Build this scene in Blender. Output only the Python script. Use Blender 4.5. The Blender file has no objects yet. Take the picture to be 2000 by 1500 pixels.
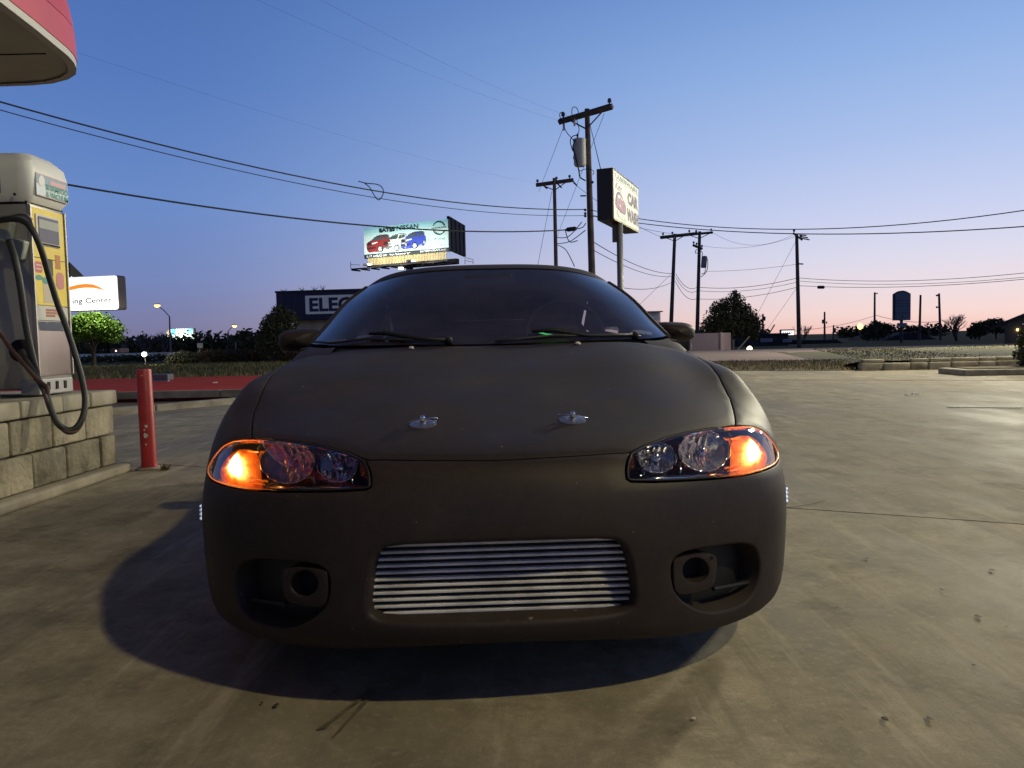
import bpy, bmesh, math, random
import numpy as np
from mathutils import Vector, Matrix
from mathutils.geometry import delaunay_2d_cdt

random.seed(7)
rng = np.random.default_rng(7)
SC = bpy.context.scene
COL = SC.collection
R = math.radians

# ------------------------------------------------------------------ camera
CAM_H = 0.88
FPX = 1500.0                      # focal length in photo pixels (photo is 2000 x 1500)
PITCH, ROLL = R(3.243), R(1.3)
fw = np.array([0.0, math.cos(PITCH), -math.sin(PITCH)])
r0 = np.array([1.0, 0.0, 0.0])
u0 = np.cross(r0, fw)
rr = r0 * math.cos(ROLL) - u0 * math.sin(ROLL)
uu = r0 * math.sin(ROLL) + u0 * math.cos(ROLL)
CAM = np.array([0.0, 0.0, CAM_H])
cam_data = bpy.data.cameras.new('camera')
cam = bpy.data.objects.new('camera', cam_data)
COL.objects.link(cam)
cam_data.sensor_width = 36.0
cam_data.lens = 36.0 * FPX / 2000.0
cam_data.clip_start, cam_data.clip_end = 0.05, 3000.0
cam.matrix_world = Matrix(((rr[0], uu[0], -fw[0], CAM[0]), (rr[1], uu[1], -fw[1], CAM[1]),
                           (rr[2], uu[2], -fw[2], CAM[2]), (0, 0, 0, 1)))
SC.camera = cam
SC.render.engine = 'CYCLES'
SC.cycles.use_denoising = True
SC.cycles.max_bounces = 8
SC.cycles.transparent_max_bounces = 12
SC.cycles.sample_clamp_indirect = 4.0
SC.view_settings.view_transform = 'Standard'
SC.view_settings.look = 'None'
SC.view_settings.exposure = 0.0
SC.view_settings.gamma = 1.0
SC.view_settings.use_curve_mapping = False


def s2l(c):
    c = c / 255.0
    return c / 12.92 if c <= 0.04045 else ((c + 0.055) / 1.055) ** 2.4


def rgb(r, g, b):
    return (s2l(r), s2l(g), s2l(b), 1.0)


# ------------------------------------------------------------------ dusk sky: afterglow low to the right of the view
GLOW_AZ = R(48)
world = bpy.data.worlds.new('World')
SC.world = world
world.use_nodes = True
wn, wl = world.node_tree.nodes, world.node_tree.links
wn.clear()
w_out = wn.new('ShaderNodeOutputWorld')
w_bg = wn.new('ShaderNodeBackground')
w_bg.inputs['Strength'].default_value = 1.0
tc = wn.new('ShaderNodeTexCoord')
sep = wn.new('ShaderNodeSeparateXYZ')
wl.new(tc.outputs['Generated'], sep.inputs[0])
flat = wn.new('ShaderNodeVectorMath'); flat.operation = 'MULTIPLY'
flat.inputs[1].default_value = (1, 1, 0)
wl.new(tc.outputs['Generated'], flat.inputs[0])
nrm = wn.new('ShaderNodeVectorMath'); nrm.operation = 'NORMALIZE'
wl.new(flat.outputs[0], nrm.inputs[0])
dot = wn.new('ShaderNodeVectorMath'); dot.operation = 'DOT_PRODUCT'
dot.inputs[1].default_value = (math.sin(GLOW_AZ), math.cos(GLOW_AZ), 0)
wl.new(nrm.outputs[0], dot.inputs[0])
azf = wn.new('ShaderNodeMapRange'); azf.interpolation_type = 'SMOOTHSTEP'
azf.inputs['From Min'].default_value = 0.27
azf.inputs['From Max'].default_value = 1.03
wl.new(dot.outputs['Value'], azf.inputs['Value'])


def ramp(stops):
    n = wn.new('ShaderNodeValToRGB')
    n.color_ramp.interpolation = 'EASE' if False else 'LINEAR'
    el = n.color_ramp.elements
    while len(el) > 1:
        el.remove(el[-1])
    el[0].position, el[0].color = stops[0]
    for p, c in stops[1:]:
        e = el.new(p); e.color = c
    wl.new(sep.outputs['Z'], n.inputs[0])
    return n


west = ramp([(0.0, rgb(250, 199, 186)), (0.022, rgb(251, 220, 213)), (0.055, rgb(239, 224, 230)), (0.09, rgb(224, 222, 239)), (0.14, rgb(204, 212, 242)),
             (0.22, rgb(174, 196, 238)), (0.31, rgb(146, 179, 230)), (0.42, rgb(112, 149, 212)), (0.6, rgb(52, 70, 108)), (1.0, rgb(35, 39, 60))])
east = ramp([(0.0, rgb(122, 116, 146)), (0.03, rgb(124, 126, 164)), (0.08, rgb(118, 135, 186)), (0.17, rgb(106, 139, 199)), (0.30, rgb(86, 122, 188)), (0.42, rgb(74, 110, 175)),
             (0.6, rgb(46, 62, 98)), (1.0, rgb(35, 39, 60))])
mix = wn.new('ShaderNodeMix'); mix.data_type = 'RGBA'
wl.new(azf.outputs[0], mix.inputs[0])
wl.new(east.outputs[0], mix.inputs[6]); wl.new(west.outputs[0], mix.inputs[7])
# the sky opposite the afterglow is darker
bk = wn.new('ShaderNodeMapRange'); bk.interpolation_type = 'SMOOTHSTEP'
bk.inputs['From Min'].default_value = -0.8; bk.inputs['From Max'].default_value = 0.1
bk.inputs['To Min'].default_value = 0.55; bk.inputs['To Max'].default_value = 1.0
wl.new(dot.outputs['Value'], bk.inputs['Value'])
wl.new(bk.outputs[0], w_bg.inputs['Strength'])
# below the horizon: dark land
gd = wn.new('ShaderNodeMapRange')
gd.inputs['From Min'].default_value = -0.02; gd.inputs['From Max'].default_value = -0.002
wl.new(sep.outputs['Z'], gd.inputs['Value'])
mix2 = wn.new('ShaderNodeMix'); mix2.data_type = 'RGBA'
mix2.inputs[6].default_value = (.05, .042, .034, 1)
wl.new(gd.outputs[0], mix2.inputs[0]); wl.new(mix.outputs[2], mix2.inputs[7])
wl.new(mix2.outputs[2], w_bg.inputs['Color'])
wl.new(w_bg.outputs[0], w_out.inputs[0])

sun_d = bpy.data.lights.new('afterglow', 'SUN')
sun_d.energy, sun_d.angle, sun_d.color = 0.04, R(20), (1.0, 0.62, 0.5)
sun = bpy.data.objects.new('afterglow', sun_d)
COL.objects.link(sun)
sun.rotation_euler = (R(86), 0, -GLOW_AZ + math.pi)


# ------------------------------------------------------------------ picking helpers: photo measurements -> points in the place
def ray(px, py):
    return fw + rr * ((px - 1000.0) / FPX) + uu * ((750.0 - py) / FPX)


def at(px, py, Y):                       # point at distance Y in front of the camera
    d = ray(px, py)
    return Vector(CAM + d * (Y / d[1]))


def onx(px, py, X):                      # point on the plane x = X
    d = ray(px, py)
    return Vector(CAM + d * (X / d[0]))


def onz(px, py, Z=0.0):                  # point on the plane z = Z
    d = ray(px, py)
    return Vector(CAM + d * ((Z - CAM_H) / d[2]))


def proj(P):
    P = np.asarray(P, float) - CAM
    w = P @ fw
    return np.stack([1000 + FPX * (P @ rr) / w, 750 - FPX * (P @ uu) / w], -1)


# ------------------------------------------------------------------ materials
MATS = {}


def mat(name, col, rough=0.6, metal=0.0, col2=None, scale=4.0, detail=4.0, bump=0.0, bscale=None, emit=None, estr=0.0,
        spec=0.5, coat=0.0, lo=0.35, hi=0.65, rvar=0.0, world_pos=False, dist=0.01):
    if name in MATS:
        return MATS[name]
    m = bpy.data.materials.new(name)
    m.use_nodes = True
    nt = m.node_tree
    b = nt.nodes['Principled BSDF']
    col = tuple(col[:3]) + (1,)
    b.inputs['Base Color'].default_value = col
    b.inputs['Roughness'].default_value = rough
    b.inputs['Metallic'].default_value = metal
    b.inputs['Specular IOR Level'].default_value = spec
    b.inputs['Coat Weight'].default_value = coat
    if emit is not None:
        b.inputs['Emission Color'].default_value = tuple(emit[:3]) + (1,)
        b.inputs['Emission Strength'].default_value = estr
    if col2 is not None or bump or rvar:
        if world_pos:
            g = nt.nodes.new('ShaderNodeNewGeometry'); src = g.outputs['Position']
        else:
            t = nt.nodes.new('ShaderNodeTexCoord'); src = t.outputs['Object']
    if col2 is not None or rvar:
        n = nt.nodes.new('ShaderNodeTexNoise')
        n.inputs['Scale'].default_value = scale
        n.inputs['Detail'].default_value = detail
        nt.links.new(src, n.inputs['Vector'])
        mr = nt.nodes.new('ShaderNodeMapRange')
        mr.inputs['From Min'].default_value = lo
        mr.inputs['From Max'].default_value = hi
        nt.links.new(n.outputs['Fac'], mr.inputs['Value'])
        if col2 is not None:
            mx = nt.nodes.new('ShaderNodeMix'); mx.data_type = 'RGBA'
            mx.inputs[6].default_value = col
            mx.inputs[7].default_value = tuple(col2[:3]) + (1,)
            nt.links.new(mr.outputs[0], mx.inputs[0])
            nt.links.new(mx.outputs[2], b.inputs['Base Color'])
        if rvar:
            m2 = nt.nodes.new('ShaderNodeMapRange')
            m2.inputs['To Min'].default_value = rough - rvar
            m2.inputs['To Max'].default_value = rough + rvar
            nt.links.new(n.outputs['Fac'], m2.inputs['Value'])
            nt.links.new(m2.outputs[0], b.inputs['Roughness'])
    if bump:
        n2 = nt.nodes.new('ShaderNodeTexNoise')
        n2.inputs['Scale'].default_value = bscale or scale * 5
        n2.inputs['Detail'].default_value = 5
        nt.links.new(src, n2.inputs['Vector'])
        bp = nt.nodes.new('ShaderNodeBump')
        bp.inputs['Strength'].default_value = bump
        bp.inputs['Distance'].default_value = dist
        nt.links.new(n2.outputs['Fac'], bp.inputs['Height'])
        nt.links.new(bp.outputs[0], b.inputs['Normal'])
    MATS[name] = m
    return m


def glass_mat(name, tint, ior=1.5, rough=0.0, gloss=(1, 1, 1, 1), dust=0.0):
    if name in MATS:
        return MATS[name]
    m = bpy.data.materials.new(name)
    m.use_nodes = True
    nt = m.node_tree
    nt.nodes.remove(nt.nodes['Principled BSDF'])
    out = nt.nodes['Material Output']
    tr = nt.nodes.new('ShaderNodeBsdfTransparent'); tr.inputs[0].default_value = tuple(tint[:3]) + (1,)
    gl = nt.nodes.new('ShaderNodeBsdfGlossy'); gl.inputs['Roughness'].default_value = rough
    gl.inputs['Color'].default_value = gloss
    fr = nt.nodes.new('ShaderNodeFresnel'); fr.inputs['IOR'].default_value = ior
    mx = nt.nodes.new('ShaderNodeMixShader')
    nt.links.new(fr.outputs[0], mx.inputs[0])
    nt.links.new(tr.outputs[0], mx.inputs[1])
    nt.links.new(gl.outputs[0], mx.inputs[2])
    last = mx.outputs[0]
    if dust:                                  # thin film of dust and wiper smears
        df = nt.nodes.new('ShaderNodeBsdfDiffuse'); df.inputs['Color'].default_value = (.44, .36, .52, 1)
        t = nt.nodes.new('ShaderNodeTexCoord'); n = nt.nodes.new('ShaderNodeTexNoise')
        n.inputs['Scale'].default_value = 3.5; n.inputs['Detail'].default_value = 9; n.inputs['Roughness'].default_value = .7
        nt.links.new(t.outputs['Object'], n.inputs['Vector'])
        r = nt.nodes.new('ShaderNodeMapRange'); r.inputs['From Min'].default_value = .35; r.inputs['From Max'].default_value = .65
        r.inputs['To Min'].default_value = dust * .5; r.inputs['To Max'].default_value = dust * 1.4
        nt.links.new(n.outputs['Fac'], r.inputs['Value'])
        m2 = nt.nodes.new('ShaderNodeMixShader')
        nt.links.new(r.outputs[0], m2.inputs[0]); nt.links.new(last, m2.inputs[1]); nt.links.new(df.outputs[0], m2.inputs[2])
        last = m2.outputs[0]
    nt.links.new(last, out.inputs[0])
    MATS[name] = m
    return m


# ------------------------------------------------------------------ mesh builder
ORIGIN = {}


class MB:
    def __init__(s):
        s.v, s.f = [], []

    def add(s, vs, fs):
        b = len(s.v)
        s.v += [tuple(map(float, p)) for p in vs]
        s.f += [tuple(i + b for i in f) for f in fs]
        return s

    def box(s, c, size, rot=None, bev=0.0):
        hx, hy, hz = size[0] / 2, size[1] / 2, size[2] / 2
        if bev:
            bm = bmesh.new()
            bmesh.ops.create_cube(bm, size=1.0)
            for v in bm.verts:
                v.co = Vector((v.co.x * 2 * hx, v.co.y * 2 * hy, v.co.z * 2 * hz))
            bmesh.ops.bevel(bm, geom=list(bm.edges), offset=min(bev, 0.45 * min(2 * hx, 2 * hy, 2 * hz)), segments=2, profile=0.5, affect='EDGES')
            bm.verts.index_update()
            vs = [v.co.copy() for v in bm.verts]
            fs = [[v.index for v in f.verts] for f in bm.faces]
            bm.free()
        else:
            vs = [Vector((x, y, z)) for x in (-hx, hx) for y in (-hy, hy) for z in (-hz, hz)]
            fs = [(0, 1, 3, 2), (4, 6, 7, 5), (0, 4, 5, 1), (2, 3, 7, 6), (0, 2, 6, 4), (1, 5, 7, 3)]
        M = rot if rot is not None else Matrix.Identity(3)
        c = Vector(c)
        return s.add([M @ p + c for p in vs], fs)

    def tube(s, pts, r, n=6, closed=False, cap=True):
        pts = [Vector(p) for p in pts]
        N = len(pts)
        rs = r if isinstance(r, (list, tuple)) else [r] * N
        up = None
        rings = []
        for i, p in enumerate(pts):
            if closed:
                t = pts[(i + 1) % N] - pts[i - 1]
            else:
                t = pts[min(i + 1, N - 1)] - pts[max(i - 1, 0)]
            t.normalize()
            if up is None:
                up = Vector((0, 0, 1)) if abs(t.z) < 0.9 else Vector((1, 0, 0))
            a = t.cross(up)
            if a.length < 1e-6:
                a = t.orthogonal()
            a.normalize()
            b = a.cross(t).normalized()
            up = b
            rings.append([p + (a * math.cos(2 * math.pi * k / n) + b * math.sin(2 * math.pi * k / n)) * rs[i] for k in range(n)])
        vs = [q for ring in rings for q in ring]
        fs = []
        for i in range(N if closed else N - 1):
            j = (i + 1) % N
            for k in range(n):
                l = (k + 1) % n
                fs.append((i * n + k, i * n + l, j * n + l, j * n + k))
        if cap and not closed:
            fs.append(tuple(range(n - 1, -1, -1)))
            fs.append(tuple((N - 1) * n + k for k in range(n)))
        return s.add(vs, fs)

    def lathe(s, prof, o, axis, n=24, squash=None, phase=0.0):
        """prof: (radius, distance along axis)"""
        o, ax = Vector(o), Vector(axis).normalized()
        a = ax.orthogonal().normalized() if abs(ax.z) > 0.9 else ax.cross(Vector((0, 0, 1))).normalized()
        b = ax.cross(a).normalized()
        vs, fs = [], []
        for (r, h) in prof:
            for k in range(n):
                t = 2 * math.pi * k / n + phase
                q = a * (math.cos(t) * r * (squash[0] if squash else 1)) + b * (math.sin(t) * r * (squash[1] if squash else 1))
                vs.append(o + ax * h + q)
        for i in range(len(prof) - 1):
            for k in range(n):
                l = (k + 1) % n
                fs.append((i * n + k, i * n + l, (i + 1) * n + l, (i + 1) * n + k))
        if prof[0][0] > 1e-5:
            fs.append(tuple(range(n - 1, -1, -1)))
        if prof[-1][0] > 1e-5:
            fs.append(tuple((len(prof) - 1) * n + k for k in range(n)))
        return s.add(vs, fs)

    def prism(s, poly, o, ax, ay, az, depth):
        """poly in the plane (ax, ay) at o, extruded by depth along az"""
        o, ax, ay, az = Vector(o), Vector(ax), Vector(ay), Vector(az)
        n = len(poly)
        vs = [o + ax * p[0] + ay * p[1] for p in poly] + [o + ax * p[0] + ay * p[1] + az * depth for p in poly]
        fs = [tuple(range(n)), tuple(range(2 * n - 1, n - 1, -1))] + [(i, i + n, (i + 1) % n + n, (i + 1) % n) for i in range(n)]
        return s.add(vs, fs)

    def grid(s, P, wrap=False):
        """P: [i][j] points"""
        ni, nj = len(P), len(P[0])
        fs = []
        for i in range(ni - 1):
            for j in range(nj if wrap else nj - 1):
                k = (j + 1) % nj
                fs.append((i * nj + j, i * nj + k, (i + 1) * nj + k, (i + 1) * nj + j))
        return s.add([q for row in P for q in row], fs)

    def build(s, name, m, parent=None, origin=None, smooth=False, kind=None, recalc=True):
        o = Vector(ORIGIN.get(parent.name, (0, 0, 0))) if parent is not None else Vector(origin or (0, 0, 0))
        me = bpy.data.meshes.new(name)
        me.from_pydata([tuple(Vector(p) - o) for p in s.v], [], s.f)
        if recalc:
            bm = bmesh.new(); bm.from_mesh(me)
            bmesh.ops.recalc_face_normals(bm, faces=list(bm.faces))
            bm.to_mesh(me); bm.free()
        if smooth is True:
            me.shade_smooth()
        elif smooth:
            me.shade_smooth()
            me.set_sharp_from_angle(angle=R(smooth))
        me.update()
        if m is not None:
            me.materials.append(m)
        ob = bpy.data.objects.new(name, me)
        COL.objects.link(ob)
        if parent is not None:
            ob.parent = parent
        else:
            ob.location = o
        ORIGIN[ob.name] = o
        if kind:
            ob['kind'] = kind
        return ob


def tag(o, label, cat, group=None):
    o['label'] = label
    o['category'] = cat
    if group:
        o['group'] = group
    return o


def thing(name, label, cat, loc=(0, 0, 0), group=None):
    o = bpy.data.objects.new(name, None)
    o.empty_display_size = 0.2
    o.location = loc
    COL.objects.link(o)
    ORIGIN[o.name] = Vector(loc)
    return tag(o, label, cat, group)


def copy_thing(src, loc, label=None, rotz=None):
    def cp(o, par):
        c = o.copy()
        COL.objects.link(c)
        if par is not None:
            c.parent = par
        for ch in list(o.children):
            cp(ch, c)
        return c
    kids = list(src.children)
    r = src.copy(); COL.objects.link(r)
    for ch in kids:
        cp(ch, r)
    r.location = loc
    if rotz is not None:
        r.rotation_euler[2] = rotz
    if label:
        r['label'] = label
    ORIGIN[r.name] = Vector(loc)
    return r


def text_mb(txt, o, ax, ay, height=None, width=None, bold=0.0, shear=0.0, align='CENTER', proud=0.004, mb=None, space=1.0):
    """flat lettering lying on the plane (ax, ay) around o, scaled to the given height and/or width"""
    cu = bpy.data.curves.new('txt', 'FONT')
    cu.body = txt
    cu.size = 1.0
    cu.offset = bold
    cu.shear = shear
    cu.space_character = space
    cu.resolution_u = 3
    ob = bpy.data.objects.new('txt', cu)
    COL.objects.link(ob)
    dg = bpy.context.evaluated_depsgraph_get()
    dg.update()
    me = bpy.data.meshes.new_from_object(ob.evaluated_get(dg))
    V = np.array([v.co[:] for v in me.vertices])
    F = [tuple(p.vertices) for p in me.polygons]
    bpy.data.objects.remove(ob); bpy.data.curves.remove(cu); bpy.data.meshes.remove(me)
    x0, x1, y0, y1 = V[:, 0].min(), V[:, 0].max(), V[:, 1].min(), V[:, 1].max()
    sy = height / (y1 - y0) if height else None
    sx = width / (x1 - x0) if width else None
    sx, sy = sx or sy, sy or sx
    o, ax, ay = Vector(o), Vector(ax).normalized(), Vector(ay).normalized()
    az = ax.cross(ay)
    cx = {'CENTER': (x0 + x1) / 2, 'LEFT': x0, 'RIGHT': x1}[align]
    cy = (y0 + y1) / 2
    mb = mb or MB()
    mb.add([o + ax * ((p[0] - cx) * sx) + ay * ((p[1] - cy) * sy) + az * proud for p in V], F)
    return mb


def ellipse(cx, cy, rx, ry, n=20, a0=0.0, a1=2 * math.pi):
    full = abs(a1 - a0 - 2 * math.pi) < 1e-6
    return [(cx + rx * math.cos(a0 + (a1 - a0) * k / (n if full else n - 1)), cy + ry * math.sin(a0 + (a1 - a0) * k / (n if full else n - 1))) for k in range(n)]


def rrect(x0, y0, x1, y1, r, n=5):
    out = []
    for cx, cy, a in ((x1 - r, y0 + r, -90), (x1 - r, y1 - r, 0), (x0 + r, y1 - r, 90), (x0 + r, y0 + r, 180)):
        for k in range(n):
            t = R(a + 90 * k / (n - 1))
            out.append((cx + r * math.cos(t), cy + r * math.sin(t)))
    return out


def poly_mb(poly, o, ax, ay, proud=0.0, mb=None):
    o, ax, ay = Vector(o), Vector(ax).normalized(), Vector(ay).normalized()
    az = ax.cross(ay)
    mb = mb or MB()
    mb.add([o + ax * p[0] + ay * p[1] + az * proud for p in poly], [tuple(range(len(poly)))])
    return mb
# ------------------------------------------------------------------ car: smooth front-end surface
CAR_LOC = Vector((-0.033, 1.75, 0.0))
CAR_YAW = R(2.0)
_cy, _sy = math.cos(CAR_YAW), math.sin(CAR_YAW)


def car2world(P):
    P = np.asarray(P, float)
    return np.stack([P[..., 0] * _cy - P[..., 1] * _sy + CAR_LOC[0], P[..., 0] * _sy + P[..., 1] * _cy + CAR_LOC[1], P[..., 2] + CAR_LOC[2]], -1)


class Spl:
    """tensor-product interpolating cubic spline through a grid of points P[row v][column u]"""
    def __init__(s, P, u0=0.0):
        P = np.asarray(P, float)
        s.u0 = u0
        s.nv, s.nu = P.shape[:2]
        s.C = s._ctrl(s._ctrl(P, 0), 1)

    @staticmethod
    def _ctrl(P, axis):
        P = np.moveaxis(P, axis, 0)
        n = P.shape[0]
        A = np.zeros((n + 2, n + 2)); B = np.zeros((n + 2,) + P.shape[1:])
        A[0, 0:3] = (1, -2, 1)
        for i in range(n):
            A[i + 1, i:i + 3] = (1 / 6, 4 / 6, 1 / 6)
            B[i + 1] = P[i]
        A[n + 1, n - 1:n + 2] = (1, -2, 1)
        C = np.linalg.solve(A, B.reshape(n + 2, -1)).reshape(B.shape)
        return np.moveaxis(C, 0, axis)

    @staticmethod
    def _basis(t, n):
        t = np.clip(t, 0, n - 1)
        i = np.minimum(t.astype(int), n - 2)
        f = t - i
        return i, np.stack([(1 - f) ** 3 / 6, (3 * f ** 3 - 6 * f ** 2 + 4) / 6, (-3 * f ** 3 + 3 * f ** 2 + 3 * f + 1) / 6, f ** 3 / 6], -1)

    def __call__(s, u, v):
        u = np.asarray(u, float) - s.u0
        v = np.asarray(v, float)
        iu, bu = s._basis(u, s.nu)
        iv, bv = s._basis(v, s.nv)
        out = np.zeros(u.shape + (3,))
        for a in range(4):
            for b in range(4):
                out += (bv[..., a] * bu[..., b])[..., None] * s.C[iv + a, iu + b]
        return out

    def jac(s, u, v, h=1e-3):
        u = np.asarray(u, float); v = np.asarray(v, float)
        Su = (s(u + h, v) - s(u - h, v)) / (2 * h)
        Sv = (s(u, v + h) - s(u, v - h)) / (2 * h)
        N = np.cross(Su, Sv)
        N /= np.linalg.norm(N, axis=-1, keepdims=True) + 1e-12
        return Su, Sv, N


FRONT = [
    [(0, .03, .175), (.25, .05, .165), (.45, .115, .145), (.62, .215, .128), (.73, .345, .122), (.80, .46, .125), (.835, .53, .135), (.85, .60, .15)],
    [(0, .0, .205), (.26, .02, .195), (.475, .085, .178), (.66, .20, .165), (.775, .34, .16), (.832, .46, .165), (.854, .53, .175), (.864, .59, .185)],
    [(0, -.01, .29), (.26, .005, .287), (.485, .072, .28), (.675, .195, .27), (.792, .34, .265), (.846, .465, .265), (.864, .53, .268), (.869, .585, .27)],
    [(0, -.01, .40), (.26, .005, .397), (.48, .068, .39), (.675, .19, .38), (.795, .335, .375), (.85, .465, .372), (.866, .535, .372), (.87, .60, .375)],
    [(0, 0., .49), (.26, .015, .488), (.478, .078, .48), (.668, .195, .47), (.788, .335, .46), (.846, .465, .452), (.866, .55, .45), (.87, .63, .452)],
    [(0, .02, .552), (.26, .038, .55), (.47, .098, .543), (.652, .215, .532), (.771, .352, .52), (.836, .485, .512), (.863, .575, .508), (.87, .67, .515)],
    [(0, .055, .592), (.255, .078, .592), (.46, .142, .59), (.632, .26, .582), (.748, .395, .573), (.821, .525, .562), (.857, .62, .557), (.87, .725, .568)],
    [(0, .14, .624), (.25, .165, .626), (.45, .23, .628), (.615, .34, .626), (.727, .468, .62), (.803, .595, .61), (.85, .69, .598), (.87, .785, .60)],
    [(0, .30, .662), (.25, .325, .665), (.45, .38, .668), (.61, .47, .668), (.715, .585, .664), (.79, .69, .655), (.843, .775, .638), (.87, .855, .63)],
    [(0, .50, .706), (.25, .52, .711), (.455, .565, .714), (.618, .64, .713), (.715, .72, .710), (.787, .80, .702), (.84, .862, .68), (.87, .93, .642)],
    [(0, .78, .765), (.26, .79, .771), (.48, .82, .771), (.64, .865, .764), (.73, .91, .757), (.795, .955, .742), (.845, 1.0, .702), (.87, 1.05, .62)],
    [(0, 1.05, .818), (.27, 1.055, .822), (.5, 1.07, .82), (.66, 1.09, .81), (.745, 1.11, .797), (.808, 1.135, .765), (.85, 1.16, .69), (.87, 1.19, .52)],
    [(0, 1.27, .858), (.28, 1.278, .861), (.52, 1.295, .857), (.68, 1.31, .846), (.76, 1.32, .828), (.82, 1.325, .78), (.856, 1.325, .65), (.868, 1.29, .30)],
    [(0, 1.36, .874), (.285, 1.37, .877), (.53, 1.395, .872), (.69, 1.41, .86), (.768, 1.42, .84), (.826, 1.42, .785), (.858, 1.42, .65), (.868, 1.42, .18)],
]
_SHOULDER = [0, 0, 0, 0, .004, .022, .04, .052, .055, .047, .036, .026, .016, .01]   # fuller front wings
_G = []
for _k, row in enumerate(FRONT):
    half = [np.array(p, float) for p in row]
    for _j, _w in ((3, .12), (4, .45), (5, 1.0), (6, 1.3), (7, .35)):
        half[_j][2] += _SHOULDER[_k] * _w
    if _k < 2:
        for _j in (0, 1, 2):
            half[_j][2] -= .008
    _G.append([p * (-1, 1, 1) for p in half[:0:-1]] + half)
_G = np.array(_G)
for _r, _h in ((8, .004), (9, .009), (10, .014), (11, .014), (12, .007)):   # power bulge on the driver's side of the bonnet
    _G[_r, 9, 2] += _h
    _G[_r, 10, 2] += _h * .25
SURF = Spl(_G, u0=-7.0)


def uv_to_px(u, v):
    return proj(car2world(SURF(u, v)))


_U, _V = np.meshgrid(np.linspace(-7, 7, 281), np.linspace(0, 13, 261))
_SP = uv_to_px(_U, _V)
_, _, _SN = SURF.jac(_U, _V)
_Pw = SURF(_U, _V)
_out = np.einsum('...k,...k->...', _SN, _Pw - np.array([0, 1.3, .42]))
_flip = np.sign(np.median(_out))
_camloc = np.array([CAM[0] - CAR_LOC[0], CAM[1] - CAR_LOC[1], CAM_H])
_face = np.einsum('...k,...k->...', _SN * _flip, _camloc - _Pw) > 0.0


def uv_of(px, py):
    d = ((_SP - np.array([px, py])) ** 2).sum(-1) + np.where(_face, 0, 1e5)
    k = np.unravel_index(np.argmin(d), d.shape)
    u, v = _U[k], _V[k]
    b0 = (u, v, d[k])
    for _ in range(8):
        h = 1e-3
        p = uv_to_px(np.array([u, u + h, u]), np.array([v, v, v + h]))
        J = np.stack([(p[1] - p[0]) / h, (p[2] - p[0]) / h], 1)
        e = np.array([px, py]) - p[0]
        try:
            du, dv = np.linalg.solve(J + 1e-6 * np.eye(2), e)
        except Exception:
            break
        st = max(1.0, abs(du) / 0.3, abs(dv) / 0.3)
        u, v = float(np.clip(u + du / st, -7, 7)), float(np.clip(v + dv / st, 0, 13))
    e = ((uv_to_px(np.array([u]), np.array([v]))[0] - (px, py)) ** 2).sum()
    return (u, v) if e < b0[2] else b0[:2]


def car_normal(u, v):
    Su, Sv, N = SURF.jac(u, v)
    return N * _flip
# ------------------------------------------------------------------ panels cut out of the surface
def pip(poly, P):
    """points P inside polygon"""
    poly = np.asarray(poly); x, y = P[:, 0], P[:, 1]
    ins = np.zeros(len(P), bool)
    j = len(poly) - 1
    for i in range(len(poly)):
        xi, yi = poly[i]; xj, yj = poly[j]
        c = ((yi > y) != (yj > y)) & (x < (xj - xi) * (y - yi) / (yj - yi + 1e-15) + xi)
        ins ^= c
        j = i
    return ins


def area2(p):
    p = np.asarray(p)
    return 0.5 * np.sum(p[:, 0] * np.roll(p[:, 1], -1) - np.roll(p[:, 0], -1) * p[:, 1])


def resample(poly, step, scale=(.13, .10), closed=True):
    p = np.asarray(poly, float)
    q = np.vstack([p, p[:1]]) if closed else p
    out = []
    for a, b in zip(q[:-1], q[1:]):
        n = max(1, int(math.ceil(np.linalg.norm((b - a) * scale) / step)))
        for k in range(n):
            out.append(a + (b - a) * k / n)
    if not closed:
        out.append(q[-1])
    return np.array(out)


def smooth_poly(poly, it=2):
    """Chaikin corner rounding of a closed polygon"""
    p = np.asarray(poly, float)
    for _ in range(it):
        q = np.roll(p, -1, 0)
        p = np.stack([.75 * p + .25 * q, .25 * p + .75 * q], 1).reshape(-1, 2)
    return p


def inset_uv(poly, dist):
    """move a ccw uv polygon inwards by dist metres, measured on the surface"""
    p = np.asarray(poly)
    Su, Sv, N = SURF.jac(p[:, 0], p[:, 1])
    e1 = p - np.roll(p, 1, 0); e2 = np.roll(p, -1, 0) - p
    def n2(e):
        T = Su * e[:, :1] + Sv * e[:, 1:]
        T /= np.linalg.norm(T, axis=1, keepdims=True) + 1e-9
        return np.cross(N, T)
    I = n2(e1) + n2(e2)
    I /= np.linalg.norm(I, axis=1, keepdims=True) + 1e-9
    a, b, c = (Su * Su).sum(1), (Su * Sv).sum(1), (Sv * Sv).sum(1)
    d, e = (Su * I).sum(1), (Sv * I).sum(1)
    det = a * c - b * b + 1e-12
    du, dv = (d * c - e * b) / det, (a * e - b * d) / det
    return p + dist * np.stack([du, dv], 1)


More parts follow.
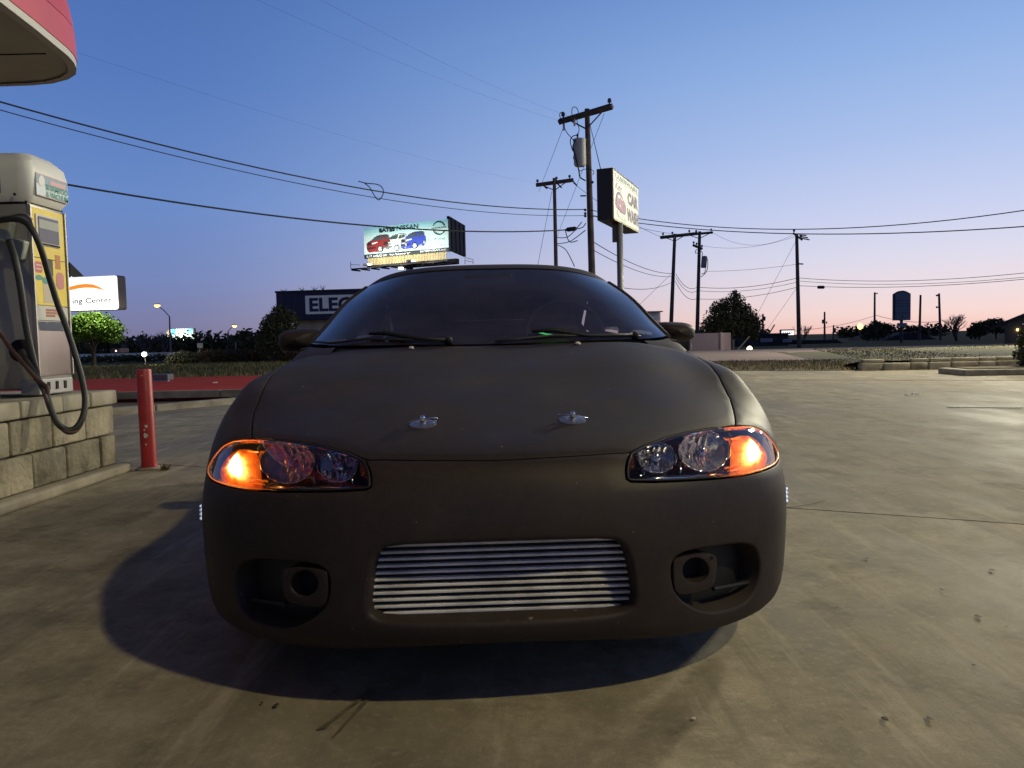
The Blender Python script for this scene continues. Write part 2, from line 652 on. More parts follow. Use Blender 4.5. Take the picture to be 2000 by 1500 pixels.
def panel(name, m, parent, outer, holes=(), gap=.002, lip=.03, off=0.0, step=.012, inner=.03, mirror=False, hole_lip=None, edge=.0022, hole_edge=None):
    outer = np.asarray(outer, float)
    if area2(outer) < 0:
        outer = outer[::-1]
    loops = [outer] + [np.asarray(h)[::1] if area2(h) < 0 else np.asarray(h)[::-1] for h in holes]   # holes clockwise: inset grows them
    scale = np.array([.13, .10])
    loops = [resample(l, step) for l in loops]
    eds = [edge] + [(hole_edge[k] if hole_edge else edge) for k in range(len(loops) - 1)]
    main = [inset_uv(l, gap + e_) for l, e_ in zip(loops, eds)]
    lo, hi = main[0].min(0), main[0].max(0)
    nx = max(2, int((hi[0] - lo[0]) * scale[0] / inner)); ny = max(2, int((hi[1] - lo[1]) * scale[1] / inner))
    gx, gy = np.meshgrid(np.linspace(lo[0], hi[0], nx + 1), np.linspace(lo[1], hi[1], ny + 1))
    G = np.stack([gx.ravel(), gy.ravel()], 1) + rng.normal(0, .002, (gx.size, 2))
    keep = pip(main[0], G)
    for h in main[1:]:
        keep &= ~pip(h, G)
    for l in main:
        d = np.min(np.linalg.norm((G[:, None] - l[None]) * scale, axis=2), axis=1)
        keep &= d > inner * .45
    G = G[keep]
    pts, edges = [], []
    for l in main:
        b = len(pts)
        pts += [tuple(q * scale) for q in l]
        edges += [(b + i, b + (i + 1) % len(l)) for i in range(len(l))]
    pts += [tuple(q * scale) for q in G]
    vs, es, fs, ov, oe, of = delaunay_2d_cdt([Vector(p) for p in pts], edges, [], 0, 1e-7)
    V2 = np.array([v[:] for v in vs]) / scale
    F = np.array(fs)
    C = V2[F].mean(1)
    ok = pip(main[0], C)
    for h in main[1:]:
        ok &= ~pip(h, C)
    F = F[ok]
    used = np.unique(F); remap = -np.ones(len(V2), int); remap[used] = np.arange(len(used))
    UV = V2[used]; F = remap[F]
    P = SURF(UV[:, 0], UV[:, 1]); N = car_normal(UV[:, 0], UV[:, 1])
    P = P + N * off
    n = np.cross(P[F[:, 1]] - P[F[:, 0]], P[F[:, 2]] - P[F[:, 0]])
    bad = (n * N[F[:, 0]]).sum(1) < 0
    F[bad] = F[bad][:, ::-1]
    verts = list(P); faces = [tuple(f) for f in F]
    # rolled edges going inwards
    inv = {}
    for i, q in enumerate(ov):
        for o_ in q:
            inv[o_] = i
    cnt = 0
    for li, l in enumerate(main):
        n_ = len(l)
        idx = [remap[inv[cnt + i]] if (cnt + i) in inv else -1 for i in range(n_)]
        cnt += n_
        if min(idx) < 0:
            continue
        depth = lip if li == 0 else (hole_lip if hole_lip is not None else lip)
        prev = idx
        e_ = eds[li]
        prof_ = ((e_ * .25, -e_ * .3), (0, -e_ * 1.2), (0, -depth)) if e_ < .004 else ((e_ * .6, -e_ * .1), (e_ * .3, -e_ * .3), (e_ * .1, -e_ * .6), (0, -e_ * 1.05), (0, -depth))
        for fr, dz in prof_:
            q = inset_uv(loops[li], gap + fr)
            Q = SURF(q[:, 0], q[:, 1]) + car_normal(q[:, 0], q[:, 1]) * (off + dz)
            b = len(verts)
            verts += list(Q)
            cur = [b + i for i in range(n_)]
            for i in range(n_):
                j = (i + 1) % n_
                faces.append((prev[j], prev[i], cur[i], cur[j]))
            prev = cur
    me = bpy.data.meshes.new(name)
    V = np.array(verts)
    if mirror:
        V = V * (-1, 1, 1)
        faces = [f[::-1] for f in faces]
    me.from_pydata([tuple(p) for p in V], [], faces)
    me.shade_smooth()
    me.set_sharp_from_angle(angle=R(50))
    me.materials.append(m)
    ob = bpy.data.objects.new(name, me)
    COL.objects.link(ob)
    ob.parent = parent
    ORIGIN[ob.name] = Vector((0, 0, 0))
    return ob


def uvs(pts):
    return np.array([uv_of(*p) for p in pts])


# ------------------------------------------------------------------ the car
M_BODY = mat('matte_black_paint', (.026, .0175, .0155), rough=.62, col2=(.033, .0225, .020), scale=60, detail=8, bump=.05, bscale=900, rvar=.08, dist=.002, spec=.38)
_nt = M_BODY.node_tree
_b = _nt.nodes['Principled BSDF']
_tc = _nt.nodes.new('ShaderNodeTexCoord')


def _bn(scale, lo, hi, detail, stretch=None):
    n = _nt.nodes.new('ShaderNodeTexNoise'); n.inputs['Scale'].default_value = scale; n.inputs['Detail'].default_value = detail
    if stretch:
        mp = _nt.nodes.new('ShaderNodeMapping'); mp.inputs['Scale'].default_value = stretch
        _nt.links.new(_tc.outputs['Object'], mp.inputs[0]); _nt.links.new(mp.outputs[0], n.inputs[0])
    else:
        _nt.links.new(_tc.outputs['Object'], n.inputs[0])
    r = _nt.nodes.new('ShaderNodeMapRange'); r.inputs['From Min'].default_value = lo; r.inputs['From Max'].default_value = hi
    _nt.links.new(n.outputs['Fac'], r.inputs['Value'])
    return r.outputs[0]


def _bmix(fac, amt, col):
    mu = _nt.nodes.new('ShaderNodeMath'); mu.operation = 'MULTIPLY'; mu.inputs[1].default_value = amt
    _nt.links.new(fac, mu.inputs[0])
    mx = _nt.nodes.new('ShaderNodeMix'); mx.data_type = 'RGBA'
    _nt.links.new(mu.outputs[0], mx.inputs[0])
    _nt.links.new(_b.inputs['Base Color'].links[0].from_socket, mx.inputs[6])
    mx.inputs[7].default_value = col + (1,)
    _nt.links.new(mx.outputs[2], _b.inputs['Base Color'])


_bmix(_bn(2.2, .42, .72, 6), .55, (.050, .038, .033))                 # dusty film
_bmix(_bn(9, .55, .75, 7, (1, .35, 1)), .4, (.056, .043, .036))        # wiped streaks
_bmix(_bn(420, .69, .74, 2), .6, (.16, .14, .11))                     # grit and overspray specks
_bmix(_bn(38, .735, .76, 3), .7, (.22, .19, .16))                     # stone chips
_rg = _nt.nodes.new('ShaderNodeMapRange'); _rg.inputs['To Min'].default_value = .50; _rg.inputs['To Max'].default_value = .74
_nt.links.new(_bn(3.0, .3, .7, 7), _rg.inputs['Value'])
_nt.links.new(_rg.outputs[0], _b.inputs['Roughness'])
M_TRIM = mat('black_trim', (.012, .012, .013), rough=.6)
M_DARK = mat('dark_cavity', (.012, .011, .011), rough=.85)
M_CHROME = mat('chrome', (.75, .75, .78), rough=.12, metal=1.0)
M_CHROME_SOFT = mat('lamp_silver', (.86, .85, .92), rough=.20, metal=1.0)
M_ALU = mat('raw_aluminium', (.84, .81, .77), rough=.5, metal=.0, col2=(.58, .55, .52), scale=12, detail=8, lo=.42, hi=.62)
M_RUBBER = mat('tyre_rubber', (.018, .018, .018), rough=.85)
M_CLOTH = mat('seat_cloth', (.03, .03, .034), rough=.9)
M_RIM = mat('rim_grey', (.22, .22, .23), rough=.35, metal=.8)
M_LENS = glass_mat('lamp_lens', (.93, .93, .96), ior=1.45, rough=.0)
M_WIND = glass_mat('windscreen_glass', (.42, .45, .52), ior=1.62, rough=.015, dust=.06)
M_WINDOW = glass_mat('window_glass', (.10, .11, .13), ior=1.5, rough=.01)

car = thing('car', 'matte black two-door sports coupe facing us with both amber turn signals lit', 'car', CAR_LOC)
car.rotation_euler = (0, 0, CAR_YAW)
ORIGIN[car.name] = Vector((0, 0, 0))   # parts are written in car space

HL_PX = [(1222, 918), (1224, 902), (1230, 885), (1245, 876), (1260, 868), (1300, 853), (1340, 843.5), (1380, 836.5), (1420, 832.5), (1450, 831), (1470, 832.5),
         (1488, 840), (1502, 853), (1513, 868), (1520, 882), (1522, 894), (1516, 907), (1503, 915), (1490, 920), (1470, 925), (1450, 929), (1400, 935), (1340, 939), (1280, 941.5),
         (1232, 941), (1224, 936)]
HL = uvs(HL_PX)
HL_S = smooth_poly(HL, 1)
_i_tip = 15
hl_top = HL[2:9]                    # inner top corner .. where the bonnet gap meets the lamp (1420)
gap_px = [(1437, 830), (1434, 806), (1427, 781), (1419, 766), (1404, 735), (1387, 713), (1370, 702)]
gap = uvs(gap_px)
seam_r = uvs([(1070, 893.5), (1140, 889.5), (1200, 885)])
seam_half = np.vstack([[[0, uv_of(978, 898.5)[1]]], seam_r])
hood_rear = np.array([[gap[-1][0], gap[-1][1]], [gap[-1][0] + .02, 11.0], [4.1, 11.35], [3.2, 11.75], [2.2, 12.0], [1.1, 12.12], [0, 12.15]])
hood_half = np.vstack([seam_half, HL[2:3] + [[-.03, .02]], hl_top[1:], gap, hood_rear[1:]])
mir = lambda p: (np.asarray(p) * (-1, 1))[::-1]
hood = panel('hood', M_BODY, car, np.vstack([hood_half, mir(hood_half)[1:-1]]), step=.02, inner=.035, lip=.02, gap=.0022)

arch_v = np.linspace(5.9, 13.0, 24)
fender_uv = np.vstack([gap[:1], HL[9:16], [[6.2, 5.35]], [[7, 5.9]], np.stack([np.full(23, 7.0), arch_v[1:]], 1),
                       [[6, 13.0], [5.2, 13.0], [4.75, 13.0], [4.4, 12.6]], hood_rear[2:1:-1] + [[.02, .0]], hood_rear[1:0:-1], gap[::-1][:-1]])
for mr in (False, True):
    panel('fender', M_BODY, car, fender_uv, mirror=mr, step=.02, inner=.035, lip=.02)

IC_HALF = [(978, 1061), (1080, 1057.5), (1168, 1055.5), (1205, 1058), (1221, 1070), (1230, 1095), (1237, 1130), (1241, 1165), (1238, 1183), (1222, 1194), (1190, 1201), (1120, 1208), (978, 1215)]
ich = uvs(IC_HALF)
ich[0][0] = 0; ich[-1][0] = 0
IC = np.vstack([ich, mir(ich)[1:-1]])
FOG = uvs([(1313, 1104), (1322, 1088), (1345, 1078), (1390, 1070), (1440, 1063), (1468, 1065), (1480, 1078), (1486, 1104), (1481, 1144), (1462, 1174), (1430, 1190), (1385, 1197), (1345, 1182), (1322, 1160), (1314, 1135)])
FOG = smooth_poly(FOG, 1)
bump_half = np.vstack([seam_half, HL[2:3], HL[1::-1], HL[:15:-1], HL[15:16], [[6.2, 5.35]], [[7, 5.9]],
                       np.stack([np.full(12, 7.0), np.linspace(5.5, .0, 12)], 1), np.stack([np.linspace(6.5, 0, 14), np.zeros(14)], 1)])
bumper = panel('front_bumper', M_BODY, car, np.vstack([bump_half, mir(bump_half)[1:-1]]), holes=[IC, FOG, mir(FOG)], step=.015, inner=.035, lip=.03, hole_lip=.066, hole_edge=[.013, .007, .007])

# fog lamp recesses, bezels and empty lamp holes
for mr in (False, True):
    sgn = -1 if mr else 1
    fr_ = panel('fog_recess', M_TRIM, car, inset_uv(FOG if area2(FOG) > 0 else FOG[::-1], -.014), off=-.058, lip=.002, mirror=mr, step=.015, inner=.03)
    cpx, cpy = 1358, 1121
    bz = uvs(smooth_poly([(1315, 1100), (1318, 1092), (1340, 1086), (1378, 1081), (1396, 1083), (1401, 1093), (1399, 1120), (1396, 1140), (1380, 1152), (1340, 1162), (1326, 1161), (1316, 1148)], 1))
    hole = uvs([(1359 + 26 * math.cos(t), 1114 + 25 * math.sin(t)) for t in np.linspace(0, 2 * math.pi, 20, endpoint=False)])
    fb = panel('fog_lamp_bezel', M_BODY, car, bz, holes=[hole], off=.0005, lip=.05, hole_lip=.045, mirror=mr, step=.01, inner=.012, edge=.0015, gap=.0004)
    panel('fog_lamp_hole', M_DARK, fb, inset_uv(hole if area2(hole) > 0 else hole[::-1], -.004), off=-.04, lip=.002, mirror=mr, step=.01, inner=.02)
    # small bolt on the bezel
    c = SURF(*[np.array([q]) for q in uv_of(1390, 1089)])[0] * (sgn, 1, 1)
    MB().lathe([(.004, -.003), (.004, .004), (.0, .0045)], c, (0, -1, 0), 8).build('bezel_bolt', M_DARK, fb)
    # outer intake lamella under the lamp
    p0 = SURF(*[np.array([q]) for q in uv_of(1400, 1158)])[0]; p1 = SURF(*[np.array([q]) for q in uv_of(1470, 1146)])[0]
    MB().tube([np.array(p0) * (sgn, 1, 1) + (0, .03, 0), np.array(p1) * (sgn, 1, 1) + (0, .035, 0)], .006, 6).build('intake_blade', M_TRIM, fr_)

# ------------------------------------------------------------------ intercooler behind the mouth
M_FIN = mat('dark_fins', (.02, .018, .017), rough=.7)
ic = MB().box((0, .085, .33), (.74, .03, .25)).build('intercooler', M_FIN, car)
for k in range(14):
    z = .222 + k * .0163
    MB().box((0, .064 - .006, z), (.70 - .0 * k, .014, .0062), bev=.0012).build('intercooler_tube', M_ALU, ic)
fin = MB()
for k in range(13):
    z0 = .222 + k * .0163 + .0040; z1 = z0 + .0085
    n = 90
    for q in range(n):
        x = -.345 + .69 * q / n
        fin.add([(x, .062, z0), (x + .0012, .062, z0), (x + .0048, .062, z1), (x + .0036, .062, z1)], [(0, 1, 2, 3)])
fo = fin.build('cooling_fins', mat('fin_metal', (.05, .047, .045), rough=.5, metal=.5), ic, kind='stuff')
for sx in (-1, 1):
    MB().box((sx * .385, .09, .33), (.05, .06, .27), bev=.015).build('end_tank', M_ALU, ic)
# black shroud behind the mouth so that nothing shines through
MB().box((0, .20, .33), (1.0, .02, .34)).build('radiator_shroud', M_DARK, car)
MB().box((0, .72, .15), (1.25, .70, .012)).build('undertray', M_DARK, car)
for sx in (-1, 1):
    MB().box((sx * .50, .34, .30), (.012, .30, .32)).build('inner_wing', M_DARK, car)

# ------------------------------------------------------------------ headlights
M_AMBER_CUP = mat('amber_cup', (.9, .30, .03), rough=.25, metal=.3, emit=(1, .20, .008), estr=1.4)
M_AMBER_CORE = mat('amber_core', (1, .5, .1), rough=.4, emit=(1, .40, .022), estr=4.2)
M_AMBER_HOT = mat('amber_bulb_glow', (1, .7, .3), rough=.4, emit=(1, .60, .20), estr=60.0)
M_AMBER_EDGE = mat('amber_edge_glow', (.9, .3, .03), rough=.2, emit=(1, .17, .006), estr=.42)  # emission stands in for amber light caught in the lens
M_BUCKET = mat('lamp_bucket_smoke', (.36, .34, .42), rough=.26, metal=.9, col2=(.52, .50, .58), scale=18)
M_LAMP_BULB = glass_mat('bulb_glass', (.8, .85, 1.0), ior=1.6)


def on_surf(px, py, depth, mr):
    u, v = uv_of(px, py)
    p = SURF(np.array([u]), np.array([v]))[0] - car_normal(np.array([u]), np.array([v]))[0] * depth
    return Vector(p * (-1, 1, 1)) if mr else Vector(p)


for mr in (False, True):
    HLc = HL if area2(HL) > 0 else HL[::-1]
    # housing: floor plus side walls
    fl = resample(inset_uv(HLc, .003), .012)
    P0 = SURF(fl[:, 0], fl[:, 1]); N0 = car_normal(fl[:, 0], fl[:, 1])
    sg = np.array((-1, 1, 1)) if mr else np.array((1, 1, 1))
    cen = P0.mean(0)
    b = MB()
    ringA = (P0 - N0 * .003) * sg
    ringB = (P0 - N0 * .02 + (cen - P0) * .03 + np.array([0, .05, 0])) * sg
    ringC = (P0 + (cen - P0) * .16 + np.array([0, .105, 0])) * sg
    b.grid([list(ringA), list(ringB), list(ringC)], wrap=True)
    b.add(list(ringC), [tuple(range(len(ringC)))])
    hl = b.build('headlight', M_BUCKET, car, smooth=30, recalc=False)
    panel('lens', M_LENS, hl, HLc, gap=.0025, lip=.012, mirror=mr, step=.012, inner=.02, edge=.005)
    # dark rubber gasket / lens edge glow added as an emitting tube
    ga = resample(inset_uv(HLc, .005), .01)
    Pg = (SURF(ga[:, 0], ga[:, 1]) - car_normal(ga[:, 0], ga[:, 1]) * .001) * sg
    pxg = uv_to_px(ga[:, 0], ga[:, 1])[:, 0]
    amber = [i for i in range(len(ga)) if pxg[i] > 1405]
    # keep the run contiguous
    st = [i for i in amber if (i - 1) % len(ga) not in amber][0]
    run = [(st + k) % len(ga) for k in range(len(amber))]
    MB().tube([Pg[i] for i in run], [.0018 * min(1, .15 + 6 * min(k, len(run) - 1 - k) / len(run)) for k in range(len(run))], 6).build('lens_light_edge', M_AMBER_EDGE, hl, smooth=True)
    rest = [(run[-1] + k) % len(ga) for k in range(len(ga) - len(run) + 1)]
    MB().tube([Pg[i] for i in rest], .003, 6).build('lens_gasket', M_TRIM, hl, smooth=True)
    # two silver bowls with vertical flutes
    for (cx, cy, rx_, ry_, dep) in ((1381, 884, 50, 40, .030), (1288, 897, 37, 30, .028)):
        rows = []
        for q in range(9):
            f = q / 8
            row = []
            for k in range(56):
                t = 2 * math.pi * k / 56
                dx_, dy_ = rx_ * f * math.cos(t), ry_ * f * math.sin(t)
                p = on_surf(cx + dx_, cy + dy_, 0, mr)
                flute = .0065 * math.sin(dx_ / rx_ * 24) * min(1, f * 2)
                row.append(p + Vector((0, dep + .042 * (1 - f * f) + flute, 0)))
            rows.append(row)
        ro = MB().grid(rows, wrap=True).build('reflector', M_CHROME_SOFT, hl, smooth=True, recalc=False)
        MB().tube([p + Vector((0, -.002, 0)) for p in rows[-1]], .0022, 6, closed=True).build('reflector_rim', M_CHROME, hl, smooth=True)
        c = on_surf(cx, cy, 0, mr)
        MB().lathe([(0, -.012), (.007, -.010), (.0125, -.003), (.0135, .006), (.011, .018), (.009, .035), (.009, .05)], c + Vector((0, dep + .012, 0)), (0, 1, 0), 16).build('bulb', M_CHROME, hl, smooth=True)
    # bright trim blades inside the lamp
    for (x0, y0, x1, y1) in ((1263, 880, 1265, 918), (1337, 858, 1339, 914), (1352, 852, 1353, 880)):
        a = on_surf(x0, y0, .025, mr); d = on_surf(x1, y1, .025, mr)
        MB().tube([a, (a + d) / 2 + Vector((0, .008, 0)), d], .0028, 6).build('trim_blade', M_CHROME, hl, smooth=True)
    a = [on_surf(x, y, .02, mr) for x, y in ((1262, 930), (1290, 930), (1320, 929), (1350, 927), (1385, 924), (1420, 920))]
    MB().tube(a, [.004, .007, .008, .006, .005, .003], 8).build('lower_trim', M_CHROME, hl, smooth=True)
    # added wall that keeps amber light out of the main beams
    wp_ = [on_surf(1431, y, .010, mr) for y in (841, 860, 880, 900, 922)]
    MB().grid([[p, p + Vector((0, .05, 0)), p + Vector((0, .10, 0))] for p in wp_]).build('amber_baffle', M_CHROME_SOFT, hl, smooth=True)
    # turn signal: stacked layers with the bulb's glow falloff painted as emission
    def ccw(p):
        return p if area2(p) > 0 else p[::-1]
    outer_ = np.array(resample(smooth_poly([(1440, 838), (1468, 837), (1486, 844), (1500, 857), (1511, 872), (1517, 888), (1512, 902), (1496, 913), (1470, 921), (1440, 925), (1436, 900), (1436, 865)], 2), 1.5, scale=(1, 1)))
    hot_ = np.array(smooth_poly([(1471, 851), (1480, 856), (1489, 869), (1494, 881), (1485, 893), (1474, 897), (1468, 880)], 2))
    hc = hot_.mean(0)
    def ray_r(poly, th):                      # star-shaped radius of an outline about the bulb
        d = poly - hc
        a = np.arctan2(d[:, 1], d[:, 0]); r = np.hypot(d[:, 0], d[:, 1])
        o = np.argsort(a)
        return np.interp(th, a[o], r[o], period=2 * math.pi)
    th = np.linspace(-math.pi, math.pi, 48, endpoint=False)
    ro_, ri_ = ray_r(outer_, th), ray_r(hot_, th)
    jag = 1 + .06 * np.sin(th * 7 + 1) + .05 * np.sin(th * 13)
    NL = 9
    ts = None
    for q in range(NL):
        f = q / (NL - 1)
        rad_ = ro_ + (ri_ - ro_) * f ** .8
        if 0 < q < NL - 1:
            rad_ = rad_ * jag
        P_ = ccw(uvs(np.stack([hc[0] + rad_ * np.cos(th), hc[1] + rad_ * np.sin(th)], 1)))
        e_ = (.10, .30, .62, .95, 1.3, 2.2, 3.6, 6.0, 42.0)[q]
        g_ = (.08, .10, .12, .155, .21, .29, .38, .46, .60)[q]
        m_ = mat('amber_%d' % q, (.8, .25, .03), rough=.3, emit=(1, g_, g_ * g_ * .45), estr=e_)
        lay = panel('turn_signal' if ts is None else 'amber_reflector', m_, hl if ts is None else ts, P_, off=-.026 + .0014 * q, lip=.003, mirror=mr, step=.008, inner=.012, edge=.0008, gap=0)
        ts = ts or lay
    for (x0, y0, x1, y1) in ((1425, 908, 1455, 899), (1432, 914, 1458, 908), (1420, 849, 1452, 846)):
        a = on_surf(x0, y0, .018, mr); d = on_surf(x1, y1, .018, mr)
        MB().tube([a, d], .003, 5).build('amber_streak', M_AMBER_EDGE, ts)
    # side marker lamp on the bumper corner, catching the light
    smk = uvs(smooth_poly([(1529, 930), (1532.5, 935), (1533.5, 950), (1532, 975), (1530, 985), (1527.5, 970), (1527, 945)], 1))

M_MARK = mat('clear_marker', (.75, .80, .90), rough=.15, metal=.8)
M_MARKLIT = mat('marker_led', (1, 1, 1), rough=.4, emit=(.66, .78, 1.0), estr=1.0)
for sx in (-1, 1):
    def mk_grid(z0_, z1_, w0, lift, n=7):
        rows = []
        for i in range(n):
            f = i / (n - 1)
            w = max(.08, math.sin(math.pi * f) ** .5)
            row = []
            for g in np.linspace(-1, 1, 5):
                u = 5.0 + g * w0 * w
                vv = z0_ + (z1_ - z0_) * f
                p = SURF(np.array([u]), np.array([vv]))[0]; n_ = car_normal(np.array([u]), np.array([vv]))[0]
                q = p + n_ * (.003 + lift * w * (1 - g * g))
                row.append((q[0] * sx, q[1], q[2]))
            rows.append(row)
        return MB().grid(rows)
    mk = mk_grid(3.05, 3.75, .36, .003).build('side_marker', M_MARK, car, smooth=True)
    for k in range(4):
        z_ = 3.14 + .14 * k
        mk_grid(z_, z_ + .12, .11 + .08 * (k in (1, 2)), .0042, 5).build('marker_facet', M_MARKLIT, mk, smooth=True)

# ------------------------------------------------------------------ bonnet pins
for (px, py) in ((826, 829), (1118, 821)):
    u, v = uv_of(px, py)
    p = Vector(SURF(np.array([u]), np.array([v]))[0]); n_ = Vector(car_normal(np.array([u]), np.array([v]))[0])
    pl = MB().lathe([(.036, -.001), (.036, .0012), (.030, .0022), (.0, .0024)], p, n_, 28).build('hood_pin', mat('brushed_plate', (.42, .40, .42), rough=.38, metal=.9, col2=(.30, .29, .31), scale=60), car, smooth=40)
    MB().lathe([(.0075, 0), (.0075, .019), (.006, .023), (0, .024)], p, n_, 14).build('pin_post', M_CHROME, pl, smooth=40)
    s_ = 1 if px < 1000 else -1
    t_ = Vector((1, 0, 0)); f_ = Vector((0, -1, 0)); up = n_
    o_ = p + up * .015
    pts = [o_ - t_ * .042 * s_ - up * .010, o_ - t_ * .012 * s_ - up * .002, o_ + t_ * .010 * s_ + up * .002, o_ + t_ * .030 * s_ + up * .004, o_ + t_ * .039 * s_ + up * .001 - f_ * .004,
           o_ + t_ * .038 * s_ - up * .006, o_ + t_ * .020 * s_ - up * .008, o_ - t_ * .0 * s_ - up * .009]
    MB().tube(pts, .0022, 7).build('pin_clip', M_CHROME, pl, smooth=True)

# washer nozzles
for (px, py) in ((803, 680), (1128, 671)):
    u, v = uv_of(px, py + 2)
    p = Vector(SURF(np.array([u]), np.array([min(v, 11.9)]))[0])
    MB().lathe([(.010, 0), (.009, .007), (.005, .011), (0, .012)], p, (0, 0, 1), 10, squash=(1, 1.4)).build('washer_nozzle', M_ALU, car, smooth=True)


# ------------------------------------------------------------------ greenhouse
def sym_spl(half_rows):
    G = []
    for row in half_rows:
        h = [np.array(p, float) for p in row]
        G.append([p * (-1, 1, 1) for p in h[:0:-1]] + h)
    n = len(half_rows[0]) - 1
    return Spl(np.array(G), u0=-float(n)), n


def spl_mesh(S, u0_, u1_, v0_, v1_, nu, nv, name, m, parent, off=0.0, thick=0.0, smooth=True):
    u, v = np.meshgrid(np.linspace(u0_, u1_, nu), np.linspace(v0_, v1_, nv))
    P = S(u, v)
    return MB().grid([[tuple(q) for q in row] for row in P]).build(name, m, parent, smooth=smooth)


WS, nws = sym_spl([
    [(0, 1.31, .868), (.3, 1.33, .872), (.55, 1.40, .874), (.70, 1.49, .878), (.768, 1.58, .886)],
    [(0, 1.57, 1.0), (.29, 1.585, 1.0), (.525, 1.645, .988), (.672, 1.72, .974), (.738, 1.79, .968)],
    [(0, 1.84, 1.135), (.275, 1.855, 1.13), (.485, 1.905, 1.112), (.622, 1.965, 1.088), (.69, 2.01, 1.075)],
    [(0, 2.08, 1.236), (.25, 2.095, 1.233), (.43, 2.13, 1.216), (.55, 2.175, 1.188), (.615, 2.21, 1.168)]])
ws = spl_mesh(WS, -4, 4, 0, 3, 41, 25, 'windshield', M_WIND, car)
# dark ceramic band round the glass edge
bandm = mat('glass_border', (.01, .01, .012), rough=.3)
for (ua, ub, va, vb) in ((-3.97, 3.97, 2.90, 2.995), (-3.97, 3.97, .0, .13), (-3.97, -3.80, .13, 2.90), (3.80, 3.97, .13, 2.90)):
    u, v = np.meshgrid(np.linspace(ua, ub, 33 if ub - ua > 1 else 4), np.linspace(va, vb, 4 if ub - ua > 1 else 25))
    P = WS(u, v); P[..., 1] += .006; P[..., 2] -= .004
    MB().grid([[tuple(q) for q in row] for row in P]).build('glass_border', bandm, ws, smooth=True)

RF, nrf = sym_spl([
    [(0, 2.075, 1.238), (.25, 2.09, 1.235), (.43, 2.128, 1.218), (.555, 2.18, 1.188), (.63, 2.23, 1.155)],
    [(0, 2.20, 1.268), (.26, 2.21, 1.264), (.45, 2.24, 1.245), (.565, 2.28, 1.213), (.643, 2.32, 1.17)],
    [(0, 2.42, 1.284), (.265, 2.43, 1.28), (.46, 2.45, 1.26), (.575, 2.47, 1.226), (.653, 2.49, 1.175)],
    [(0, 2.75, 1.272), (.265, 2.75, 1.268), (.46, 2.75, 1.248), (.575, 2.76, 1.214), (.65, 2.77, 1.16)],
    [(0, 3.05, 1.235), (.26, 3.05, 1.23), (.45, 3.05, 1.21), (.56, 3.06, 1.178), (.63, 3.08, 1.13)]])
spl_mesh(RF, -4, 4, 0, 4, 41, 33, 'roof', M_BODY, car)
RW, nrw = sym_spl([
    [(0, 3.05, 1.232), (.26, 3.05, 1.227), (.45, 3.05, 1.207), (.56, 3.06, 1.175), (.625, 3.08, 1.13)],
    [(0, 3.35, 1.16), (.27, 3.35, 1.155), (.46, 3.36, 1.138), (.58, 3.38, 1.105), (.645, 3.40, 1.06)],
    [(0, 3.75, 1.03), (.28, 3.75, 1.026), (.48, 3.76, 1.01), (.60, 3.78, .985), (.67, 3.80, .95)]])
spl_mesh(RW, -4, 4, 0, 2, 25, 15, 'rear_window', M_WINDOW, car)
TR, ntr = sym_spl([
    [(0, 3.75, 1.028), (.28, 3.75, 1.024), (.48, 3.76, 1.008), (.62, 3.78, .983), (.74, 3.80, .92)],
    [(0, 4.05, .985), (.28, 4.05, .982), (.5, 4.05, .97), (.64, 4.04, .95), (.745, 4.02, .90)],
    [(0, 4.28, .965), (.28, 4.27, .962), (.5, 4.24, .95), (.63, 4.2, .93), (.72, 4.14, .88)],
    [(0, 4.34, .90), (.28, 4.33, .90), (.5, 4.29, .89), (.63, 4.24, .87), (.71, 4.18, .85)]])
spl_mesh(TR, -4, 4, 0, 3, 21, 15, 'trunk_lid', M_BODY, car)
RB, nrb = sym_spl([
    [(0, 4.34, .90), (.28, 4.33, .90), (.5, 4.29, .89), (.66, 4.20, .87), (.76, 4.0, .87), (.80, 3.8, .88)],
    [(0, 4.37, .70), (.28, 4.36, .70), (.52, 4.31, .70), (.70, 4.20, .69), (.81, 4.0, .68), (.85, 3.78, .68)],
    [(0, 4.38, .45), (.28, 4.37, .45), (.54, 4.32, .45), (.72, 4.2, .44), (.82, 4.0, .43), (.855, 3.79, .43)],
    [(0, 4.33, .22), (.28, 4.32, .22), (.53, 4.27, .22), (.70, 4.15, .22), (.80, 3.95, .22), (.84, 3.79, .22)]])
rb = spl_mesh(RB, -5, 5, 0, 3, 31, 15, 'rear_bumper', M_BODY, car)
for sx in (-1, 1):
    MB().box((sx * .52, 4.31, .80), (.34, .03, .12), bev=.012, rot=Matrix.Rotation(-sx * .28, 3, 'Z')).build('tail_light', mat('tail_red', (.25, .01, .01), rough=.15), car)


def side_x(y, z):
    w = .868 if y < 3.3 else .868 - .10 * ((y - 3.3) / .55) ** 2 * .55
    if z > .58:
        w -= .105 * ((z - .58) / .32) ** 2
    if z < .45:
        w -= .03 * ((.45 - z) / .32) ** 2
    return w


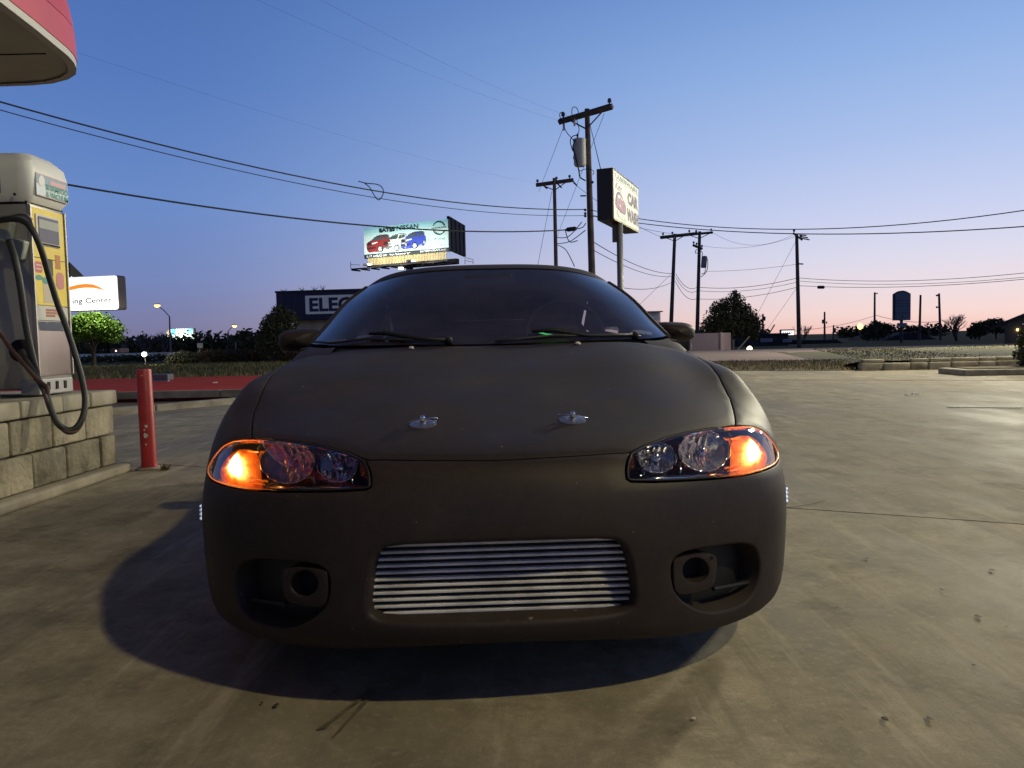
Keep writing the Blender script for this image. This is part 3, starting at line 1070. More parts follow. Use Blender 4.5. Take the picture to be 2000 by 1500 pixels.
def side_panel(name, poly, sx, m=M_BODY, hole=None, parent=None, off=0.0):
    poly = np.array(poly)
    b = MB()
    pts = [tuple(p) for p in resample(poly, .04, scale=(1, 1))]
    n = len(pts)
    gy, gz = np.meshgrid(np.arange(poly[:, 0].min() + .03, poly[:, 0].max(), .07), np.arange(poly[:, 1].min() + .03, poly[:, 1].max(), .06))
    G = np.stack([gy.ravel(), gz.ravel()], 1)
    G = G[pip(np.array(pts), G)]
    d = np.min(np.linalg.norm(G[:, None] - np.array(pts)[None], axis=2), axis=1)
    G = G[d > .02]
    vs, es, fs, *_ = delaunay_2d_cdt([Vector(p) for p in pts + [tuple(g) for g in G]], [(i, (i + 1) % n) for i in range(n)], [], 0, 1e-6)
    V2 = np.array([v[:] for v in vs]); F = np.array(fs)
    F = F[pip(np.array(pts), V2[F].mean(1))]
    V = [((side_x(y, z) + off) * sx, y, z) for y, z in V2]
    k = len(V)
    V += [((side_x(y, z) - .02) * sx, y, z) for y, z in V2[:n]]
    b.add(V, [tuple(f) for f in F] + [(i, (i + 1) % n, k + (i + 1) % n, k + i) for i in range(n)])
    return b.build(name, m, parent or car, smooth=40)


for sx in (-1, 1):
    d = side_panel('door', [(1.425, .20), (2.60, .20), (2.66, .55), (2.70, .905), (2.0, .895), (1.44, .865)], sx)
    MB().box((sx * .862, 2.48, .74), (.025, .16, .035), bev=.01).build('door_handle', M_TRIM, d)
    arch = [(3.44 + .345 * math.cos(t), .30 + .345 * math.sin(t)) for t in np.linspace(math.pi + .3, -.3, 18)]
    side_panel('quarter_panel', [(2.606, .20)] + arch + [(3.79, .45), (3.80, .88), (3.3, .935), (2.706, .905), (2.666, .55)], sx)
    MB().box((sx * .80, 2.0, .165), (.10, 1.25, .07), bev=.02).build('side_skirt', M_TRIM, car)
    # side glass and pillars
    def edge(t):   # roof edge curve front to back
        q = RF(np.array([4.0]), np.array([t * 4.0]))[0]
        return np.array([q[0], q[1], q[2]])
    base = [np.array((.775, 1.60, .886)), np.array((.785, 2.05, .898)), np.array((.79, 2.6, .91)), np.array((.775, 3.1, .935)), np.array((.745, 3.55, .96))]
    top = [WS(np.array([4.0]), np.array([1.0]))[0] + (.02, 0, -.02), edge(.12), edge(.5), edge(.80), edge(1.0)]
    rows = [[tuple((bq + (tq - bq) * f) * (sx, 1, 1)) for bq, tq in zip(base, top)] for f in np.linspace(0, 1, 5)]
    MB().grid(rows).build('side_window', M_WINDOW, car, smooth=True)
    ap = [WS(np.array([4.0]), np.array([t]))[0] for t in np.linspace(-.0, 3, 16)]
    ap = [p + np.array((.008, .012, -.008)) for p in ap] + [edge(t) + (-.004, 0, -.006) for t in np.linspace(.03, 1, 14)]
    rad = [.015] * 16 + [.012] * 14
    MB().tube([p * (sx, 1, 1) for p in ap], rad, 10).build('a_pillar', M_BODY, car, smooth=True)
    MB().tube([np.array((.786, 2.62, .90)) * (sx, 1, 1), edge(.62) * (sx, 1, 1)], .03, 6).build('b_pillar', M_TRIM, car, smooth=True)
    MB().grid([[tuple(np.array(p) * (sx, 1, 1)) for p in row] for row in
               ([(.63, 3.08, 1.13), (.66, 3.4, 1.06), (.69, 3.8, .955)], [(.72, 3.10, 1.05), (.735, 3.45, .985), (.755, 3.82, .925)], [(.78, 3.05, .935), (.78, 3.5, .94), (.775, 3.84, .90)])]).build('c_pillar', M_BODY, car, smooth=True)
    # mirror: rounded shell on a short foot
    ctr = np.array((.858 if sx > 0 else .872, 1.79, .903))
    hz = .047 if sx > 0 else .053
    rows = []
    for i in range(13):
        f = i / 12
        yy = -.085 + .15 * f
        sc_ = max(.03, (1 - (1 - f) ** 2.4) ** .5) * (1.0 if f < .8 else 1.0 - .12 * (f - .8) / .2)
        row = []
        for k in range(28):
            t = 2 * math.pi * k / 28
            c_, s_ = math.cos(t), math.sin(t)
            ex = .62
            x = .100 * math.copysign(abs(c_) ** ex, c_)
            z = hz * math.copysign(abs(s_) ** ex, s_) * (1 - .10 * c_)
            row.append((sx * (ctr[0] + x * sc_), ctr[1] + yy, ctr[2] + z * sc_ - .004 * c_))
        rows.append(row)
    mo = MB().grid(rows, wrap=True)
    mo = mo.build('side_mirror', M_BODY, car, smooth=True)
    MB().add([rows[-1][k] for k in range(28)], [tuple(range(28))]).build('mirror_glass', M_CHROME, mo)
    MB().tube([(sx * (ctr[0] - .07), ctr[1] + .0, ctr[2] - .025), (sx * .77, 1.74, .872)], [.03, .04], 8).build('mirror_foot', M_BODY, mo, smooth=True)

hd = [[tuple(RF(np.array([u]), np.array([v]))[0] * np.array((.985, 1, 1)) - np.array((0, 0, .022))) for u in np.linspace(-4, 4, 31)] for v in np.linspace(.25, 4, 16)]
MB().grid(hd).build('headliner', M_CLOTH, car, smooth=True)
hr = [[tuple(RF(np.array([u]), np.array([4.0]))[0] + np.array(o)) for u in np.linspace(-4, 4, 31)] for o in ((0, -.02, -.004), (0, .05, -.022), (0, .0, -.075))]
MB().grid(hr).build('rear_header', M_BODY, car, smooth=True)
for sx in (-1, 1):
    A_ = [SURF(np.array([u]), np.array([v]))[0] + (0, 0, -.005) for u, v in ((2.6, 11.7), (3.3, 11.55), (4.0, 11.3), (4.6, 11.9), (5.2, 12.6))]
    B_ = [WS(np.array([u]), np.array([0.0]))[0] + (0, -.01, -.012) for u in (2.4, 3.0, 3.5, 4.0)] + [np.array((.783, 1.62, .868))]
    rows = [[tuple((a + (b - a) * f + np.array((0, 0, .012 * math.sin(math.pi * f)))) * (sx, 1, 1)) for a, b in zip(A_, B_)] for f in np.linspace(0, 1, 6)]
    MB().grid(rows).build('cowl_corner', M_BODY, car, smooth=True)
gl_pts = [ws_pt_in for ws_pt_in in ((.205, 1.50, .912), (.235, 1.50, .903), (.265, 1.50, .899), (.30, 1.50, .898), (.335, 1.50, .897))]
MB().tube(gl_pts, .004, 6).build('green_reflection', mat('green_reflection_glow', (.1, .8, .2), emit=(.12, 1, .22), estr=1.1), car)  # glowing tube stands in for the dash display's green reflection
# cowl, wipers
cow = [[tuple(WS(np.array([u]), np.array([0.0]))[0] + np.array(o)) for u in np.linspace(-4, 4, 41)] for o in ((0, .03, -.012), (0, -.02, -.016), (0, -.09, -.035))]
MB().grid(cow).build('cowl', M_TRIM, car, smooth=True)
SKIRT = [[tuple(p) for p in WS(np.linspace(-4, 4, 41), np.zeros(41)) + np.array((0, -.10, -.03))], [tuple(p) for p in WS(np.linspace(-4, 4, 41), np.zeros(41)) + np.array((0, -.12, -.25))]]
MB().grid(SKIRT).build('firewall', M_DARK, car)


def ws_pt(px, py, lift=.02):
    best = None
    u, v = np.meshgrid(np.linspace(-4, 4, 161), np.linspace(0, 3, 121))
    P = WS(u, v)
    d = ((proj(car2world(P)) - (px, py)) ** 2).sum(-1)
    k = np.unravel_index(np.argmin(d), d.shape)
    return P[k] + np.array((0, -lift * .5, lift))


# passenger wiper: pivot at 870 px, blade lying to 640..; driver wiper pivot at 1075
for (pivot, elbow, blade) in (((876, 675), [(876, 674), (815, 669), (752, 657), (722, 660)], [(880, 673), (800, 669), (715, 667), (650, 676), (608, 685)]),
                              ((1242, 669), [(1242, 668), (1150, 664), (1079, 653), (1036, 656)], [(1250, 665), (1160, 663), (1080, 660), (1010, 668), (966, 673)])):
    arm = [ws_pt(*q, lift=.016) for q in elbow]
    w = MB().tube(arm, [.008, .008, .010, .006], 7).build('wiper', M_TRIM, car, smooth=True)
    MB().tube([ws_pt(*q, lift=.010) for q in blade], .0055, 6).build('wiper_blade', mat('wiper_rubber', (.03, .028, .027), rough=.5), w, smooth=True)
    MB().lathe([(.014, -.01), (.014, .012), (.009, .018), (0, .019)], ws_pt(*pivot, lift=.012), (0, -.3, 1), 12).build('wiper_pivot', M_TRIM, w, smooth=True)

# ------------------------------------------------------------------ cabin
M_CLOTH = mat('seat_cloth', (.03, .03, .034), rough=.9)
M_DASH = mat('dash_plastic', (.02, .02, .022), rough=.6)
MB().grid([[(x, y, z - .04 * (abs(x) / .7) ** 2) for x in np.linspace(-.70, .70, 15)] for (y, z) in ((1.45, .865), (1.65, .90), (1.85, .905), (1.93, .87), (1.94, .70))]).build('dashboard', M_DASH, car, smooth=True)
for sx in (-1, 1):
    st = MB()
    st.grid([[(sx * .36 + x * w, y + .06 * (abs(x) / .24) ** 2 * -1, z) for x in np.linspace(-.24, .24, 9)] for (y, z, w) in ((2.50, .45, 1), (2.53, .62, 1.0), (2.60, .80, .95), (2.66, .93, .8), (2.69, 1.0, .62))])
    st.box((sx * .36, 2.28, .42), (.48, .5, .16), bev=.05)
    so = st.build('seat', M_CLOTH, car, smooth=True)
    MB().box((sx * .36, 2.70, 1.06), (.25, .09, .17), bev=.045).build('headrest', M_CLOTH, so, smooth=True)
sw = [(.36 + .185 * math.cos(t), 1.93 + .075 * math.sin(t), .90 + .165 * math.sin(t)) for t in np.linspace(0, 2 * math.pi, 30, endpoint=False)]
so = MB().tube(sw, .013, 8, closed=True).build('steering_wheel', M_DASH, car, smooth=True)
MB().box((.36, 1.92, .895), (.13, .05, .11), bev=.02).build('airbag_hub', M_DASH, so)
MB().box((.36, 1.925, .90), (.34, .012, .03)).build('spoke', M_DASH, so)
MB().box((0, 1.98, 1.165), (.24, .03, .065), bev=.015).build('rear_view_mirror', M_DASH, ws)
MB().box((0, 2.6, .20), (1.5, 2.6, .03)).build('floor_pan', M_DARK, car)
MB().box((0, 3.3, .60), (1.2, .05, .75)).build('rear_bulkhead', M_CLOTH, car)

# ------------------------------------------------------------------ wheels
def wheel(x, y):
    s = 1 if x > 0 else -1
    ax = (s, 0, 0)
    c = (x, y, .30)
    w = MB().lathe([(.21, -.10), (.27, -.105), (.295, -.09), (.30, -.06), (.30, .06), (.295, .09), (.27, .105), (.21, .10)], c, ax, 36).build('wheel', M_RUBBER, car, smooth=40)
    MB().lathe([(.212, -.09), (.212, .095), (.20, .10), (.185, .06), (.18, -.02), (.0, -.02)], c, ax, 30).build('rim', M_RIM, w, smooth=40)
    for k in range(5):
        t = 2 * math.pi * k / 5 + .3
        d = Vector((0, math.cos(t), math.sin(t)))
        o = Vector(c) + Vector((s * .07, 0, 0))
        MB().tube([o + d * .03, o + d * .19], [.028, .02], 6).build('spoke', M_RIM, w)
    MB().lathe([(.03, .0), (.03, .085), (.02, .09), (0, .09)], c, ax, 12).build('hub_cap', M_RIM, w)


for x in (-.765, .765):
    for y in (.93, 3.44):
        wheel(x, y)
MB().box((0, 3.1, .28), (1.2, 1.6, .2)).build('rear_underbody', M_DARK, car)
# ------------------------------------------------------------------ ground
def concrete_mat(name, ca, cb, stain):
    m = bpy.data.materials.new(name); m.use_nodes = True
    nt = m.node_tree; L = nt.links.new
    b = nt.nodes['Principled BSDF']
    b.inputs['Specular IOR Level'].default_value = .22
    g = nt.nodes.new('ShaderNodeNewGeometry')
    def noise(scale, detail, lo, hi, rough=.55, stretch=None, rot=0):
        n = nt.nodes.new('ShaderNodeTexNoise'); n.inputs['Scale'].default_value = scale; n.inputs['Detail'].default_value = detail
        n.inputs['Roughness'].default_value = rough
        if stretch:
            mp = nt.nodes.new('ShaderNodeMapping'); mp.inputs['Scale'].default_value = stretch; mp.inputs['Rotation'].default_value = (0, 0, rot)
            L(g.outputs['Position'], mp.inputs['Vector']); L(mp.outputs[0], n.inputs['Vector'])
        else:
            L(g.outputs['Position'], n.inputs['Vector'])
        r = nt.nodes.new('ShaderNodeMapRange'); r.inputs['From Min'].default_value = lo; r.inputs['From Max'].default_value = hi
        L(n.outputs['Fac'], r.inputs['Value'])
        return r.outputs[0], n.outputs['Fac']
    def mixc(fac, a, c, mode='MIX'):
        x = nt.nodes.new('ShaderNodeMix'); x.data_type = 'RGBA'; x.blend_type = mode
        if isinstance(fac, float):
            x.inputs[0].default_value = fac
        else:
            L(fac, x.inputs[0])
        for i, q in ((6, a), (7, c)):
            if isinstance(q, tuple):
                x.inputs[i].default_value = q
            else:
                L(q, x.inputs[i])
        return x.outputs[2]
    f1, _ = noise(.55, 6, .40, .60)
    f2, _ = noise(3.2, 9, .44, .60, .68)
    f3, _ = noise(.62, 9, .45, .62, .68, (1, .35, 1), R(38))      # tyre-dragged grime
    f4, n4 = noise(160, 4, .45, .62, .7)
    f5, _ = noise(2.6, 9, .52, .64, .72)
    f6, _ = noise(42, 6, .54, .66, .6)
    c = mixc(f1, ca + (1,), cb + (1,))
    c = mixc(f2, c, tuple(x * .78 for x in cb) + (1,))
    m3 = nt.nodes.new('ShaderNodeMath'); m3.operation = 'MULTIPLY'; m3.inputs[1].default_value = .9; L(f3, m3.inputs[0])
    c = mixc(m3.outputs[0], c, stain + (1,))
    m5 = nt.nodes.new('ShaderNodeMath'); m5.operation = 'MULTIPLY'; m5.inputs[1].default_value = .7; L(f5, m5.inputs[0])
    c = mixc(m5.outputs[0], c, tuple(x * .7 for x in stain) + (1,))
    m4 = nt.nodes.new('ShaderNodeMath'); m4.operation = 'MULTIPLY'; m4.inputs[1].default_value = .35; L(f4, m4.inputs[0])
    c = mixc(m4.outputs[0], c, tuple(x * .6 for x in cb) + (1,))
    m6 = nt.nodes.new('ShaderNodeMath'); m6.operation = 'MULTIPLY'; m6.inputs[1].default_value = .18; L(f6, m6.inputs[0])
    c = mixc(m6.outputs[0], c, tuple(min(1, x * 1.35) for x in ca) + (1,))
    f7, _ = noise(17, 9, .47, .60, .75)
    m7 = nt.nodes.new('ShaderNodeMath'); m7.operation = 'MULTIPLY'; m7.inputs[1].default_value = .42; L(f7, m7.inputs[0])
    c = mixc(m7.outputs[0], c, tuple(x * .62 for x in cb) + (1,))
    f8, _ = noise(5.5, 6, .53, .64, .7, (1, .05, 1), R(52))        # rubber streaks
    m8 = nt.nodes.new('ShaderNodeMath'); m8.operation = 'MULTIPLY'; m8.inputs[1].default_value = .5; L(f8, m8.inputs[0])
    c = mixc(m8.outputs[0], c, stain + (1,))
    f9, _ = noise(7.0, 7, .55, .66, .7, (1, .12, 1), R(-20))       # pale scuffs
    m9 = nt.nodes.new('ShaderNodeMath'); m9.operation = 'MULTIPLY'; m9.inputs[1].default_value = .35; L(f9, m9.inputs[0])
    c = mixc(m9.outputs[0], c, tuple(min(1, x * 1.25) for x in ca) + (1,))
    f10, _ = noise(260, 2, .66, .70, .5)                            # dark grit
    m10 = nt.nodes.new('ShaderNodeMath'); m10.operation = 'MULTIPLY'; m10.inputs[1].default_value = .4; L(f10, m10.inputs[0])
    c = mixc(m10.outputs[0], c, tuple(x * .45 for x in stain) + (1,))
    L(c, b.inputs['Base Color'])
    rr_ = nt.nodes.new('ShaderNodeMapRange'); rr_.inputs['To Min'].default_value = .88; rr_.inputs['To Max'].default_value = .62
    L(f3, rr_.inputs['Value']); L(rr_.outputs[0], b.inputs['Roughness'])
    bp = nt.nodes.new('ShaderNodeBump'); bp.inputs['Strength'].default_value = .35; bp.inputs['Distance'].default_value = .004
    L(n4, bp.inputs['Height']); L(bp.outputs[0], b.inputs['Normal'])
    MATS[name] = m
    return m


M_CONC = concrete_mat('lot_concrete', (.46, .40, .30), (.34, .295, .215), (.165, .143, .105))
M_CURB = mat('kerb_concrete', (.36, .32, .25), rough=.85, col2=(.22, .19, .14), scale=5, bump=.3, bscale=60)
M_ASPH = mat('road_asphalt', (.16, .145, .13), rough=.85, col2=(.11, .10, .09), scale=.6, bump=.4, bscale=40, world_pos=True)
M_GRASS = mat('grass_soil', (.13, .115, .035), rough=.95, spec=.1, col2=(.17, .13, .055), scale=.7, bump=.6, bscale=12, world_pos=True, dist=.05)
M_DRYG = mat('dry_verge', (.14, .105, .055), rough=.95, col2=(.07, .06, .032), scale=1.5, bump=.6, bscale=14, world_pos=True, dist=.05)
M_RED = mat('red_lit_paving', (.52, .055, .035), rough=.95, spec=.08, col2=(.42, .048, .03), scale=2.2, bump=.3, bscale=30, world_pos=True)  # glow of a red light on asphalt, put into the base colour


def sheet(name, pts, z, m, depth=.0):
    mb = MB()
    n = len(pts)
    if depth:
        vs = [(p[0], p[1], z) for p in pts] + [(p[0], p[1], z - depth) for p in pts]
        mb.add(vs, [tuple(range(n))] + [(i, n + i, n + (i + 1) % n, (i + 1) % n) for i in range(n)])
    else:
        mb.add([(p[0], p[1], p[2] if len(p) > 2 else z) for p in pts], [tuple(range(n))])
    return mb.build(name, m, kind='structure')


sheet('terrain', [(-900, -300), (900, -300), (900, 1500), (-900, 1500)], -.14, M_GRASS)

# concrete lot: slabs with open joints running obliquely across the view
LOT = [(-12, -12), (16, -12), (24, 15), (24, 24), (5, 24.4), (-2, 14.9), (-9.3, 5.0), (-12, 1.3)]
sheet('lot_base', LOT, -.03, mat('joint_dirt', (.035, .03, .024), rough=.95))
lot = bpy.data.objects.new('parking_lot', None); COL.objects.link(lot); lot['kind'] = 'structure'
ORIGIN[lot.name] = Vector((0, 0, 0))
jn, jt = np.array([.432, .902]), np.array([.902, -.432])


def clip(poly, n, c, keep_less):
    out = []
    for i in range(len(poly)):
        a, b = np.array(poly[i]), np.array(poly[(i + 1) % len(poly)])
        da, db = a @ n - c, b @ n - c
        if not keep_less:
            da, db = -da, -db
        if da <= 0:
            out.append(tuple(a))
        if da * db < 0:
            out.append(tuple(a + (b - a) * da / (da - db)))
    return out


rowc = [-30, -7.45, -1.70, 4.075, 9.8, 15.6, 21.4, 40]
colc = [-40, -16, -5.0, 6.2, 17, 40]
for i in range(len(rowc) - 1):
    for j in range(len(colc) - 1):
        p = LOT
        for n_, lo, hi in ((jn, rowc[i], rowc[i + 1]), (jt, colc[j], colc[j + 1])):
            if len(p) >= 3:
                p = clip(p, n_, lo + .006, False)
            if len(p) >= 3:
                p = clip(p, n_, hi - .006, True)
        if len(p) < 3 or abs(area2(p)) < .05:
            continue
        n = len(p)
        dz = (0.0, .003, -.002, .001)[(i * 3 + j) % 4]
        q = p if area2(p) > 0 else p[::-1]
        MB().add([(x, y, dz) for x, y in q] + [(x, y, dz - .03) for x, y in q],
                 [tuple(range(n))] + [(k, n + k, n + (k + 1) % n, (k + 1) % n) for k in range(n)]).build('concrete_slab', M_CONC, lot, recalc=False)

# a crack branching from the joint beside the car
ck = [onz(px, py) for px, py in ((1535, 993), (1560, 990), (1585, 986), (1612, 979))]
cm = MB()
for a, b in zip(ck[:-1], ck[1:]):
    cm.add([(a.x, a.y - .004, .0045), (b.x, b.y - .003, .0045), (b.x, b.y + .003, .0045), (a.x, a.y + .004, .0045)], [(0, 1, 2, 3)])
cm.build('crack', MATS['joint_dirt'], lot)
# parking line far right
a, b = onz(1850, 795.5), onz(1995, 796.5)
MB().box(((a.x + b.x) / 2, (a.y + b.y) / 2, .005), ((b - a).length, .07, .004), rot=Matrix.Rotation(math.atan2(b.y - a.y, b.x - a.x), 3, 'Z')).build('painted_line', mat('line_paint', (.6, .58, .5), rough=.7, col2=(.35, .32, .26), scale=30, world_pos=True), lot)

# dark drips and dribbles on the slab in front of the car
M_DRIP = mat('wet_oil', (.12, .10, .075), rough=.45, col2=(.17, .145, .105), scale=30, world_pos=True)
def drip(pts, ws, name='oil_dribble'):
    P = [onz(px, py) for px, py in pts]
    vs = []
    ws = [w_ * .75 for w_ in ws]
    for i, p in enumerate(P):
        t = (P[min(i + 1, len(P) - 1)] - P[max(i - 1, 0)]).normalized()
        nrm_ = Vector((-t.y, t.x, 0))
        vs += [(p.x + nrm_.x * ws[i], p.y + nrm_.y * ws[i], .0048), (p.x - nrm_.x * ws[i], p.y - nrm_.y * ws[i], .0048)]
    MB().add(vs, [(2 * i, 2 * i + 1, 2 * i + 3, 2 * i + 2) for i in range(len(P) - 1)]).build(name, M_DRIP, lot)


drip([(722, 1345), (716, 1358), (700, 1372), (680, 1386), (662, 1400), (645, 1413), (632, 1424), (620, 1428)], [.003, .006, .007, .006, .008, .007, .012, .003])
drip([(728, 1348), (722, 1366), (706, 1382), (690, 1400), (676, 1415), (662, 1432), (650, 1444)], [.003, .006, .009, .006, .005, .006, .002])
drip([(663, 1344), (655, 1356), (640, 1362), (632, 1364)], [.003, .006, .006, .002])

# ------------------------------------------------------------------ kerb along the left edge of the lot
kd = bpy.data.objects.new('kerb', None); COL.objects.link(kd); kd['kind'] = 'structure'; ORIGIN[kd.name] = Vector((0, 0, 0))
a0, b0 = np.array([-9.3, 5.0]), np.array([-2.0, 14.9])
L_ = np.linalg.norm(b0 - a0); dd = (b0 - a0) / L_
k = 0.0
while k < L_:
    e = min(k + 2.4, L_)
    c = a0 + dd * (k + e) / 2 + np.array([-dd[1], dd[0]]) * .075
    MB().box((c[0], c[1], .02), (e - k - .012, .16, .14), rot=Matrix.Rotation(math.atan2(dd[1], dd[0]), 3, 'Z'), bev=.015).build('kerb_stone', M_CURB, kd)
    k += 2.4
nrmk = np.array([-dd[1], dd[0]])
sheet('dirt_strip', [tuple(a0 + nrmk * .15), tuple(b0 + nrmk * .15), (-1, 18), (-16, 18), (-16, 5)], -.03, mat('strip_dirt', (.14, .11, .075), rough=.95, col2=(.08, .06, .04), scale=3, world_pos=True, bump=.4, bscale=20))
# raised lane, red light painted into its colour, with a pale concrete edge, beyond the kerb
sheet('red_lit_lane', [(-26, 13.55), (1.0, 13.2), (1.0, 19.3), (-26, 19.9)], .14, M_RED, depth=.16)
ed = bpy.data.objects.new('lane_edging', None); COL.objects.link(ed); ed['kind'] = 'structure'; ORIGIN[ed.name] = Vector((0, 0, 0))
for k in range(9):
    x0_, x1_ = -26 + 3 * k, -26 + 3 * (k + 1) - .015
    yc = 13.47 - .35 * ((x0_ + x1_) / 2 + 26) / 27
    MB().box(((x0_ + x1_) / 2, yc, .085), (x1_ - x0_, .14, .125), rot=Matrix.Rotation(math.atan2(-.35, 27), 3, 'Z'), bev=.01).build('edging_block', M_CURB, ed)

# lawn strip behind the lane
sheet('lawn', [(-40, 19.8), (1.0, 19.4), (3, 45), (-40, 45)], -.02, M_GRASS)


def blades(name, poly, n, hmin, hmax, mats_, z=0.0, w=.02, lean=.5, seed=1):
    """grass tufts: bent blades scattered over a ground polygon; one countless mass"""
    rg = np.random.default_rng(seed)
    poly = np.array(poly)
    lo, hi = poly.min(0), poly.max(0)
    pts = []
    while len(pts) < n:
        q = rg.uniform(lo, hi, (n, 2))
        q = q[pip(poly, q)]
        pts += list(q)
    pts = np.array(pts[:n])
    h = rg.uniform(hmin, hmax, n); a = rg.uniform(0, 2 * math.pi, n); l = rg.uniform(0, lean, n) * h
    ww = w * rg.uniform(.6, 1.3, n)
    dx, dy = np.cos(a), np.sin(a)
    V = np.zeros((n, 3, 3))
    V[:, 0] = np.stack([pts[:, 0] - dy * ww, pts[:, 1] + dx * ww, np.full(n, z - .01)], 1)
    V[:, 1] = np.stack([pts[:, 0] + dy * ww, pts[:, 1] - dx * ww, np.full(n, z - .01)], 1)
    V[:, 2] = np.stack([pts[:, 0] + dx * l, pts[:, 1] + dy * l, z + h], 1)
    mb = MB()
    mb.v = [tuple(p) for p in V.reshape(-1, 3)]
    mb.f = [(3 * i, 3 * i + 1, 3 * i + 2) for i in range(n)]
    o = mb.build(name, mats_, kind='stuff', recalc=False)
    return o


M_BLADE = mat('grass_blade', (.12, .125, .035), rough=.8, col2=(.19, .145, .06), scale=2.0, world_pos=True)
M_STRAW = mat('straw_blade', (.22, .16, .075), rough=.85, col2=(.10, .09, .04), scale=1.2, world_pos=True)
g = blades('grass', [(-30, 20.0), (0.5, 19.6), (2.0, 40), (-30, 40)], 26000, .06, .16, M_BLADE, w=.025, seed=3)
tag(g, 'dark green mown grass strip behind the red-lit lane', 'grass')

# ------------------------------------------------------------------ bollard
bb, bt = onz(292, 916), None
bol = thing('bollard', 'red painted steel bollard with chipped white patches standing in the concrete lot', 'bollard', bb)
d_b = bb.y
bt = at(280.5, 721, d_b + .02)
ax_ = (bt - bb)
prof = []
MB().lathe([(.062, -.02), (.058, .02), (.053, .06), (.053, ax_.length - .012), (.050, ax_.length - .003), (.043, ax_.length), (0, ax_.length)], bb, ax_, 28).build(
    'post', mat('bollard_red', (.42, .022, .020), rough=.42, col2=(.30, .016, .016), scale=9, bump=.15, bscale=30), bol, smooth=40)
MB().lathe([(.085, .002), (.08, .012), (.066, .018)], bb, (0, 0, 1), 20, squash=(1.15, .9)).build('footing', M_CURB, bol, smooth=True)
M_CHIP = mat('bare_primer', (.55, .53, .48), rough=.7)
axn = ax_.normalized()
for (px, py, rw, rh, sd) in ((292, 831, .012, .012, 1), (291, 849, .014, .020, 2), (292, 866, .006, .008, 3), (289, 838, .006, .009, 4), (284, 733, .008, .003, 5)):
    f = (916 - py) / 195.0
    c = bb + ax_ * f
    rg = random.Random(sd)
    side = (px - (292 - 11.5 * f)) / (FPX / d_b) / .054
    ang0 = math.asin(max(-.9, min(.9, side)))
    pts = []
    n = 14
    for k in range(n):
        t = 2 * math.pi * k / n
        q = rg.uniform(.75, 1.15)
        th = ang0 + math.cos(t) * rw * q / .053
        pts.append(c + axn * (math.sin(t) * rh * q) + Vector((math.sin(th), -math.cos(th), 0)) * .0542)
    MB().add(pts, [tuple(range(n))]).build('paint_chip', M_CHIP, bol)
# weeds at its foot
for (px, sd) in ((276, 1), (318, 2), (325, 3)):
    p = onz(px, 918)
    mb = MB(); rg = random.Random(sd)
    for k in range(16):
        a = rg.uniform(0, 6.28); h = rg.uniform(.02, .05); l = rg.uniform(.01, .04)
        mb.add([(p.x - .003 + rg.uniform(-.02, .02), p.y, 0), (p.x + .003 + rg.uniform(-.02, .02), p.y, 0), (p.x + math.cos(a) * l, p.y + math.sin(a) * l, h)], [(0, 1, 2)])
    w_ = mb.build('weed', M_STRAW, origin=(p.x, p.y, 0))
    tag(w_, {1: 'tiny dry weed in the joint left of the red bollard', 2: 'tiny dry weed in the joint just right of the red bollard', 3: 'second tiny weed further right of the red bollard'}[sd], 'weed', 'weeds in the joint')

# ------------------------------------------------------------------ stone island under the vacuum
M_STONE = mat('split_stone', (.42, .37, .27), rough=.9, col2=(.17, .15, .105), scale=2.6, detail=9, bump=.9, bscale=22, dist=.02, world_pos=True)
M_STONE2 = mat('weathered_stone', (.34, .30, .215), rough=.9, col2=(.10, .088, .06), scale=3.1, detail=9, bump=.9, bscale=24, dist=.02, world_pos=True)
M_CAP = mat('cap_stone', (.40, .36, .275), rough=.88, col2=(.28, .245, .18), scale=5, bump=.5, bscale=30, dist=.008)
XF = -2.83
isl = thing('stone_island', 'pale stone block island with capstones under the vacuum machine', 'block wall', (XF - .5, 3.8, 0))
MB().box((XF - .62, 3.2, .29), (.98, 4.3, .50)).build('mortar_core', mat('mortar', (.12, .11, .085), rough=.95), isl)


def stones(rows, z0, z1, proud, m_list, nm='stone_block', depth=.18):
    for q in range(len(rows) - 1):
        y0_, y1_ = rows[q], rows[q + 1]
        rg = random.Random(int(z0 * 1000) + q)
        pr = proud + rg.uniform(-.008, .008)
        MB().box((XF + pr - depth / 2, (y0_ + y1_) / 2, (z0 + z1) / 2), (depth, y1_ - y0_ - .010, z1 - z0 - .010), bev=.014).build(nm, m_list[rg.randrange(len(m_list))], isl, smooth=50)


stones([1.2, 1.65, 2.05, 2.45, 2.82, 3.2, 3.55, 3.92, 4.30, 4.70, 5.07, 5.44], .283, .49, 0, [M_STONE, M_STONE, M_STONE2])
stones([1.2, 1.5, 1.9, 2.25, 2.62, 3.0, 3.36, 3.73, 4.12, 4.49, 4.84, 5.24, 5.44], .066, .283, 0, [M_STONE, M_STONE2])
stones([1.2, 1.8, 2.4, 2.95, 3.5, 3.95, 4.38, 4.80, 5.12, 5.47], .49, .60, .018, [M_CAP], nm='capstone', depth=.32)
for q, (x0_, x1_) in enumerate(((XF - .45, XF - .19), (XF - .80, XF - .46), (XF - 1.1, XF - .81))):
    for (z0, z1) in ((.066, .283), (.283, .49)):
        MB().box(((x0_ + x1_) / 2, 5.36, (z0 + z1) / 2), (x1_ - x0_ - .01, .18, z1 - z0 - .01), bev=.014).build('stone_block', M_STONE, isl, smooth=50)
for q in range(5):
    MB().box((XF - .73, 1.6 + .86 * q, .545), (.79, .84, .11), bev=.012).build('capstone', M_CAP, isl, smooth=50)
MB().box((XF - .5, 3.3, .033), (1.16, 4.42, .066), bev=.02).build('island_footing', M_CURB, isl)

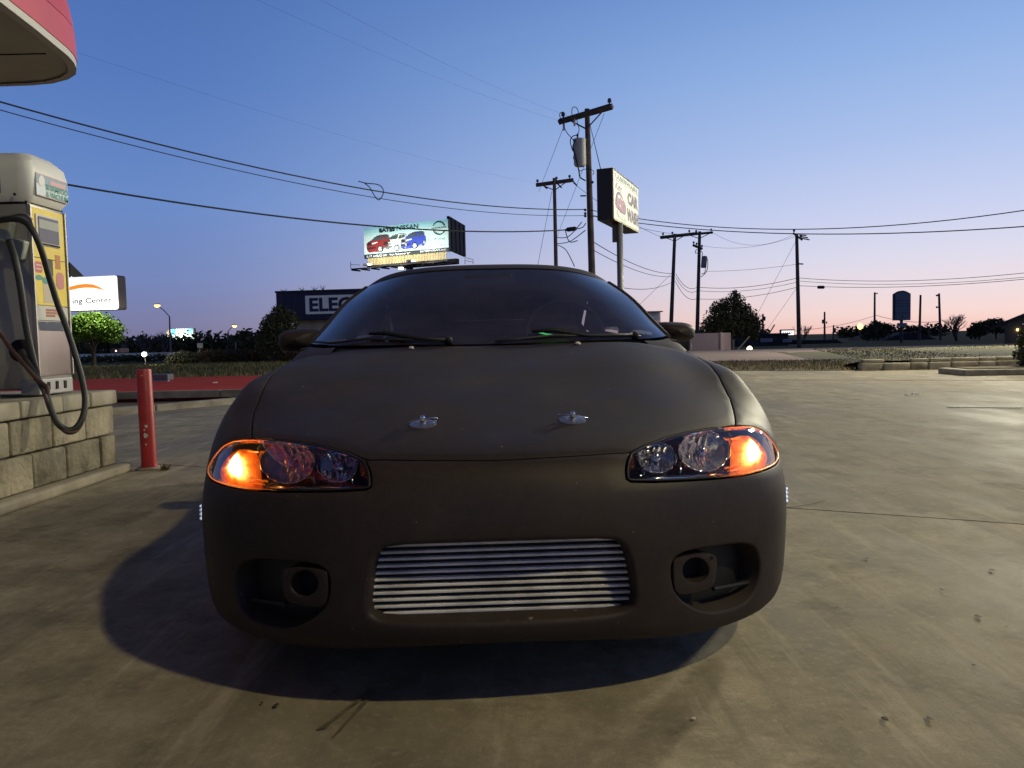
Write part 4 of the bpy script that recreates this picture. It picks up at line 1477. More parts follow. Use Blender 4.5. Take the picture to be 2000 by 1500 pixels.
# ------------------------------------------------------------------ vacuum machine
XV, YV = -2.95, 4.77           # right-hand face plane and the near face plane
M_STEEL = mat('brushed_steel', (.46, .44, .41), rough=.42, metal=.6, col2=(.36, .34, .31), scale=3, rvar=.08)
M_HOOD = mat('moulded_hood', (.80, .80, .74), rough=.5, col2=(.66, .65, .59), scale=2)
M_YEL = mat('yellow_panel', (.86, .66, .06), rough=.5, col2=(.74, .55, .08), scale=6)
vac = thing('vacuum_machine', 'steel shampoo and vacuum machine with yellow panel and white hood on the stone island', 'vacuum machine', (XV - .25, 4.95, .60))
MB().box((XV - .30, YV + .20, 1.22), (.60, .385, 1.16), bev=.02).build('steel_body', M_STEEL, vac, smooth=40)
MB().box((XV - .05, YV + .19, .655), (.12, .37, .10), bev=.008).build('foot_box', mat('foot_steel', (.35, .34, .33), rough=.5, metal=.6), vac)
for k in range(3):
    MB().box((XV + .012, YV + .10 + .09 * k, .66), (.004, .028, .05)).build('foot_slot', M_DARK, vac)
MB().box((XV - .35, YV + .0, .63), (.2, .02, .045)).build('foot_plate', mat('white_plate', (.5, .5, .47), rough=.5), vac)
# hood: rounded cap overhanging the body
hp = []
zz = [1.80, 1.84, 1.99, 2.05, 2.095, 2.11]
ww = [.005, .03, .04, .028, -.02, -.12]
rows = []
for z, o_ in zip(zz, ww):
    row = []
    for (x, y) in rrect(XV - .60 - o_, YV - o_, XV + o_, YV + .39 + o_, .07, 6):
        bul = .018 * math.sin(math.pi * max(0, min(1, (y - YV) / .39)))
        row.append((x, y, z + (bul if z > 2.0 else 0)))
    rows.append(row)
hb = MB().grid(rows, wrap=True)
hb.add(rows[-1], [tuple(range(len(rows[-1])))])
hb.add(rows[0], [tuple(range(len(rows[0])))])
hood_o = hb.build('hood', M_HOOD, vac, smooth=35)
MB().box((XV - .30, YV + .20, 1.792), (.585, .38, .03)).build('hood_gap', M_DARK, vac)
# hood sign on the right-hand face: gradient-blue card with green lettering
xs = XV + .0415
pc = [onx(px, py, xs) for px, py in ((69, 333), (134.5, 358), (134.5, 398), (70, 382))]
y0_, y1_ = YV + .035, YV + .375
zt, zb = 1.985, 1.845
AY, AZ = Vector((0, 1, 0)), Vector((0, 0, 1))


def card(name, x, y0, y1, z0, z1, m, th=.004, parent=vac):
    return MB().box((x, (y0 + y1) / 2, (z0 + z1) / 2), (th, y1 - y0, z1 - z0)).build(name, m, parent)


M_CARDB = mat('sign_blue', (.28, .36, .46), rough=.25)
M_CARDL = mat('sign_pale', (.66, .74, .74), rough=.25)
M_GREEN = mat('sign_green', (.03, .28, .22), rough=.4)
M_PINK = mat('sign_pink', (.60, .33, .31), rough=.4)
M_WHITE = mat('white_print', (.72, .72, .68), rough=.5)
M_REDP = mat('red_print', (.45, .05, .06), rough=.45)
lb = card('hood_label', xs, y0_, y1_, zb, zt, M_CARDL)
card('label_sky', xs + .0026, y0_ + .003, y1_ - .003, zb + .075, zt - .008, M_CARDB, .0016, lb)
card('label_stripe', xs + .0026, y0_ + .003, y1_ - .003, zt - .007, zt - .001, M_PINK, .0016, lb)
card('label_stripe', xs + .0026, y0_ + .003, y1_ - .003, zb + .001, zb + .006, M_PINK, .0016, lb)
card('label_banner', xs + .004, y0_ + .14, y1_ - .03, zt - .052, zt - .025, M_PINK, .0016, lb)
poly_mb([(y, z) for y, z in smooth_poly([(-.03, -.03), (.02, -.035), (.035, 0), (.02, .03), (0, .038), (-.02, .025), (-.035, 0)], 2)], (xs + .0045, y0_ + .055, zt - .045), AY, AZ).build('label_bubble', M_WHITE, lb)
text_mb('SHAMPOO', (xs + .0046, (y0_ + y1_) / 2 + .045, 1.912), AY, AZ, height=.038, width=.24, bold=.03, proud=.0005).build('lettering', M_GREEN, lb)
text_mb('& VACUUM', (xs + .0046, (y0_ + y1_) / 2 + .045, 1.868), AY, AZ, height=.038, width=.24, bold=.03, proud=.0005).build('lettering', M_GREEN, lb)
# the same card on the near face (only its end shows)
yf = YV - .0415
fl_ = MB().box((XV - .30, yf, 1.915), (.34, .004, .14)).build('hood_label', mat('sign_navy', (.05, .12, .24), rough=.3), vac)
MB().box((XV - .30, yf - .0026, 1.980), (.335, .0016, .010)).build('label_stripe', M_REDP, fl_)
MB().box((XV - .30, yf - .0026, 1.850), (.335, .0016, .008)).build('label_stripe', M_REDP, fl_)
MB().box((XV - .30, yf - .0026, 1.872), (.33, .0016, .034)).build('label_haze', mat('sign_haze', (.25, .42, .42), rough=.3), fl_)
AX = Vector((1, 0, 0))
text_mb('SHAMPOO', (XV - .28, yf - .004, 1.925), AX, AZ, height=.034, width=.24, bold=.015, proud=.0005).build('lettering', M_GREEN, fl_)
text_mb('& VACUUM', (XV - .28, yf - .004, 1.880), AX, AZ, height=.034, width=.24, bold=.015, proud=.0005).build('lettering', M_GREEN, fl_)
for z in (1.835,):
    MB().lathe([(.009, 0), (.008, .004), (0, .005)], (XV - .045, YV - .042, z), (0, -1, 0), 10).build('screw', M_DARK, vac)

# yellow front panel and everything on it (right-hand face)
xp = XV + .004
yp0, yp1 = YV + .015, YV + .355
pan = card('yellow_panel', xp, yp0, yp1, 1.17, 1.775, M_YEL, .012)
zt1, zb1 = 1.735, 1.545
fr1 = card('window_frame', xp + .009, YV + .055, YV + .30, zb1, zt1, mat('pale_frame', (.55, .53, .48), rough=.4), .008, pan)
card('window_pane', xp + .0145, YV + .075, YV + .285, zb1 + .02, zt1 - .012, mat('grey_pane', (.17, .16, .18), rough=.12), .004, pan)
card('paper_notice', xp + .0172, YV + .077, YV + .283, zb1 + .105, zt1 - .03, mat('notice_paper', (.36, .38, .34), rough=.6), .0015, pan)
card('frame_bottom', xp + .0155, YV + .07, YV + .29, zb1 + .004, zb1 + .014, M_DARK, .004, pan)
# printed lower half of the panel
card('panel_seam', xp + .0065, yp0, yp1, 1.462, 1.466, M_DARK, .0015, pan)
card('panel_slot', xp + .0065, YV + .135, YV + .215, 1.36, 1.462, mat('slot_shadow', (.13, .12, .085), rough=.8), .002, pan)
card('orange_sticker', xp + .0065, YV + .245, YV + .30, 1.41, 1.50, mat('orange_print', (.5, .17, .03), rough=.5), .002, pan)
poly_mb([(y, z) for y, z in rrect(-.042, -.055, .042, .055, .03)], (xp + .0068, YV + .287, 1.335), AY, AZ, .0012).build('red_sticker', mat('coral_print', (.58, .20, .18), rough=.5), pan)
poly_mb([(y, z) for y, z in rrect(-.038, -.035, .038, .035, .02)], (xp + .0068, YV + .062, 1.405), AY, AZ, .0012).build('red_sticker', mat('coral_print2', (.55, .12, .11), rough=.5), pan)
for dz in (.012, -.012):
    card('sticker_line', xp + .0085, YV + .035, YV + .09, 1.403 + dz, 1.408 + dz, M_WHITE, .001, pan)
poly_mb(ellipse(0, 0, .035, .016), (xp + .0068, YV + .062, 1.34), AY, AZ, .0012).build('green_mark', M_GREEN, pan)
poly_mb(ellipse(0, 0, .030, .022), (xp + .0068, YV + .125, 1.325), AY, AZ, .0012).build('green_mark', M_GREEN, pan)
card('worn_patch', xp + .0065, YV + .10, YV + .235, 1.185, 1.315, mat('worn_print', (.56, .49, .36), rough=.6), .0015, pan)
wl_ = card('white_card', xp, yp0, yp1, 1.075, 1.163, mat('cream_card', (.58, .56, .48), rough=.5), .012)
M_RB = mat('red_brown_print', (.42, .13, .08), rough=.5)
for z, w_ in ((1.140, .12), (1.122, .13), (1.104, .10)):
    for q in range(6):
        card('printed_word', xp + .0068, YV + .115 + w_ / 6 * q, YV + .115 + w_ / 6 * (q + .78), z - .007, z + .007, M_RB, .001, wl_)
poly_mb(ellipse(0, 0, .028, .022), (xp + .0066, YV + .25, 1.128), AY, AZ, .0008).build('orange_mark', mat('orange_mark', (.6, .3, .05), rough=.5), wl_)
st_ = card('blue_strip', xp, yp0, yp1, 1.012, 1.066, mat('blue_strip', (.045, .055, .09), rough=.3, col2=(.3, .32, .36), scale=14, lo=.5, hi=.62), .012)
lw = card('steel_door', xp, yp0, yp1, .725, 1.004, mat('polished_steel', (.55, .50, .46), rough=.22, metal=1.0, rvar=.08, scale=3), .012)
for y in (yp0 - .008, yp1 + .016):
    card('edge_trim', xp + .004, y - .006, y + .006, .725, 1.785, M_STEEL, .02)
# lamp bracket on the far side
MB().add([(XV - .06, YV + .40, 1.47), (XV + .015, YV + .40, 1.47), (XV + .04, YV + .52, 1.385), (XV - .06, YV + .52, 1.385), (XV - .06, YV + .40, 1.37), (XV + .015, YV + .40, 1.37)],
         [(0, 1, 2, 3), (0, 4, 5, 1), (1, 5, 2), (3, 4, 0), (2, 5, 4, 3)]).build('nozzle_bracket', M_DARK, vac)
# near face: nozzle clips and moulded recess rim
for (px, py, w_, h_) in ((12, 452, .075, .13), (37, 487, .085, .12)):
    c = at(px, py, YV - .03)
    MB().box(c, (w_, .06, h_), bev=.012, rot=Matrix.Rotation(R(14), 3, 'Y')).build('hose_clip', mat('clip_grey', (.34, .36, .29), rough=.5), vac)
rim_ = [at(px, py, YV - .004) for px, py in ((-30, 432), (0, 424), (20, 420), (40, 416), (52, 418), (62, 428), (64, 445))]
MB().tube(rim_, .006, 6).build('recess_rim', M_STEEL, vac, smooth=True)
MB().lathe([(.07, -.01), (.07, .03), (.055, .04), (0, .042)], at(45, 685, YV), (0, -1, 0), 20).build('hose_port', M_DARK, vac, smooth=40)


def smooth_path(P, n=8):
    P = [Vector(p) for p in P]
    out = []
    for i in range(len(P) - 1):
        a, b, c, d = P[max(i - 1, 0)], P[i], P[i + 1], P[min(i + 2, len(P) - 1)]
        for k in range(n):
            t = k / n
            out.append(.5 * ((2 * b) + (-a + c) * t + (2 * a - 5 * b + 4 * c - d) * t * t + (-a + 3 * b - 3 * c + d) * t ** 3))
    out.append(P[-1])
    return out


M_HOSE = mat('hose_rubber', (.028, .027, .025), rough=.45, bump=.2, bscale=300)
M_HOSE2 = mat('brown_hose', (.075, .035, .028), rough=.5)
h1 = [at(-30, 436, 4.66), at(0, 430, 4.64), at(30, 428, 4.62), at(52, 436, 4.60), at(68, 458, 4.60), at(82, 492, 4.62), at(96, 540, 4.66), at(112, 592, 4.70), at(130, 640, 4.72), at(146, 690, 4.72), at(158, 732, 4.70),
      at(166, 775, 4.66), at(163, 810, 4.62), at(150, 834, 4.58), at(132, 840, 4.55), at(112, 826, 4.52), at(98, 795, 4.52), at(88, 765, 4.55), at(66, 728, 4.58), at(48, 700, 4.62), at(42, 686, 4.70)]
MB().tube(smooth_path(h1), .0185, 10).build('vacuum_hose', M_HOSE, vac, smooth=True)
h2 = [at(18, 470, 4.66), at(30, 510, 4.62), at(40, 560, 4.62), at(50, 630, 4.63), at(62, 690, 4.64), at(70, 722, 4.66), at(72, 740, 4.72)]
MB().tube(smooth_path(h2), .020, 10).build('vacuum_hose', M_HOSE, vac, smooth=True)
h3 = [at(-40, 620, 4.62), at(0, 652, 4.60), at(22, 682, 4.58), at(50, 715, 4.56), at(74, 742, 4.55), at(92, 757, 4.54), at(90, 770, 4.53), at(84, 760, 4.53), at(92, 782, 4.52), at(106, 812, 4.52), at(122, 838, 4.53), at(140, 845, 4.55), at(156, 832, 4.6), at(165, 800, 4.65)]
MB().tube(smooth_path(h3), .013, 8).build('shampoo_hose', M_HOSE2, vac, smooth=True)

# ------------------------------------------------------------------ canopy, top left
KS = 1.11
def kp(x, y):
    return (x * KS, y * KS)
zc_ = CAM_H + (2.92 - CAM_H) * KS
plan = [kp(*p) for p in ((-2.88, 4.0), (-2.934, 4.6), (-2.971, 5.0), (-3.025, 5.43), (-3.055, 5.55), (-3.099, 5.66), (-3.171, 5.78), (-3.285, 5.88), (-3.448, 5.96), (-3.62, 5.99), (-3.86, 6.0),
                             (-12, 6.0), (-12, -6), (-2.4, -6), (-2.5, -2), (-2.72, 2))]
can = thing('canopy', 'red rounded canopy with dark underside overhanging the vacuum bay, cut by the frame edge', 'canopy', (plan[0][0] - 3, 2, zc_))


def offs(plan, d):
    p = np.array(plan)
    e1 = p - np.roll(p, 1, 0); e2 = np.roll(p, -1, 0) - p
    n = np.stack([e1[:, 1], -e1[:, 0]], 1) / (np.linalg.norm(e1, axis=1)[:, None] + 1e-9) + np.stack([e2[:, 1], -e2[:, 0]], 1) / (np.linalg.norm(e2, axis=1)[:, None] + 1e-9)
    n /= np.linalg.norm(n, axis=1)[:, None] + 1e-9
    s_ = 1 if area2(plan) > 0 else -1
    return p + n * d * s_


M_FASC = mat('canopy_red', (.55, .06, .085), rough=.45, col2=(.47, .05, .075), scale=1.5)
M_SOFF = mat('soffit_panel', (.52, .48, .40), rough=.8, col2=(.44, .40, .33), scale=2)
M_TRIMW = mat('gutter_trim', (.55, .53, .46), rough=.4)


def band(prof, name, m):
    rows = []
    for z, o_ in prof:
        q = offs(plan, o_)
        rows.append([(x, y, zc_ + z) for x, y in q])
    return MB().grid(rows, wrap=True).build(name, m, can, smooth=30)


band([(.045, .0), (.045, .02), (.27, .012), (.272, .004)], 'lower_fascia', M_FASC)
band([(.276, .004), (.278, .010), (.45, -.015), (.65, -.06), (.90, -.15), (1.1, -.28)], 'upper_fascia', M_FASC)
band([(-.01, -.05), (-.01, .012), (.043, .014)], 'gutter_trim', M_TRIMW)
q = offs(plan, -.03)
MB().add([(x, y, zc_ + .004) for x, y in q], [tuple(range(len(q)))]).build('soffit', M_SOFF, can)
for k in range(5):
    y = 1.0 + 1.25 * k
    MB().box((-8.0, y, zc_ + .001), (9.0, .012, .006)).build('soffit_joint', M_DARK, can)
q = offs(plan, -.2)
MB().add([(x, y, zc_ + 1.05) for x, y in q], [tuple(range(len(q)))]).build('canopy_roof', M_FASC, can)
for (x, y) in ((-8.5, 5.2), (-8.5, -3)):
    MB().box((x, y, zc_ / 2), (.35, .35, zc_)).build('canopy_post', M_STEEL, can)

# ------------------------------------------------------------------ yard lamps outside the frame: two inferred sources and an added fill lamp
def yard_lamp(name, label, base, head, energy, color, size, aim):
    t = thing(name, label, 'lamp post', base)
    MB().tube([base, (base[0], base[1], head[2] + .2)], [.09, .06], 10).build('pole', mat('lamp_pole', (.25, .25, .25), rough=.5, metal=.5), t, smooth=True)
    MB().tube([(base[0], base[1], head[2] + .15), (head[0], head[1], head[2] + .15)], .035, 8).build('arm', MATS['lamp_pole'], t, smooth=True)
    MB().box((head[0], head[1], head[2] + .10), (size * 1.15, size * 1.15, .13), bev=.03).build('lamp_head', MATS['lamp_pole'], t)
    ld = bpy.data.lights.new(name + '_light', 'AREA')
    ld.shape = 'DISK'; ld.size = size; ld.energy = energy; ld.color = color
    lo = bpy.data.objects.new(name + '_light', ld); COL.objects.link(lo)
    lo.location = (head[0], head[1], head[2] + .02)
    dv = Vector(aim) - Vector(head)
    lo.rotation_euler = dv.to_track_quat('-Z', 'Y').to_euler()
    return t


yard_lamp('yard_lamp', 'tall yard lamp behind the viewer lighting the coupe from the right', (6.0, -2.4, 0), (5.25, -1.6, 7.2), 590, (1.0, .86, .44), .42, (0.2, 3.5, 0))
yard_lamp('side_lamp', 'yard lamp just past the right edge lighting the far lot', (14.4, 18.0, 0), (13.3, 17.4, 7.8), 3000, (1.0, .92, .64), 1.5, (3, 9, 3.6))
yard_lamp('rear_fill_lamp', 'unseen fill lamp added past the right edge to brighten the mound', (25.6, 34.6, 0), (24.6, 34.0, 9.0), 4600, (1.0, .93, .70), .8, (14, 27, 0))  # added lamp with no visible source, brightens the mound and side road
# ------------------------------------------------------------------ ground on the right: verge, lane, mound
def gpoly(pts, z):
    out = []
    for px, py in pts:
        p = onz(px, py, z)
        out.append((p.x, p.y))
    return out


verge = [(3.2, 20.2), (8.05, 17.75), (8.35, 18.1), (13.5, 24.0), (4.6, 27.0), (2.0, 27.0)]
sheet('verge', verge, .012, M_DRYG, depth=.04)
far_lane = [(-2, 27.0), (4.6, 26.6), (13.6, 23.4), (30, 21), (60, 42), (40, 47), (12, 47), (-2, 47)]
sheet('side_road', far_lane, -.004, mat('worn_road', (.62, .47, .38), rough=.95, spec=.1, col2=(.54, .41, .33), scale=.5, bump=.4, bscale=20, world_pos=True))
# low mound held by two courses of stone blocks
mound = MB()
gx = np.linspace(0, 1, 15); gy = np.linspace(0, 1, 9)
rows = []
for b_ in gy:
    row = []
    for a_ in gx:
        x = 8.1 + 24 * a_ + 6 * b_ * (1 - a_)
        y = 17.75 - 1.2 * a_ * (1 - b_) + 24 * b_
        z = .22 - .10 * b_ + .10 * a_ * b_ + .015 * math.sin(x * 1.3) * math.sin(y * .7) * (b_ > 0)
        if b_ > .7:
            z -= (b_ - .7) * 1.0
        if a_ < .2 and b_ > .05:
            z *= a_ / .2
        row.append((x, y, z))
    rows.append(row)
mound.grid(rows).build('grass_mound', mat('mound_grass', (.27, .24, .14), rough=.95, col2=(.20, .19, .105), scale=.8, bump=.6, bscale=10, world_pos=True, dist=.05), smooth=True, kind='structure')
rw = thing('retaining_wall', 'low pale stone block wall edging the grass mound across the lot', 'retaining wall', (8.0, 17.7, 0))
x = 8.0
k = 0
def wy(x):
    return 17.66 - .05 * (x - 8.0)
while x < 20:
    w_ = .50 + .12 * math.sin(k * 2.1)
    rg = random.Random(k)
    MB().box((x + w_ / 2, wy(x + w_ / 2) + rg.uniform(-.01, .01), .085), (w_ - .02, .22, .17), bev=.02).build('wall_block', [M_STONE, M_CAP][k % 2], rw, smooth=50)
    if k != 1:
        MB().box((x + w_ / 2 + .06, wy(x) + .04 + rg.uniform(-.015, .015), .215), (w_ - .03, .20, .085), bev=.015, rot=Matrix.Rotation(rg.uniform(-.03, .03), 3, 'Z')).build('wall_block', M_CAP, rw, smooth=50)
    x += w_; k += 1
g = blades('verge_grass', [(p[0], p[1]) for p in verge], 11000, .015, .085, M_STRAW, w=.014, seed=5, z=.01, lean=1.3)
tag(g, 'dry brown grass strip along the far edge of the lot', 'grass')
g = blades('mound_grass', [(8.6, 18.0), (30, 17.0), (32, 34), (14, 36)], 16000, .015, .045, mat('mound_blade', (.22, .20, .10), rough=.9, col2=(.29, .25, .14), scale=1.0, world_pos=True), w=.02, seed=6, z=.17, lean=.8)
tag(g, 'short grass on the low mound behind the stone wall', 'grass')

# planted island at the right edge: kerb and shrub
isl2 = bpy.data.objects.new('planting_island', None); COL.objects.link(isl2); isl2['kind'] = 'structure'; ORIGIN[isl2.name] = Vector((0, 0, 0))
ic0, ic1 = onz(1892, 736), onz(2000, 740)
MB().box(((ic0.x + 13.4) / 2 + .1, ic0.y + .55, .055), (13.4 - ic0.x, 1.15, .13), bev=.03, rot=Matrix.Rotation(R(-6), 3, 'Z')).build('island_kerb', M_CURB, isl2)
MB().box(((ic0.x + 13.4) / 2 + .15, ic0.y + .58, .075), (13.4 - ic0.x - .35, .85, .12), rot=Matrix.Rotation(R(-6), 3, 'Z')).build('island_soil', M_DRYG, isl2)


# ------------------------------------------------------------------ foliage
def leaf_mat(name, a, b, scale=3.0, trans=.25):
    m = mat(name, a, rough=.65, col2=b, scale=scale, lo=.3, hi=.7, spec=.3)
    return m


def crown_mb(blobs, n, size, seed, droop=.2, shell=.55):
    """leaf clumps filling several ellipsoids: (cx,cy,cz,rx,ry,rz)"""
    rg = np.random.default_rng(seed)
    vol = np.array([b[3] * b[4] * b[5] for b in blobs]); vol = vol ** .75; vol /= vol.sum()
    mb = MB()
    which = rg.choice(len(blobs), n, p=vol)
    for i in which:
        cx, cy, cz, rx, ry, rz = blobs[i]
        d = rg.normal(size=3); d /= np.linalg.norm(d)
        r = shell + (1 - shell) * rg.random() if rg.random() < .8 else rg.random()
        r *= rg.uniform(.82, 1.12)
        c = np.array((cx + d[0] * rx * r, cy + d[1] * ry * r, cz + d[2] * rz * r))
        s = size * rg.uniform(.5, 1.3)
        a = rg.normal(size=3); a /= np.linalg.norm(a)
        b = np.cross(a, rg.normal(size=3)); b /= np.linalg.norm(b)
        a = a * s; b = b * s * .55
        mb.add([c - a, c + b * .9 - a * .1, c + a, c - b * .9 + a * .1], [(0, 1, 2, 3)])
    return mb


def limbs(mb, p, d, l, r, depth, rg, spread=.6, up=.25, taper=.68, kids=(2, 3), n=5):
    q = p + d * l
    mid = (p + q) / 2 + Vector((rg.uniform(-1, 1), rg.uniform(-1, 1), 0)) * l * .06
    mb.tube([p, mid, q], [r, r * .85, r * .7], n, cap=False)
    if depth == 0:
        return
    for k in range(rg.randint(*kids)):
        nd = (d + Vector((rg.uniform(-1, 1), rg.uniform(-1, 1), rg.uniform(-.4, .6) + up)) * spread).normalized()
        limbs(mb, q if rg.random() < .7 else mid, nd, l * rg.uniform(.62, .85), r * taper, depth - 1, rg, spread, up, taper, kids, max(3, n - 1))


M_BARK = mat('bark', (.07, .055, .04), rough=.95, col2=(.04, .032, .025), scale=12, bump=.4)
M_LEAF_D = leaf_mat('dark_leaves', (.06, .062, .028), (.10, .095, .042))
M_LEAF_L = leaf_mat('light_leaves', (.10, .20, .02), (.06, .12, .015))
M_LEAF_B = leaf_mat('brown_leaves', (.13, .085, .045), (.08, .06, .032))
M_LEAF_G = leaf_mat('grey_leaves', (.10, .10, .06), (.06, .065, .035))
M_TWIG = mat('bare_twigs', (.12, .085, .075), rough=.9)
M_TWIG2 = mat('grey_twigs', (.10, .085, .10), rough=.9)


def tree(name, label, base, blobs, n, size, lm, trunk_h, trunk_r, seed, group=None, cat='tree', stems=1, shell=.55):
    t = thing(name, label, cat, base, group)
    rg = random.Random(seed)
    tb = MB()
    for s_ in range(stems):
        o_ = Vector(base) + Vector((rg.uniform(-.25, .25), rg.uniform(-.2, .2), -.05)) * (1 if stems > 1 else 0)
        d = Vector((rg.uniform(-.15, .15), rg.uniform(-.15, .15), 1)).normalized()
        limbs(tb, o_, d, trunk_h, trunk_r, 2, rg, .7, .1, .6)
    tb.build('trunk', M_BARK, t, smooth=True)
    B = [(base[0] + b[0], base[1] + b[1], base[2] + b[2], b[3], b[4], b[5]) for b in blobs]
    crown_mb(B, n, size, seed, shell=shell).build('crown', lm, t, recalc=False)
    return t


def shrub(name, label, base, blobs, n, size, lm, seed, group=None):
    t = thing(name, label, 'shrub', base, group)
    rg = random.Random(seed)
    tb = MB()
    for k in range(4):
        b = blobs[k % len(blobs)]
        tb.tube([Vector(base), Vector(base) + Vector((b[0] * .7, b[1] * .7, b[2]))], [.04, .015], 5)
    tb.build('stem', M_BARK, t)
    B = [(base[0] + b[0], base[1] + b[1], base[2] + b[2], b[3], b[4], b[5]) for b in blobs]
    crown_mb(B, n, size, seed, shell=.4).build('foliage', lm, t, recalc=False)
    return t


def bare_tree(name, label, base, h, r, seed, m, depth=5, spread=.75, group=None, stems=3):
    t = thing(name, label, 'bare tree', base, group)
    rg = random.Random(seed)
    tr_, br = MB(), MB()
    for k in range(stems):
        d = Vector((rg.uniform(-.5, .5), rg.uniform(-.3, .3), 1)).normalized()
        p0 = Vector(base) - Vector((0, 0, .1))
        p1 = p0 + d * h * .22
        tr_.tube([p0, p1], [r, r * .75], 6)
        for q in range(3):
            nd = (d + Vector((rg.uniform(-1, 1), rg.uniform(-1, 1), rg.uniform(-.1, .5))) * .6).normalized()
            limbs(br, p1, nd, h * .24, r * .6, depth - 2, rg, spread, .15, .62, (2, 3), 4)
    tr_.build('trunk', m, t, smooth=True)
    br.build('branches', m, t)
    return t


def gz(px, py, Y):
    p = at(px, py, Y)
    return (p.x, p.y, -.05)


# bright green tree under the lit sign
b = gz(181, 712, 41)
tree('street_tree', 'round bright green tree under the lit white sign', b, [(0, 0, 2.25, 1.45, 1.2, .72), (-.75, 0, 1.95, .95, .9, .6), (.75, .1, 2.0, 1.0, .9, .62), (.1, -.3, 2.5, .8, .7, .42), (1.25, 0, 1.55, .5, .5, .3), (-1.1, 0, 1.55, .45, .5, .35)],
     9000, .085, M_LEAF_L, .85, .11, 11, stems=3)
# dark tree left of the electric shop
b = gz(540, 700, 43)
tree('dark_tree', 'dark bushy tree growing against the left end of the navy shop', b, [(.1, 0, 1.5, 1.0, .9, 1.3), (-.55, 0, 1.2, .7, .7, .85), (.55, .3, 2.2, .75, .7, .9), (.2, 0, 2.75, .45, .45, .5), (-.1, .2, 2.1, .8, .8, .7)], 8000, .085, M_LEAF_D, 1.0, .1, 12, stems=2)
# big tree right of the car
b = gz(1428, 690, 52)
tree('big_tree', 'broad dark tree beside the pale container right of the car', b,
     [(0, 0, 1.9, 1.9, 1.5, 1.2), (-1.15, 0, 1.5, 1.0, 1.0, .9), (1.15, 0, 1.6, 1.05, 1.0, 1.0), (.25, 0, 3.1, .75, .7, .85), (-.95, 0, 2.7, .5, .5, .6), (1.0, 0, 2.6, .45, .5, .55), (-.45, .2, 2.9, .5, .5, .6), (-1.75, 0, .95, .55, .5, .45), (1.75, .1, 1.7, .4, .4, .45), (1.5, 0, .9, .5, .5, .4), (.35, 0, 3.75, .22, .22, .3)],
     12000, .10, M_LEAF_D, 1.2, .14, 13, stems=3, shell=.35)

# scrub hedge on the left: five bushes one can tell apart by place
for (px, py, Y, wx, hz, lm, sd, lab) in (
        (362, 712, 44, 1.05, .75, M_LEAF_G, 21, 'pale grey-green bush behind the bollard beside the white flood light'),
        (415, 712, 44, 1.0, .85, M_LEAF_B, 22, 'dark brown bush right of the sign post on the lawn edge'),
        (462, 712, 44.5, 1.0, .85, M_LEAF_B, 23, 'dark brown bush in the middle of the hedge row'),
        (510, 711, 45, 1.0, .80, M_LEAF_B, 24, 'brown bush at the foot of the dark tree'),
        (572, 712, 43, .95, .62, leaf_mat('rust_leaves', (.13, .07, .03), (.08, .045, .022)), 25, 'rust brown bush beside the left car mirror')):
    b = gz(px, py, Y)
    shrub('bush', lab, b, [(0, 0, hz * .5, wx, .8, hz * .55), (-wx * .5, 0, hz * .4, wx * .6, .7, hz * .45), (wx * .5, 0, hz * .45, wx * .6, .7, hz * .5)], 3000, .065, lm, sd, 'scrub bushes along the lawn')
for (px, Y, w, h, sd, lab) in ((215, 58, 2.6, .85, 31, 'low dark hedge clump in front of the white barrier under the green tree'), (300, 58, 2.4, .9, 32, 'low dark hedge clump in front of the white barrier left of the flood light')):
    b = gz(px, 706, Y)
    shrub('bush', lab, (b[0], b[1], -.1), [(0, 0, .30, w, .7, .32), (w * .6, 0, .25, w * .6, .7, .28), (-w * .6, 0, .27, w * .7, .7, .3)], 1500, .10, M_LEAF_D, sd, 'scrub bushes along the lawn')
# distant dark treeline, left
tl = MB()
rgt = np.random.default_rng(40)
B = []
for k in range(46):
    px = 120 + k * 11.5
    hgt = 2.2 + 1.4 * abs(math.sin(k * 1.7)) + (1.6 if 150 < px < 215 else 0)
    p = at(px, 690, 118 + rgt.uniform(-4, 4))
    B.append((p.x, p.y, hgt * .42, 1.5, 1.5, hgt * .55))
for k in range(16):
    p = at(455 + k * 3.6, 690, 100)
    hgt = 2.2 + (1.1 if 3 < k < 9 else 0)
    B.append((p.x, p.y, hgt * .42, 1.0, 1.0, hgt * .55))
o = crown_mb(B, 9000, .42, 41, shell=.3).build('treeline', M_LEAF_D, kind='stuff', recalc=False)
tag(o, 'distant dark line of trees on the left horizon', 'trees')
bare_tree('bare_tree', 'leafless grey tree left of the small far billboard', gz(285, 694, 95), 3.6, .10, 51, M_TWIG2, 5, .8, stems=4)
bare_tree('bare_tree', 'leafless grey tree behind the post of the small far billboard', gz(318, 694, 97), 3.8, .10, 52, M_TWIG2, 5, .8, stems=4)
bare_tree('bare_tree', 'leafless pinkish tree between the far poles and the house on the right', gz(1868, 672, 75), 3.1, .09, 53, M_TWIG, 5, .85, stems=5)
bare_tree('bare_tree', 'thin leafless shrubby tree behind the small lit sign', gz(1568, 676, 92), 3.0, .07, 54, M_TWIG, 4, .85, stems=4)
# shrub on the island at the right edge
b = onz(1999, 728); b = (b.x, b.y, .1)
shrub('bush', 'dark rounded shrub on the planted island at the right edge', b, [(.1, 0, .30, .28, .28, .34), (.1, 0, .62, .22, .22, .25)], 1500, .045, M_LEAF_D, 33)
